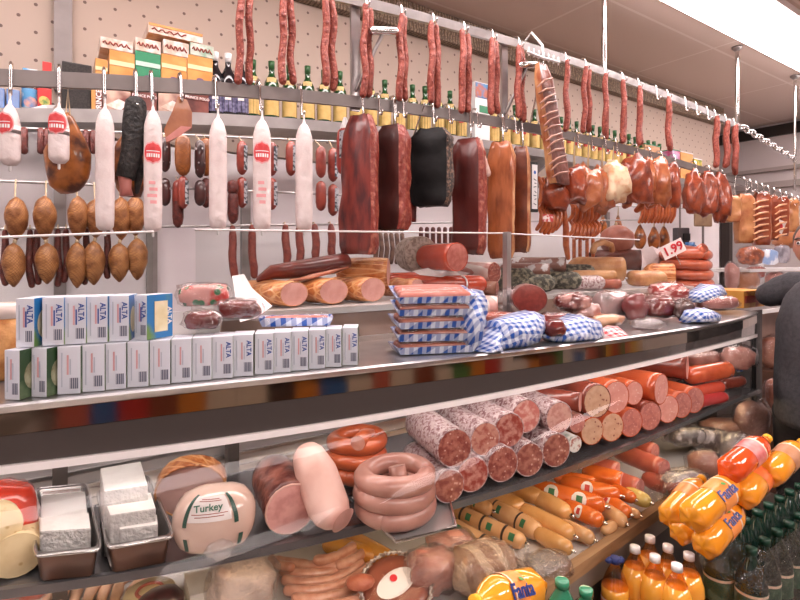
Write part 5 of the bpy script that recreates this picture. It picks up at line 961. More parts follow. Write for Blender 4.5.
caselog('cut_sausage_log', 'orange sausage with small pale end above the red sausages', 726, 378, 8.5, 1.18, -.26, .03, ORC, PKC, base=SH_ + .10)
for i, (px, py, Y, dx, m, lab) in enumerate(((719, 387, 1.17, -.2, BOLO, 'bright orange red sausage under the pale ended one'), (722, 397, 1.14, -.18, mat('deep_red_casing', '#b03030', '#95262a', scale=10, rough=.2, coat=.6), 'deep red sausage low at the end of the shelf'), (700, 370, 1.3, -.3, ORC, 'long orange sausage lying far back at the shelf end'), (740, 381, 1.22, -.15, BRN, 'dark sausage end by the black end post'))):
    pxlog('whole_sausage', lab, 'sausage', px, py, 6, Y, dx, .02, m, m, cut=False, base=SH_)
c = onY(712, 364, 1.3); t = pxlog('packaged_sausage', 'grey packaged sausage with a blue and white label at the back of the shelf end', 'sausage pack', 738, 371, 6, 1.28, -.3, .0, mat('grey_pack', '#57504a', '#857c72', scale=30, rough=.3, coat=.5), PKC, cut=False, base=SH_)
c = onY(731, 370, 1.28); part('blue_label', MB().tube([c, c + Vector((.10, 0, 0))], sz(6, c) * 1.06, seg=12, round0=False, round1=False), mat('label_blue', '#3f74c4', '#e6ecf6', scale=30, lo=.48, hi=.55, rough=.35), t)
for i, (px, py, w, h, Y, lab) in enumerate(((738, 358, 34, 22, 1.2, 'pile of pale pink meat in film at the back of the shelf end'), (700, 357, 44, 14, 1.34, 'pinkish meat pack far back on the shelf'), (660, 374, 40, 14, 1.34, 'rosy meat pack far back behind the orange logs'))):
    bag_pack('film_meat_pack', lab, px, py, w, h, Y=Y, m=mat('pale_rose', '#d29c90', '#b0675a', scale=10, rough=.3, coat=.4), seed=50 + i, group='film packs at the back of the case', base=SH_)
# back row of wrapped goods glimpsed behind the rail
for i, px in enumerate((440, 472, 505, 540, 575, 610)):
    bag_pack('wrapped_cheese_block', 'pale wrapped block at the back of the case, %s along' % nth(i + 1), px, 412 - (px - 440) * .2, 30, 30, Y=1.6, m=mat('wrapped_pale', '#dcd0ce', '#a9a6ac', scale=12, rough=.25, coat=.5), seed=70 + i, group='wrapped blocks at the back of the case', power=.5, base=SH_, film_k=1.04)
# ---- steel pans with white cheese
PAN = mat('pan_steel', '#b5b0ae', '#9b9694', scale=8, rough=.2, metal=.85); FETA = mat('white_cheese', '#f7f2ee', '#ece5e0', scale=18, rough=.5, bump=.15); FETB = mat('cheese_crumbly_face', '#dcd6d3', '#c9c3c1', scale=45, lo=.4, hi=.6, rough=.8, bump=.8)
def pan(label, corners, zr, zb, k=.82):
    P = [onZ(x, y, zr) for x, y in corners]; c = sum(P, Vector()) / 4; t = thing('steel_pan', label, 'pan', (c.x, c.y, zb), 0, 'steel pans of white cheese')
    def rr(f, z, n=5, rad=.22):
        o = []
        for i in range(4):
            a, b, d = P[i - 1], P[i], P[(i + 1) % 4]
            for q in range(n + 1):
                s = q / n; p0 = b.lerp(a, rad * .5); p1 = b.lerp(d, rad * .5); m = p0.lerp(b, s).lerp(b.lerp(p1, s), s); o.append(Vector((c.x + (m.x - c.x) * f, c.y + (m.y - c.y) * f, z)))
        return o
    mb = MB().rings([rr(1.0, zr - .004), rr(1.0, zr), rr(.93, zr), rr(.91, zr - .006), rr(k, zb + .006), rr(k * .6, zb + .004)], None, Vector((c.x, c.y, zb + .004))); part('pan', mb, PAN, t); part('outer_shell', MB().rings([rr(.96, zr - .005), rr(.94, zr - .012), rr(k + .015, zb + .002), rr(k * .6, zb)], None, Vector((c.x, c.y, zb))), mat('pan_outside', '#7c5646', '#5a3d33', scale=5, rough=.3, metal=.3), t)  # brown outside colour stands in for what the steel reflects
    part('rim', MB().tube(rr(1.0, zr - .002), .003, seg=6, closed=True), CHROME, t); return t, c
zr = .988; pan('steel pan at the near end holding two flat white cheese blocks', [(35, 488), (87, 483), (102, 549), (34, 556)], zr, ZS + .001)
pan('steel pan holding stepped white cheese blocks beside the wrapped turkey', [(97, 490), (149, 474), (175, 536), (107, 548)], zr, ZS + .001)
def cheese(label, quad, z0, z1, group='white cheese blocks'):
    P = [onZ(x, y, z1) for x, y in quad]; mb = MB(); bm = bmesh.new(); vs = [bm.verts.new(p) for p in P] + [bm.verts.new((p.x, p.y, z0)) for p in P]
    for f in ((0, 1, 2, 3), (7, 6, 5, 4), (0, 4, 5, 1), (1, 5, 6, 2), (2, 6, 7, 3), (3, 7, 4, 0)): bm.faces.new([vs[i] for i in f])
    bmesh.ops.bevel(bm, geom=bm.edges[:], offset=.004, segments=2, profile=.6, affect='EDGES'); bmesh.ops.recalc_face_normals(bm, faces=bm.faces[:]); bm.verts.index_update()
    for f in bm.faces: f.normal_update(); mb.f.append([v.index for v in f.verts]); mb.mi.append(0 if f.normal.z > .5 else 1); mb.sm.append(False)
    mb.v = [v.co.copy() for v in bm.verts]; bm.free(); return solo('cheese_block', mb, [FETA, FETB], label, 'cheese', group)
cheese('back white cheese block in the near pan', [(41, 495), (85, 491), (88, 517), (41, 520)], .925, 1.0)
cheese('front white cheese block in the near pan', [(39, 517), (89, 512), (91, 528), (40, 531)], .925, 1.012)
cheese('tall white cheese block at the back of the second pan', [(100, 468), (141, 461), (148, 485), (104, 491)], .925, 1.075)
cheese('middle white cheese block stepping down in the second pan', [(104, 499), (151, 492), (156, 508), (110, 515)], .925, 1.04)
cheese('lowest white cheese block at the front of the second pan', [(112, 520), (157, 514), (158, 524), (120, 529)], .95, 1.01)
# ---- red cheese and cream cylinders at the near end
WAX = mat('red_wax', '#d2402b', '#b93424', scale=9, rough=.2, coat=.7, bump=.2); CRM = mat('cream_cheese_cut', '#e8cfa4', '#dcc092', scale=20, rough=.5, spots=('#c9a674', 40, .12))
c = onZ(2, 545, ZS); r = sz(26, c); c = onY(6, 510, 1.47); t = thing('red_wax_cheese', 'red waxed cheese with a cream cut face at the picture edge', 'cheese', (c.x, c.y, ZS + .002)); part('wax', MB().blob((c.x - .004, 1.47, ZS + .09), (.068, .07, .088), amp=.1, seed=2, power=.75), WAX, t); q = onY(3, 527, 1.375); part('cut_face', MB().disc(q, (.25, -1, .1), sz(17, q), ab=(1, 1.25), dome=.12), CRM, t); part('cheese_body', MB().tube([q + Vector((0, .002, 0)), q + Vector((-.01, .05, .0))], sz(16.6, q), ab=(1, 1.25), seg=18, round0=False), CRM, t)
c = onY(17, 558, 1.37); r = sz(22, c); c.z = max(c.z, ZS + r + .003); log('cream_cheese_roll', 'short cream coloured cheese cylinder below the red waxed cheese', 'cheese', c, c + Vector((.0, .1, 0)), r, CRM, CRM, ab=(1.05, 1))
a = onY(28, 520, 1.3); solo('cheese_wedge', MB().add([onY(px, y, Y) for Y in (1.44, 1.5) for px, y in ((22, 545), (33, 545), (32, 508), (27, 506))], [[0, 1, 2, 3], [7, 6, 5, 4], [0, 4, 5, 1], [1, 5, 6, 2], [2, 6, 7, 3], [3, 7, 4, 0]], 0, False), CRM, 'thin cream cheese wedge between the red cheese and the pan', 'cheese')
# ---- turkey, ham, white loaf
TURK = mat('turkey_film', '#e3c3b4', '#d9b3a4', scale=9, rough=.2, coat=.7)
c = onY(215, 519, 1.25); r = sz(40, c); b = sz(31, c); c.z = ZS + b + .004
t = thing('wrapped_turkey', 'film wrapped turkey roast with a white label and green straps', 'turkey', (c.x, c.y, ZS + .002)); V = (EYE - c); V.z = 0; V.normalize(); S_ = Vector((-V.y, V.x, 0)); S_ = S_ if S_.dot(RT) > 0 else -S_
tb = MB().blob(c, (r, r * .8, b), rz=-.3, amp=.05, seed=3, power=.85); part('turkey', tb, TURK, t)
def surf(a, e, k=1.02):                          # point on the roast: a sideways, e upward angle from the viewer
    d = (V * math.cos(a) + S_ * math.sin(a)) * math.cos(e) + Vector((0, 0, math.sin(e))); lc = Matrix.Rotation(.3, 3, 'Z') @ d; q = Vector([math.copysign(abs(x) ** .85, x) for x in lc]); n_ = 1 + .05 * noise.noise(lc * 2.0 + Vector((9.3, 5.1, 2.7)))
    return c + Matrix.Rotation(-.3, 3, 'Z') @ Vector((q.x * r, q.y * r * .8, q.z * b)) * n_ * k
def spatch(a0, a1, e0, e1, k=1.02, n=8):
    return MB().add([surf(a0 + (a1 - a0) * i / n, e0 + (e1 - e0) * j / n, k) for j in range(n + 1) for i in range(n + 1)], [[j * (n + 1) + i, j * (n + 1) + i + 1, (j + 1) * (n + 1) + i + 1, (j + 1) * (n + 1) + i] for j in range(n) for i in range(n)])
part('label', spatch(-.62, .32, .25, 1.05, 1.025), mat('turkey_label', '#ece0de', rough=.4), t)
for a in (-.75, .38): part('green_strap', spatch(a, a + .12, .12, 1.1, 1.03), mat('strap_green', '#2f4f44', rough=.4), t)
for a in (-.75, .5): part('green_strap', spatch(a, a + .12, -.55, -.15, 1.03), MATS['strap_green'], t)
for e, s_, tx in ((.66, .021, 'Turkey'),):
    p = surf(-.15, e, 1.045); nrm = (p - c).normalized(); text(tx, s_, MATS['print_brownred'] if tx != 'Turkey' else mat('print_green', '#3f6a55', rough=.5), t, p, S_, (nrm.cross(S_) if nrm.cross(S_).z > 0 else -nrm.cross(S_)))
for e, h in ((.93, .25), (.86, .3), (.46, .4), (.38, .3)): part('print_line', spatch(-.15 - h, -.15 + h, e, e + .025, 1.03, 4), MATS['print_brownred'], t)
part('film_tail', MB().blob(c + V * r * .7 - Vector((0, 0, b * .55)) + S_ * .01, (.03, .03, .022), amp=.4, amp2=.3, seed=5), FILM2, t)
c = onY(191, 491, 1.42); r = sz(34, c); t = log('ham_slice', 'thick round ham slice with an orange rim leaning behind the wrapped turkey', 'ham', c, c + Vector((.01, .035, .012)), r, HAMS, mat('dull_ham_cut', '#dcb0a6', '#cf9f94', scale=16, rough=.45), ab=(1, .95), round1=False, dome=.02)
DHAM = mat('smoked_ham_rind', '#5a2620', '#94594c', scale=22, lo=.42, hi=.6, rough=.35, bump=.4, coat=.3)
c = onY(291, 511, 1.2); r = sz(26, c); c.z = max(c.z, ZS + r + .004); log('smoked_ham', 'round smoked ham with a pink cut face and dark rind', 'ham', c, c + Vector((.02, .16, .012)), r, DHAM, mat('ham_pink_cut', '#e5a8a1', '#cf8f88', scale=24, lo=.45, hi=.6, rough=.4) , wob=.05, rim=mat('ham_rim', '#e3b3a6', rough=.4))
P0 = [onY(px, y, 1.17) for px, y in ((308, 458), (330, 512))]; LOAFM = mat('pale_turkey_loaf', '#e6bcb0', '#d8a699', scale=12, rough=.4, bump=.15)
c = onY(320, 487, 1.2); t = thing('turkey_loaf', 'tall pale pink turkey loaf standing beside the smoked ham', 'meat loaf', (c.x, c.y, ZS + .002)); a = onY(311, 460, 1.25); b = onY(329, 508, 1.14); b.z = max(b.z, ZS + .055); r = sz(21, c)
part('loaf', MB().tube([a, a.lerp(b, .25), a.lerp(b, .6), b], [r * .9, r, r * 1.02, r * .95], seg=20, ab=(1, .8), wob=.08), LOAFM, t); part('cut_face', MB().disc(b + Vector((.012, -.05, -.012)), (.25, -.8, -.35), r * .62, dome=.3, wob=.1), mat('loaf_front', '#c9968c', '#b27f76', scale=20, rough=.45), t)
# ---- ring sausages: orange ones, then pinkish ones on a steel tray
def ring_stack(name, label, cx, py, Rpx, rpx, Y, n, m, dzpx, group, tail=None, cutm=None, sy=.9, base=None):
    for i in range(n):
        c = onY(cx, py + dzpx * i, Y); R = sz(Rpx, c); r = sz(rpx, c)
        if base is not None: c.z = base + r * 1.0 + (n - 1 - i) * r * 1.5
        t = thing(name, label % nth(i + 1), 'sausage', (c.x, c.y, c.z - r), 0, group); a0 = (-.3, 1.9, 4.0, .8)[i]
        part('casing', MB().tube([c + Vector((R * math.cos(a) * (1 - .05 * (k > 12)), R * math.sin(a) * sy, r * .12 * math.sin(a * 2 + i))) for k, a in enumerate([a0 + 1.9 * PI * k / 26 for k in range(27)])], r, seg=14, wob=.05), m, t)
        if i == 0 and tail:
            pts = [onY(x, y, Yq) for x, y, Yq in tail]; part('tail', MB().tube(pts, [r * .9] * len(pts), seg=14, round1=False, wob=.04), m, t); d = (pts[-1] - pts[-2]).normalized(); part('cut_face', MB().disc(pts[-1] + d * .001, d, r * .88, dome=.1), cutm, t)
ring_stack('ring_sausage', 'orange ring sausage behind the pinkish rings, %s from the top', 357, 440, 24, 8, 1.36, 3, mat('orange_ring', '#d2683f', '#bd5430', scale=12, rough=.28, coat=.5, bump=.1), 14, 'orange ring sausages in the case', tail=((374, 436, 1.38), (365, 436, 1.33), (358, 443, 1.28)), cutm=mat('ring_cut_b', '#d99a86', '#c47f6c', scale=30, rough=.45))
ring_stack('ring_sausage', 'pinkish grey ring sausage on the steel tray, %s from the top', 395, 482, 33.5, 9.8, 1.125, 3, mat('pink_grey_ring', '#bf8b7d', '#aa7468', scale=12, rough=.35, coat=.3, bump=.12), 20, 'pinkish ring sausages on the tray', tail=((416, 482, 1.2), (408, 484, 1.15), (399, 478, 1.13), (397, 466, 1.14)), cutm=mat('ring_cut_c', '#c79a8e', '#b0847a', scale=30, rough=.5), base=ZS + .014)
P = [onZ(x, y, ZS + .004) for x, y in ((349, 500), (396, 545), (455, 530), (446, 489))]; t = thing('steel_tray', 'flat steel tray under the pinkish ring sausages', 'tray', (P[0].x, P[0].y, ZS + .002)); c = sum(P, Vector()) / 4
rg = lambda f, z: [Vector((c.x + (p.x - c.x) * f, c.y + (p.y - c.y) * f, z)) for p in P]
part('tray', MB().rings([rg(1, ZS + .012), rg(1.02, ZS + .014), rg(.97, ZS + .006), rg(.9, ZS + .004)], None, Vector((c.x, c.y, ZS + .004)), smooth=False).rings([rg(1, ZS + .012), rg(.95, ZS + .003), rg(.9, ZS + .002)], None, Vector((c.x, c.y, ZS + .002)), smooth=False), mat('tray_bright', '#d8d4d4', rough=.2, metal=.6), t)
part('rim', MB().tube(rg(1.02, ZS + .014), .004, seg=6, closed=True), CHROME, t)
# ================================================================ lower deck
YEL = mat('gold_sausage', '#dba468', '#cf9352', scale=12, rough=.22, coat=.6); ORS = mat('orange_sausage', '#dd6f2c', '#cf5f22', scale=12, rough=.25, coat=.5); TAN2 = mat('tan_printed_sausage', '#d8a777', '#cf9a68', scale=14, rough=.25, coat=.5); PRG = mat('sausage_print_green', '#2f6a42', '#223', scale=90, lo=.5, hi=.55, rough=.5) if False else mat('sausage_print_green', '#35704a', rough=.5); PRK = mat('sausage_print_black', '#3b2a24', rough=.5); WL = mat('white_sausage_label', '#e9e2df', rough=.4); WLR = mat('label_red_dot', '#c2443c', rough=.4)
def deckroll(name, label, p0, p1, r_px, m, z=None, group=None, prints=0, labels=0, cut=None):
    z = z or ZD + .04
    a = onZ(*p0, z); b = onZ(*p1, z); r = sz(r_px, (a + b) / 2); d = (b - a).normalized(); t = thing(name, label, 'sausage', ((a.x + b.x) / 2, (a.y + b.y) / 2, z - r), 0, group)
    part('casing', MB().tube([a.lerp(b, k / 6) for k in range(7)], [r * k for k in (.92, 1, 1, 1, 1, 1, .94)], seg=14, wob=.02, round1=cut is None), m, t)
    if cut is not None: part('cut_face', MB().disc(b + d * .001, d, r * .92, dome=.08), cut, t)
    else: part('end_clip', MB().tube([b + d * r * .9, b + d * r * 1.25], r * .2, seg=6), CHROME, t)
    up = Vector((0, 0, 1)); s_ = d.cross(up).normalized(); nu = (EYE - (a + b) / 2).normalized(); nu = (nu - d * nu.dot(d)).normalized(); w = d.cross(nu)
    def band(k0, k1, h, m_, k=1.025, nm='print'):
        n = 6; rows = []
        for i in range(n + 1):
            c = a.lerp(b, k0 + (k1 - k0) * i / n); hh = h * math.sqrt(max(.05, 1 - (2 * i / n - 1) ** 2)) if nm == 'label' else h
            rows.append([c + (nu * math.cos(q) + w * math.sin(q)) * r * k for q in [hh * (-1 + j / 3) for j in range(7)]])
        return part(nm, MB().add([q for r_ in rows for q in r_], [[i * 7 + j, i * 7 + j + 1, (i + 1) * 7 + j + 1, (i + 1) * 7 + j] for i in range(n) for j in range(6)]), m_, t)
    for i in range(prints):
        k = (i + .5) / prints; band(k - .02, k + .015, 1.2, PRK); band(k + .09, k + .17, .4, PRG)
    for i in range(labels):
        k = (i + .5) / labels; band(k - .13, k + .13, .8, WL, 1.02, 'label'); band(k - .05, k + .06, .35, WLR if labels == 1 else PRG, 1.04)
    return t
D1 = [((487, 503), (534, 530), 9.5, TAN2, .04, 2, 0, 'tan sausage with green print, upper of the printed pair'), ((455, 511), (518, 540), 8.5, TAN2, .035, 3, 0, 'tan sausage with green print, lower of the printed pair'), ((442, 519), (500, 552), 8, TAN2, .03, 2, 0, 'third tan printed sausage half under the rye bread bag'), ((466, 500), (486, 508), 8, TAN2, .05, 1, 0, 'short tan printed sausage under the shelf edge'), ((478, 492), (517, 506), 9.5, YEL, .06, 0, 0, 'gold sausage in the glare of the shelf lamp'), ((506, 486), (536, 496), 8.5, YEL, .07, 0, 0, 'gold sausage tucked under the shelf edge behind the others'), ((540, 499), (563, 511), 9.5, YEL, .06, 0, 0, 'short gold sausage between gold and orange ones'), ((526, 512), (566, 532), 9.5, YEL, .05, 0, 0, 'largest gold sausage lying diagonally'), ((541, 535), (565, 547), 8.5, YEL, .04, 0, 0, 'gold sausage at the front near the bumper'), ((565, 526), (588, 537), 7.5, TAN2, .035, 0, 0, 'small tan sausage end at the front of the gold ones'),
      ((541, 489), (596, 504), 9.5, ORS, .08, 0, 2, 'long orange sausage with two white labels'), ((567, 483), (612, 494), 8.5, ORS, .09, 0, 1, 'orange sausage with a white label behind the long labelled one'), ((569, 507), (596, 519), 8.5, ORS, .06, 0, 1, 'short orange sausage with a red dotted white label'), ((598, 496), (624, 511), 8, ORS, .06, 0, 1, 'orange sausage in clear film with a pale label'), ((600, 507), (620, 520), 8, TAN2, .045, 0, 0, 'tan sausage below the film wrapped orange one'), ((560, 478), (590, 482), 7, ORS, .1, 0, 0, 'orange sausage end under the headcheese shelf'),
      ((590, 473), (622, 481), 9, ORS, .1, 0, 0, 'thick orange sausage with pale cut end'), ((616, 490), (630, 497), 6.5, ORS, .08, 0, 0, 'small orange sausage end near the yellow one'), ((630, 494), (644, 500), 7.5, mat('yellow_sausage', '#dcc070', '#cbb060', scale=12, rough=.25, coat=.5), .07, 0, 0, 'yellow sausage end at the right of the deck'), ((626, 510), (636, 514), 5, TAN2, .05, 0, 0, 'tiny pale sausage end by the bumper'), ((606, 530), (612, 526), 6, TAN2, .035, 0, 0, 'sausage end against the bumper')]
for i, (p0, p1, r, m, dz, pr, lb, lab) in enumerate(D1): deckroll('deck_sausage', lab, p0, p1, r, m, ZD + dz, 'rolls on the lower deck', pr, lb, PKC if 'cut end' in lab else None)
ROS = mat('rosy_sausage', '#b8604f', '#a34d40', scale=12, rough=.28, coat=.5)
for i, (p0, p1, r, dz, lab) in enumerate((((621, 452), (664, 469), 9.5, .12, 'long rosy sausage with a pale cut end on the lower deck'), ((626, 443), (655, 452), 8.5, .14, 'rosy sausage with cut end behind the long rosy one'), ((612, 478), (640, 488), 9, .09, 'rosy sausage with grey pink cut end near the yellow one'), ((650, 480), (680, 490), 9, .07, 'rosy sausage beside the silver bag'), ((585, 462), (618, 470), 8, .12, 'rosy sausage far back under the shelf'))):
    deckroll('deck_sausage', lab, p0, p1, r, ROS, ZD + dz, 'rolls on the lower deck', cut=PKD)
# ---- fan of fresh sausages
FRS = mat('fresh_sausage', '#d9a48c', '#c98a72', scale=30, rough=.3, coat=.4, bump=.15); z = ZD + .03
FAN = [((278, 561), (300, 566), (322, 565), (336, 566), .03), ((284, 571), (310, 578), (334, 572), (348, 566), .02), ((286, 580), (318, 588), (345, 578), (360, 564), .02), ((288, 590), (322, 595), (352, 584), (368, 567), .02), ((296, 598), (330, 602), (356, 592), (374, 572), .02), ((318, 560), (334, 560), (344, 553), (352, 547), .05), ((328, 563), (346, 560), (356, 553), (358, 549), .035), ((340, 565), (352, 562), (362, 555), (364, 551), .035), ((330, 604), (350, 606), (364, 598), (378, 580), .02), ((272, 560), (276, 564), (282, 566), (290, 567), .04)]
for i, (*q, dz) in enumerate(FAN):
    P = [onZ(x, y, ZD + dz + .012) for x, y in q]; pts = []
    for k in range(13):
        s_ = k / 12; pts.append(P[0] * (1 - s_) ** 3 + P[1] * 3 * s_ * (1 - s_) ** 2 + P[2] * 3 * s_ * s_ * (1 - s_) + P[3] * s_ ** 3)
    r = sz(5.2, pts[6]); solo('fresh_sausage', MB().tube(pts, [r * (1 - .18 * (abs(k - 6.4) < .5)) for k in range(13)], seg=10, wob=.06), FRS, 'fresh pink sausage in the fan on the lower deck, %s from the shelf side' % nth(i + 1), 'sausage', 'fan of fresh sausages')
c = onZ(360, 582, ZD + .08); t = thing('sausage_patty', 'oval fresh sausage lump lying over the fan', 'sausage', c); part('meat', MB().blob(c, (.04, .03, .02), amp=.15, seed=7, rz=-.5), mat('patty', '#bd6f56', '#a85b45', scale=24, rough=.35, bump=.4), t)
part('ground', MB(), FRS, t) if False else None
# ---- packs at the lower edge of the picture
for i, (px, py, w, h, z, m, lab, tail) in enumerate(((243, 583, 64, 46, ZD + .1, mat('grey_bag', '#d9c4bb', '#ab8f86', scale=12, rough=.3, coat=.4), 'crumpled clear bag of grey pink meat on the lower deck', None), (482, 572, 66, 44, ZD + .07, mat('rye_bread', '#b98d70', '#9a6c52', scale=16, rough=.5, bump=.3, bands=('#d9b99a', 5, .3, 'X', 2)), 'brown bread loaf in a clear knotted bag', (528, 560)), (432, 575, 52, 40, ZD + .06, mat('pink_pack', '#cc8b7c', '#a35d50', scale=14, rough=.3, coat=.4), 'pink meat pack in clear film beside the bread bag', None), (450, 545, 46, 24, ZD + .06, mat('pink_pack2', '#d49682', '#bd6f5c', scale=14, rough=.3, coat=.4), 'pink pack in printed film just under the tray', None), (500, 585, 60, 22, ZD + .02, FILM2, 'loose knotted bag tail spread on the deck', None), (548, 566, 46, 20, ZD + .04, FILM2, 'shiny clear bag scrap near the bumper', None))):
    c = onZ(px, py, z); bag_pack('clear_bag', lab, px, py, w, h, Y=c.y, m=m, seed=80 + i, amp=.3, film_m=FILM3, cat='bag', power=.75, film_k=1.1, tail=tail, group='clear bags on the lower deck', dep_=.7, base=ZD + .004)
c = onZ(396, 588, ZD + .05); r = sz(38, c); t = thing('plastic_tub', 'round clear tub of meat with a pleated rim and oval white label', 'tub', (c.x, c.y, ZD + .004)); ax = (EYE - c).normalized() * .6 + Vector((0, 0, .8)); ax.normalize(); u, w = frame(ax)
part('meat', MB().lathe(c - ax * .04, ax, [(0, r * .75), (.03, r * .88), (.05, r * .86), (.056, r * .6)], seg=26), mat('tub_meat', '#a8624c', '#8a4c3c', scale=14, rough=.3, coat=.5), t); part('pleated_rim', MB().tube([c + ax * .012 + (u * math.cos(a) + w * math.sin(a)) * r * (.93 + .03 * math.cos(a * 40)) for a in [2 * PI * k / 120 for k in range(120)]], .0055, seg=6, closed=True), mat('rim_white', '#d8cfc9', '#8d766c', scale=90, lo=.45, hi=.55, rough=.3), t)
part('label', MB().disc(c + ax * .024, ax, r * .42, ab=(1.35, .8), dome=.06), SIGN, t); part('red_mark', MB().disc(c + ax * .03 + w * -.012, ax, r * .1), SRED, t); part('lid', MB().disc(c + ax * .018, ax, r * .9, dome=.08), NET_FILM, t)
c = onZ(350, 552, ZD + .03); deckroll('deck_sausage', 'glossy orange wrapped roll under the tray', (330, 545), (378, 556), 9, mat('amber_roll', '#e0a04a', '#d48a35', scale=12, rough=.2, coat=.6), ZD + .04, 'rolls on the lower deck'); deckroll('deck_sausage', 'second amber roll left of the tub', (352, 538), (392, 560), 8, MATS['amber_roll'], ZD + .05, 'rolls on the lower deck')
# boxes and cheese at the lower left
for i, (q, z0, z1, m, lab) in enumerate((([(208, 572), (228, 568), (252, 600), (226, 604)], ZD + .004, ZD + .08, mat('pale_carton', '#cdbfb4', '#bfae a2'.replace(' ', ''), scale=9, rough=.4), 'pale carton standing on the lower deck beside the crumpled bag'), ([(184, 573), (210, 569), (216, 590), (190, 596)], ZD + .004, ZD + .05, FETA, 'white cheese slab on the lower deck'))):
    P = [onZ(x, y, z1) for x, y in q]; mb = MB(); mb.prism([(p.x, p.y) for p in P], z0, z1); solo('deck_carton' if i == 0 else 'cheese_block', mb, m, lab, 'carton' if i == 0 else 'cheese')
c = onZ(150, 592, ZD + .05); r = sz(24, c); t = thing('cream_cheese', 'cream wheel with a red stamp and dark side on the lower deck', 'cheese', (c.x, c.y, ZD + .004)); part('wheel', MB().lathe((c.x, c.y, ZD + .004), (0, 0, 1), [(0, r), (.04, r * 1.02), (.05, r * .97)], seg=28), mat('cream_rind', '#efdcb4', '#e2cb9c', scale=9, rough=.4), t); part('stamp', MB().tube([(c.x + r * .5 * math.cos(a), c.y + r * .5 * math.sin(a), ZD + .055) for a in [2 * PI * k / 24 for k in range(24)]], .005, seg=5, closed=True), mat('stamp_red', '#c9776a', rough=.5), t)
c = onZ(160, 604, ZD + .1); t = thing('black_salami', 'dark salami at the lower picture edge on the cream wheel', 'salami', (c.x, c.y, ZD + .06)); part('salami', MB().blob((c.x, c.y, ZD + .1), (.06, .05, .04), amp=.1, seed=3), mat('black_casing', '#2f1d1f', '#4d2a2c', scale=40, rough=.3, coat=.5), t)
for i in range(7):
    x = 48 + i * 13.5; P = [onZ(x + dx, y, ZD + .03 + .012 * (i % 2)) for dx, y in ((-2, 603), (2, 592), (10 - 3 * (i % 3), 582), (18, 574))]; r = sz(5.5, P[1]); solo('pale_sausage', MB().tube(P, [r * .8, r, r, r * .8], seg=10, wob=.05), mat('pale_sausage_skin', '#dfb79a', '#d0a286', scale=20, rough=.35, coat=.3), 'pale cream sausage in the row under the pans, %s from the picture edge' % nth(i + 1), 'sausage', 'pale sausages under the pans')
for i, (px, w) in enumerate(((8, 30), (32, 26))): bag_pack('film_meat_pack', ('orange red meat pack low at the very corner', 'second orange red pack beside the corner one')[i], px, 592, w, 12, Y=1.6, m=mat('corner_red', '#d2603c', '#b84b2e', scale=12, rough=.3, coat=.5), seed=95 + i, base=ZD + .004)
# dark bagged goods by the far end of the deck
for i, (px, py, w, h, Y, m, lab, cat) in enumerate(((685, 435, 40, 18, 1.32, mat('bag_dark', '#5a5452', '#b5b0b0', scale=18, lo=.5, hi=.58, rough=.25, coat=.6), 'dark bag with white printed squares', 'bag'), (712, 440, 44, 22, 1.28, mat('bag_grey', '#6f6462', '#c9c2c2', scale=14, lo=.48, hi=.56, rough=.25, coat=.6), 'grey bag with pale printed patches', 'bag'), (726, 428, 54, 18, 1.30, mat('bag_tan', '#a87a64', '#7a5244', scale=9, rough=.35), 'tan film wrapped bundle under the shelf end', 'bag'), (752, 432, 34, 44, 1.2, mat('bag_rose', '#c09a90', '#9a7064', scale=12, rough=.3, coat=.4), 'tall clear bag of rosy rolls at the end post', 'bag'), (705, 468, 34, 28, 1.14, mat('bread_pink', '#b07a66', '#95604f', scale=12, rough=.4), 'pinkish loaf in a clear bag beside the orange bottles', 'bag'), (684, 486, 48, 27, 1.1, mat('silver_bag', '#8d8486', '#d8d4d6', scale=16, lo=.45, hi=.56, rough=.2, coat=.7), 'shiny silver grey knotted bag by the lying bottles', 'bag'), (738, 448, 36, 26, 1.12, FILM2, 'crinkled clear bag above the orange bottles', 'bag'))):
    bag_pack('clear_bag', lab, px, py, w, h, Y=Y, m=m, seed=110 + i, group='clear bags at the far deck end', cat=cat, base=ZD + .004, tail=(657, 492) if 'silver' in lab else None)
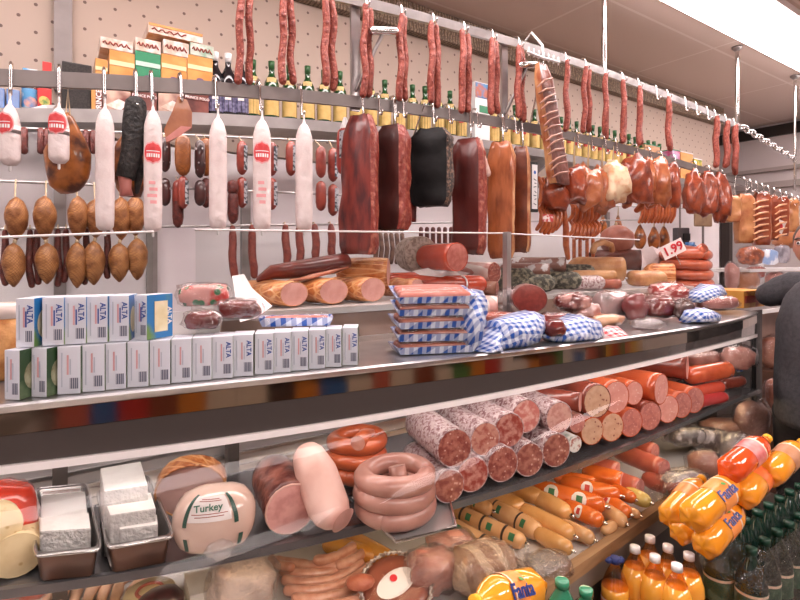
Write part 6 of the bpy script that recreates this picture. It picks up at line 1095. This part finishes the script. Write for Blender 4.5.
# ================================================================ bottles in front of the counter
JUICE = mat('orange_drink', '#f0a02a', '#e68d1c', scale=6, rough=.08, coat=.8); JUICE2 = mat('amber_drink', '#eba23a', '#dd8f2a', scale=6, rough=.08, coat=.8); RJ = mat('red_orange_drink', '#e2561a', '#d54812', scale=6, rough=.08, coat=.8); CAPO = mat('yellow_cap', '#f0b429', rough=.3); FLAB = mat('orange_label', '#ef8a3a', '#f29a54', scale=14, rough=.35); FBL = mat('fizz_blue', '#26397f', rough=.4)
EMPTY = mat('bottle_neck_plastic', '#e0b070', '#d8a460', scale=6, rough=.06, coat=.8)
PET = film('clear_pet', '#f3cf98', gloss=.3, rough=.04, bump=0)
def soda(name, label, p, ax, L, r, m, capm, labm, group, txt=None, fill=1, spin=0, petal=True):
    p = Vector(p); ax = Vector(ax).normalized(); t = thing(name, label, 'bottle', p, 0, group)
    prof = [(0, r * .35), (L * .01, r * .72), (L * .03, r * .9), (L * .1, r), (L * .34, r), (L * .36, r * .97), (L * .6, r * .97), (L * .62, r), (L * .7, r * .94), (L * .8, r * .68), (L * .88, r * .4), (L * .91, r * .3), (L * .95, r * .3)]
    lo = [q for q in prof if q[0] <= L * fill]
    mb = MB().lathe(p, ax, lo if fill < 1 else prof, seg=20)
    if petal:
        u, w = frame(ax)
        for v in mb.v:
            d = v - p; a_ = d.dot(ax)
            if a_ < L * .08:
                an = math.atan2(d.dot(w), d.dot(u)); k = .12 * (1 - a_ / (L * .08)) * math.cos(5 * an); v += (d - ax * a_) * k - ax * (.1 * r * (1 - a_ / (L * .08)) * max(0, math.cos(5 * an)))
    part('drink', mb, m, t)
    if fill < 1: part('shell', MB().lathe(p, ax, [(q[0], q[1] * 1.01) for q in prof if q[0] >= L * (fill - .1)], seg=20, caps=False), PET, t)
    part('cap', MB().lathe(p + ax * L * .93, ax, [(0, r * .36), (L * .055, r * .36), (L * .06, r * .28)], seg=14), capm, t)
    if labm:
        l = part('label', MB().lathe(p + ax * L * .36, ax, [(0, r * 1.0), (L * .24, r * 1.0)], seg=22, caps=False), labm, t)
        part('label_stripe', MB().lathe(p + ax * L * .57, ax, [(0, r * 1.012), (L * .025, r * 1.012)], seg=22, caps=False), mat('stripe_pale', '#f6dcc0', rough=.4), l)
        if txt:
            c = p + ax * L * .48; n = (EYE - c); n = (n - ax * n.dot(ax)).normalized(); s_ = ax.cross(n); n2 = (n + s_ * spin).normalized(); rt = ax if ax.dot(RT) > 0 else -ax; up = n2.cross(rt)
            text(txt, r * .95, FBL, l, c + n2 * r * 1.03, rt, up)
            part('leaf', MB().disc(c + n2 * r * .98 + up * r * .5 + rt * r * .2, n2 * .7 + up * .7, r * .16), mat('leaf_green', '#4a9a4a', rough=.5), l)
    return t
# crate / lower packs that carry the bottles
CR = mat('crate_brown', '#6b4a3a', '#58392c', scale=9, rough=.5)
ca, cb = Vector((1.35, .70, 0)), Vector((1.80, .98, 0))
t = thing('bottle_crate', 'dark crate under the white capped orange bottles', 'crate', (1.57, .84, 0)); part('crate', MB().box((1.57, .835, .16), (.235, .15, .155), bev=.01), CR, t)
for s in (.08, .24): part('slot', MB().box((1.57, .683, s), (.16, .004, .02), bev=.003), BLACK, t)
UP_ = [(635, 545), (650, 535), (668, 544), (655, 554), (677, 563), (689, 552)]
for i, (px, py) in enumerate(UP_):
    p = onZ(px, py, .655); soda('juice_bottle', 'white capped bottle of orange drink in the crate, %s from the blue ribboned one' % nth(i + 1), (p.x, p.y, .318), (0, 0, 1), .338, .046, JUICE2, WHITEP, None, 'white capped orange bottles', fill=.8)
p = onZ(615, 556, .635); t = soda('juice_bottle', 'orange drink bottle with a blue ribbon and orange red label', (p.x, p.y, .318), (0, 0, 1), .318, .043, JUICE2, mat('ribbon_blue', '#2b3a78', rough=.5), mat('label_orange_red', '#e2643a', rough=.4), None, fill=.74)
for s in (-1, 1): part('bow', MB().blob((p.x + RT.x * .018 * s, p.y + RT.y * .018 * s, .622), (.016, .01, .009), amp=.3, seed=s + 3), MATS['ribbon_blue'], t)
part('blue_band', MB().lathe((p.x, p.y, .425), (0, 0, 1), [(0, .0445), (.012, .0445)], seg=20, caps=False), MATS['ribbon_blue'], t)
# lying bottles: base towards the viewer, neck away along the counter
LY = [((673, 514), (712, 482), 13, JUICE, FLAB, None, 'orange bottle lying lowest with only its round base free', 0), ((683, 531), (760, 498), 12, JUICE, FLAB, None, 'orange bottle lying below the silver bag with base petals showing', 0), ((697, 514), (745, 487), 15.5, JUICE, FLAB, 'Fanta', 'big orange bottle lying on top with blue lettering', 0), ((708, 542), (748, 512), 14, JUICE, FLAB, 'Fanta', 'orange bottle lying beneath the big one with a yellow cap', 0), ((746, 494), (782, 466), 13, JUICE, mat('label_red_orange', '#e6602a', '#f08a4a', scale=14, rough=.35), None, 'orange bottle lying behind with a red orange label', 0), ((733, 468), (770, 449), 13.5, RJ, mat('label_pinkish', '#e9a9a4', '#d05a5a', scale=14, rough=.35), None, 'red orange bottle at the back of the lying bottles', 0), ((772, 472), (806, 452), 13, JUICE, mat('label_peach', '#c99068', '#b0785a', scale=14, rough=.4), None, 'orange bottle lying farthest back with its red centred base', 0)]
ZZ = [.74, .70, .80, .72, .82, .90, .86]
for i, (a, b, r, m, lm, tx, lab, sp) in enumerate(LY):
    z = ZZ[i]; p = onZ(*a, z); q = onZ(*b, z); d = (q - p).normalized(); d = (d + Vector((0, 0, .16))).normalized(); rr = sz(r, p); L = rr * 7.2
    soda('soda_bottle', lab, p - d * rr * .8, d, L, rr, m, CAPO, lm, 'orange soda bottles lying on the packs', tx, spin=.2)
p = onY(524, 590, .9); p0 = onY(470, 604, .86); d = (p - p0).normalized(); rr = sz(19, p); soda('soda_bottle', 'orange bottle lying at the lower picture edge with red and blue lettering', p + d * rr * 1.0, -d, rr * 5.6, rr, JUICE, CAPO, FLAB, None, 'Fanta')
# green bottles: shrink wrapped packs on the floor along the counter, and two near the bumper
GRB = mat('green_pet', '#123026', '#0b211a', scale=9, rough=.1, coat=.7); GRL = mat('green_pet_light', '#2f8a66', '#247556', scale=9, rough=.12, coat=.7); GCAP = mat('cap_green', '#123a2b', rough=.35)
def gbot(label, x, y, z, m=GRB, group='green bottles in the shrink wrapped packs', h=.335, r=.046, labm=None): return soda('green_bottle', label, (x, y, z), (0, 0, 1), h, r, m, GCAP, labm, group)
k = 0
GLAB = mat('green_label', '#24503c', '#5f7a62', scale=30, lo=.5, hi=.62, rough=.4)
for layer in (0, 1):
    for ix in range(8):
        for iy in range(2):
            k += 1; gbot('dark green bottle in the %s layer of the floor packs, %s of sixteen' % (('lower', 'upper')[layer], nth(ix * 2 + iy + 1)), 1.86 + ix * .098, .74 + iy * .098, .002 + layer * .338, labm=GLAB)
for layer in (0, 1):
    A = [(1.86 - .05, .69), (1.86 + 7 * .098 + .05, .69), (1.86 + 7 * .098 + .05, .89), (1.86 - .05, .89)]; c = Vector((sum(a[0] for a in A) / 4, sum(a[1] for a in A) / 4, 0))
    rg = lambda f, z: [Vector((c.x + (a[0] - c.x) * f, c.y + (a[1] - c.y) * f, z)) for a in A]
    solo('shrink_wrap', MB().rings([rg(1.03, .004 + layer * .338), rg(1.05, .12 + layer * .338), rg(1.03, .24 + layer * .338), rg(.8, .325 + layer * .338)], smooth=False), FILM, ('shrink film around the lower floor pack of green bottles', 'shrink film around the upper pack of green bottles')[layer], 'shrink film')
for i, (px, py) in enumerate(((562, 582), (586, 591))):
    p = onY(px, py, .84); soda('green_bottle', ('bright green bottle shoulder at the lower picture edge beside the bumper', 'second bright green bottle at the lower picture edge')[i], (p.x, p.y, p.z - .30), (0, 0, 1), .31, .05, GRL, GRL, None, None)
    solo('drinks_case', MB().box((p.x, p.y, (p.z - .302) / 2), (.048, .048, (p.z - .304) / 2), bev=.006), CR, ('brown case under the first bright green bottle', 'brown case under the second bright green bottle')[i], 'case')
# ================================================================ the customer leaning on the far end of the counter
SWE = mat('grey_sweater', '#47464a', '#3b3a3e', scale=60, rough=.85, bump=.3); SKIN = mat('skin', '#c98d78', '#bd7f6a', scale=9, rough=.45); HAIR = mat('short_grey_hair', '#6e625c', '#4d443f', scale=60, rough=.8, bump=.5); TRO = mat('dark_trousers', '#2c2b30', '#242328', scale=40, rough=.8); SHOE = mat('black_shoes', '#1d1a1a', rough=.4)
px_, py_ = 3.07, .93
def skin_mesh(V, E, R, root, sub=2):
    me = bpy.data.meshes.new('sk'); me.from_pydata(V, E, []); o = bpy.data.objects.new('sk', me); COL.objects.link(o)
    m = o.modifiers.new('s', 'SKIN'); lay = me.skin_vertices[0].data
    for i, r in enumerate(R): lay[i].radius = (r if isinstance(r, tuple) else (r, r)); lay[i].use_root = i == root
    m.use_smooth_shade = True; s = o.modifiers.new('d', 'SUBSURF'); s.levels = s.render_levels = sub
    bpy.context.view_layer.update(); r_ = bpy.data.meshes.new_from_object(o.evaluated_get(bpy.context.evaluated_depsgraph_get())); bpy.data.objects.remove(o); return r_
def mesh_part(name, me, m, root):
    me.materials.clear(); me.materials.append(m); o = bpy.data.objects.new(name, me); COL.objects.link(o); o.parent = root; me.polygons.foreach_set('use_smooth', [True] * len(me.polygons)); return o
pr = thing('person', 'person in dark grey sweater leaning an elbow on the far counter end, seen partly', 'person', (px_, py_, 0)); 
# local frame: facing -X (towards the camera's left); left/right along Y
S = lambda x, y, z: (x, y, z)
V = [S(.0, 0, .92), S(.0, 0, 1.08), S(.02, 0, 1.25), S(.07, 0, 1.40), S(.10, .02, 1.48), S(.11, .03, 1.56),
     S(.12, .14, 1.44), S(.10, .20, 1.422), S(.09, .23, 1.408), S(.17, .28, 1.39), S(.30, .30, 1.39),
     S(.08, -.18, 1.42), S(.1, -.23, 1.18), S(.06, -.2, .98), S(.04, -.18, .9),
     S(.02, .09, .74), S(.02, .10, .46), S(.04, .10, .10), S(-.08, .11, .05), S(.02, -.09, .74), S(.02, -.10, .46), S(.04, -.10, .10), S(-.08, -.11, .05)]
E = [(0, 1), (1, 2), (2, 3), (3, 4), (4, 5), (3, 6), (6, 7), (7, 8), (8, 9), (9, 10), (3, 11), (11, 12), (12, 13), (13, 14), (0, 15), (15, 16), (16, 17), (17, 18), (0, 19), (19, 20), (20, 21), (21, 22)]
R = [.11, .12, .125, .11, .07, .055, .05, .045, .042, .04, .033, .055, .05, .04, .03, .09, .06, .045, .04, .09, .06, .045, .04]
mesh_part('body', skin_mesh(V, E, R, 0), SKIN, pr)
# clothing sits just outside the body
O_ = Vector((px_, py_, 0)); J = lambda *q: O_ + Vector(q)
part('sweater', MB().tube([J(0, 0, .80), J(0, 0, .83), J(0, 0, .98), J(.01, 0, 1.12), J(.03, 0, 1.26), J(.07, 0, 1.38), J(.10, .01, 1.45), J(.11, .02, 1.50)], [.20, .212, .215, .215, .22, .2, .15, .075], seg=24, round0=False, round1=False, ab=(1, .8), u0=(1, 0, 0), wob=.06), SWE, pr)
part('sleeve', MB().tube([J(.12, .08, 1.43), J(.115, .16, 1.44), J(.10, .20, 1.425), J(.085, .215, 1.412), J(.08, .23, 1.408), J(.11, .25, 1.404), J(.17, .275, 1.398), J(.23, .29, 1.395)], [.1, .09, .078, .07, .066, .063, .058, .055], seg=16, wob=.08), SWE, pr)
part('sleeve', MB().tube([J(.08, -.10, 1.42), J(.09, -.19, 1.40), J(.1, -.24, 1.18), J(.06, -.21, .98), J(.05, -.2, .93)], [.1, .09, .075, .06, .055], seg=16, wob=.08), SWE, pr)
for s_ in (1, -1): part('trouser_leg', MB().tube([J(.0, .07 * s_, .84), J(.02, .09 * s_, .72), J(.02, .10 * s_, .46), J(.04, .10 * s_, .10), J(.04, .10 * s_, .06)], [.12, .105, .082, .072, .074], seg=16, round0=False, round1=False), TRO, pr)
for s in (.105, -.105): part('shoe', MB().blob((px_ - .03, py_ + s, .045), (.13, .05, .044), amp=.08, seed=2, power=.8), SHOE, pr)
# head
hc = Vector((px_ + .02, py_ + .03, 1.66))
hb = MB().blob(hc, (.095, .075, .118), amp=.0, sub=4)
for v in hb.v:
    d = v - hc
    if d.x < 0: v.x += .012 * max(0, -d.z / .118) * 1 - (.014 * math.exp(-((d.z + .075) / .03) ** 2 - (d.y / .035) ** 2)) ; 
    if d.x < -.03: v.x += .012 * math.exp(-((d.z - .012) / .016) ** 2) * math.exp(-((abs(d.y) - .032) / .02) ** 2)
    if d.z < -.05: v.y -= d.y * .25 * min(1, (-.05 - d.z) / .06)
part('head', hb, SKIN, pr)
part('nose', MB().tube([hc + Vector((-.092, 0, .012)), hc + Vector((-.104, 0, -.012)), hc + Vector((-.112, 0, -.03)), hc + Vector((-.094, 0, -.038))], [.007, .010, .014, .010], seg=10), SKIN, pr)
for s in (-1, 1):
    part('ear', MB().blob(hc + Vector((.005, .076 * s, -.005)), (.016, .009, .03), amp=.1, seed=4), SKIN, pr)
    e = part('eye', MB().blob(hc + Vector((-.078, .032 * s, .012)), (.011, .012, .010), amp=0, sub=2), WHITEP, pr); part('iris', MB().disc(hc + Vector((-.0895, .032 * s, .012)), (-1, 0, 0), .0055, dome=.2), BLACK, e)
    part('eyebrow', MB().tube([hc + Vector((-.084, .016 * s, .032)), hc + Vector((-.084, .034 * s, .037)), hc + Vector((-.072, .05 * s, .031))], .0042, seg=6), HAIR, pr)
part('mouth', MB().tube([hc + Vector((-.083, -.024, -.062)), hc + Vector((-.094, 0, -.06)), hc + Vector((-.083, .024, -.062))], [.003, .006, .003], seg=8), mat('lips', '#a8635a', rough=.45), pr)
hh = MB().blob(hc + Vector((.016, 0, .028)), (.094, .083, .104), amp=.06, fr=4, seed=1, sub=4); 
for v in hh.v:
    d = v - hc
    if d.x < -.04 and d.z < .075: v.x = hc.x - .04 + (v.x - hc.x + .04) * .25
    if d.z < -.045: v.z = hc.z - .045 + (v.z - hc.z + .045) * .2
part('hair', hh, HAIR, pr)
# hands: palm and five curled fingers each
def hand(root, w, dirv, up, side):
    d = Vector(dirv).normalized(); u = Vector(up).normalized(); s_ = d.cross(u).normalized() * side; w = Vector(w)
    part('hand', MB().tube([w - d * .01, w + d * .03, w + d * .075, w + d * .09], [.022, .03, .034, .028], seg=12, ab=(1, .5), u0=s_), SKIN, root)
    for i, (o, L, r) in enumerate(((-.026, .064, .0085), (-.009, .074, .009), (.009, .069, .0088), (.026, .054, .0078))):
        b = w + d * .078 + s_ * o; part('finger', MB().tube([b, b + d * L * .45 - u * .004, b + d * L * .75 - u * .014, b + d * L * .9 - u * .028], [r, r * .95, r * .85, r * .7], seg=8), SKIN, root)
    b = w + d * .025 - s_ * .026; part('thumb', MB().tube([b, b + d * .025 - s_ * .022 - u * .004, b + d * .05 - s_ * .03 - u * .012], [.012, .011, .008], seg=8), SKIN, root)
O = Vector((px_, py_, 0)); hand(pr, O + Vector(V[10]), (.95, .3, 0), (0, 0, 1), 1); hand(pr, O + Vector(V[14]), (-.1, .05, -1), (-1, 0, 0), -1)
# ================================================================ the far stall seen past the counter end
FS = thing('far_display', 'white shelf unit of meats under the far rib racks', 'shelf unit', (4.6, 1.7, 0)); FZ = [onY(760, 270, 2.05).z, onY(760, 268, 1.9).z]
a = onY(733, 268, 1.95); b = onY(805, 276, 1.95); zf = a.z - .02
part('shelf_board', MB().box(((a.x + 5.9) / 2, 2.05, zf), ((5.9 - a.x) / 2, .22, .012)), WHITEP, FS); part('lower_board', MB().box(((a.x + 5.7) / 2, 2.0, 1.2), ((6.1 - a.x) / 2, .34, .015)), WHITEP, FS)
part('base', MB().box(((a.x + 5.9) / 2, 2.15, .59), ((5.9 - a.x) / 2, .19, .585)), mat('stall_base', '#9a7a6e', '#86675c', scale=3, rough=.5), FS)
for x in (a.x + .03, 5.85): part('post', MB().box((x, 2.24, 1.42), (.018, .018, .23)), WHITEP, FS)
for i, (px, py, w, h, m, lab, cat) in enumerate(((750, 256, 26, 18, mat('roast_meat', '#b56236', '#73351f', scale=18, lo=.42, hi=.58, rough=.35, bump=.5, coat=.3), 'netted roast meat on the far white shelf', 'roast meat'), (786, 238, 30, 20, mat('far_ham', '#c58050', '#a35f38', scale=9, rough=.35, coat=.3), 'large orange brown ham behind the small price card', 'ham'), (768, 257, 18, 15, mat('blue_white_pack', '#8fb0dd', '#e6ecf4', scale=12, lo=.45, hi=.55, rough=.3, coat=.5), 'blue and white pack on the far shelf', 'pack'), (782, 254, 14, 18, mat('grey_pack2', '#a8a6b0', '#6d6a75', scale=16, rough=.3, coat=.5), 'grey film pack beside the blue white one', 'pack'))):
    bag_pack('far_meat' if i < 2 else 'far_pack', lab, px, py, w, h, Y=2.05, m=m, seed=140 + i, cat=cat, film_m=NET_FILM, film_k=1.02, base=zf + .014, power=.8 if i < 2 else .55)
for i, (px, py, w, h, m, lab) in enumerate(((745, 279, 26, 20, MATS['far_ham'], 'bundle of rosy ham under the far white shelf'), (732, 276, 14, 26, mat('far_pink', '#d0948a', '#b9786e', scale=9, rough=.4), 'pale pink cut standing at the near end of the far stall'), (775, 279, 18, 14, mat('far_pink', ''), 'pink meat slices beside the small jar'), (756, 272, 18, 12, mat('far_red', '#b04a35', '#8c3626', scale=12, rough=.35, coat=.3), 'dark red meat pack under the far white shelf'))):
    bag_pack('far_meat', lab, px, py, w, h, Y=1.9, m=m, seed=150 + i, cat='meat', film_k=1.04, base=1.217)
c = onY(759, 284, 1.78); t = thing('sauce_jar', 'small jar with a red yellow label on the far stall', 'jar', (c.x, 1.78, 1.217)); part('jar', MB().lathe((c.x, 1.78, 1.217), (0, 0, 1), [(0, .03), (.005, .034), (.09, .034), (.1, .026), (.115, .026)], seg=14), mat('jar_dark', '#5a3a48', rough=.15), t); part('label', cyl_patch((c.x, 1.78, 1.26), .0345, toCam(c), 1.2, .022, False, 2), mat('jar_label', '#d8372c', '#f0b93a', scale=20, lo=.5, hi=.55, rough=.4), t); part('lid', MB().lathe((c.x, 1.78, 1.332), (0, 0, 1), [(0, .029), (.016, .029)], seg=14), WHITEP, t)
t = card('small tilted price card on the far ham', 779, 226, .045, .05, 1.72, None, .05, -.4)
# goods seen behind the end post
for i, (px, py, w, h, Y, m, lab) in enumerate(((772, 352, 22, 30, 2.0 - .2, mat('end_meat', '#d29a84', '#b0614a', scale=8, rough=.35, coat=.3), 'pale meat pack lying on the low stall behind the end post'), (776, 394, 22, 30, 1.5, mat('end_meat2', '#b5745e', '#8f4f3e', scale=8, rough=.35, coat=.3), 'brown meat pack low behind the end post'))):
    q = onY(px, py, Y); bag_pack('far_meat', lab, px, py, w, h, Y=Y, m=m, seed=160 + i, cat='meat'); b_ = q.z - sz(h, q) / 2 * 1.15
    solo('stall_box', MB().box((q.x, q.y, (b_ - .004) / 2), (.09, .1, (b_ - .008) / 2), bev=.005), mat('stall_box', '#7d5a4a', '#6a4a3d', scale=4, rough=.5), ('brown box carrying the pale meat pack behind the end post', 'brown box carrying the brown meat pack behind the end post')[i], 'box')
# ================================================================ grocery shelf on the other side of the aisle (seen in the counter's mirror strip)
AY = -1.35
t = thing('grocery_shelf', 'low grocery shelf across the aisle mirrored in the counter strip', 'shelf unit', (1.4, AY - .2, 0))
part('back', MB().box((2.5, AY - .42, .75), (3.3, .02, .75)), mat('gondola', '#8a7f78', rough=.5), t)
for z in (.1, .48, .86, 1.24): part('shelf_board', MB().box((2.5, AY - .2, z), (3.3, .2, .012)), mat('gondola_shelf', '#b9aea6', rough=.4), t)
rnd = random.Random(5); cols = ['#d98a3a', '#c43a34', '#e0d2c0', '#3f6fae', '#e6b94a', '#5a8a52', '#8a4a34', '#e8e2dc', '#c96a58', '#4a3a36']
packs = [mat('aisle_pack_' + str(i), c, rough=.4) for i, c in enumerate(cols)]
for j, z in enumerate((.48, .86)):
    x = -.6; i = 0
    while x < 5.6:
        w = rnd.uniform(.07, .11); h = rnd.uniform(.16, .26); m = MB().box((x + w, AY - .12, z + .014 + h / 2), (w - .004, .08, h / 2), bev=.004)
        solo('grocery_pack', m, rnd.choice(packs), 'coloured pack on the grocery shelf across the aisle', 'pack', 'packs on the aisle shelf'); x += 2 * w; i += 1
# ================================================================ camera, world, view
cd = bpy.data.cameras.new('camera'); cam = bpy.data.objects.new('camera', cd); COL.objects.link(cam)
cam.location = EYE; cam.rotation_euler = (PI / 2, 0, -PSI); cd.sensor_width = 36; cd.lens = F / 800 * 36; cd.shift_y = -(300 - HY) / 800; cd.clip_start = .05
SC.camera = cam
wd = bpy.data.worlds.new('world'); SC.world = wd; wd.use_nodes = True
wd.node_tree.nodes['Background'].inputs[0].default_value = (1, .93, .92, 1); wd.node_tree.nodes['Background'].inputs[1].default_value = .12
vs = SC.view_settings; vs.view_transform = 'Standard'; vs.look = 'None'; vs.gamma = 1; vs.use_curve_mapping = False; vs.exposure = 0.62
cy = SC.cycles; cy.use_denoising = True; cy.max_bounces = 10; cy.transparent_max_bounces = 24; cy.glossy_bounces = 4; cy.diffuse_bounces = 4; cy.sample_clamp_indirect = 6; cy.caustics_reflective = False; cy.caustics_refractive = False
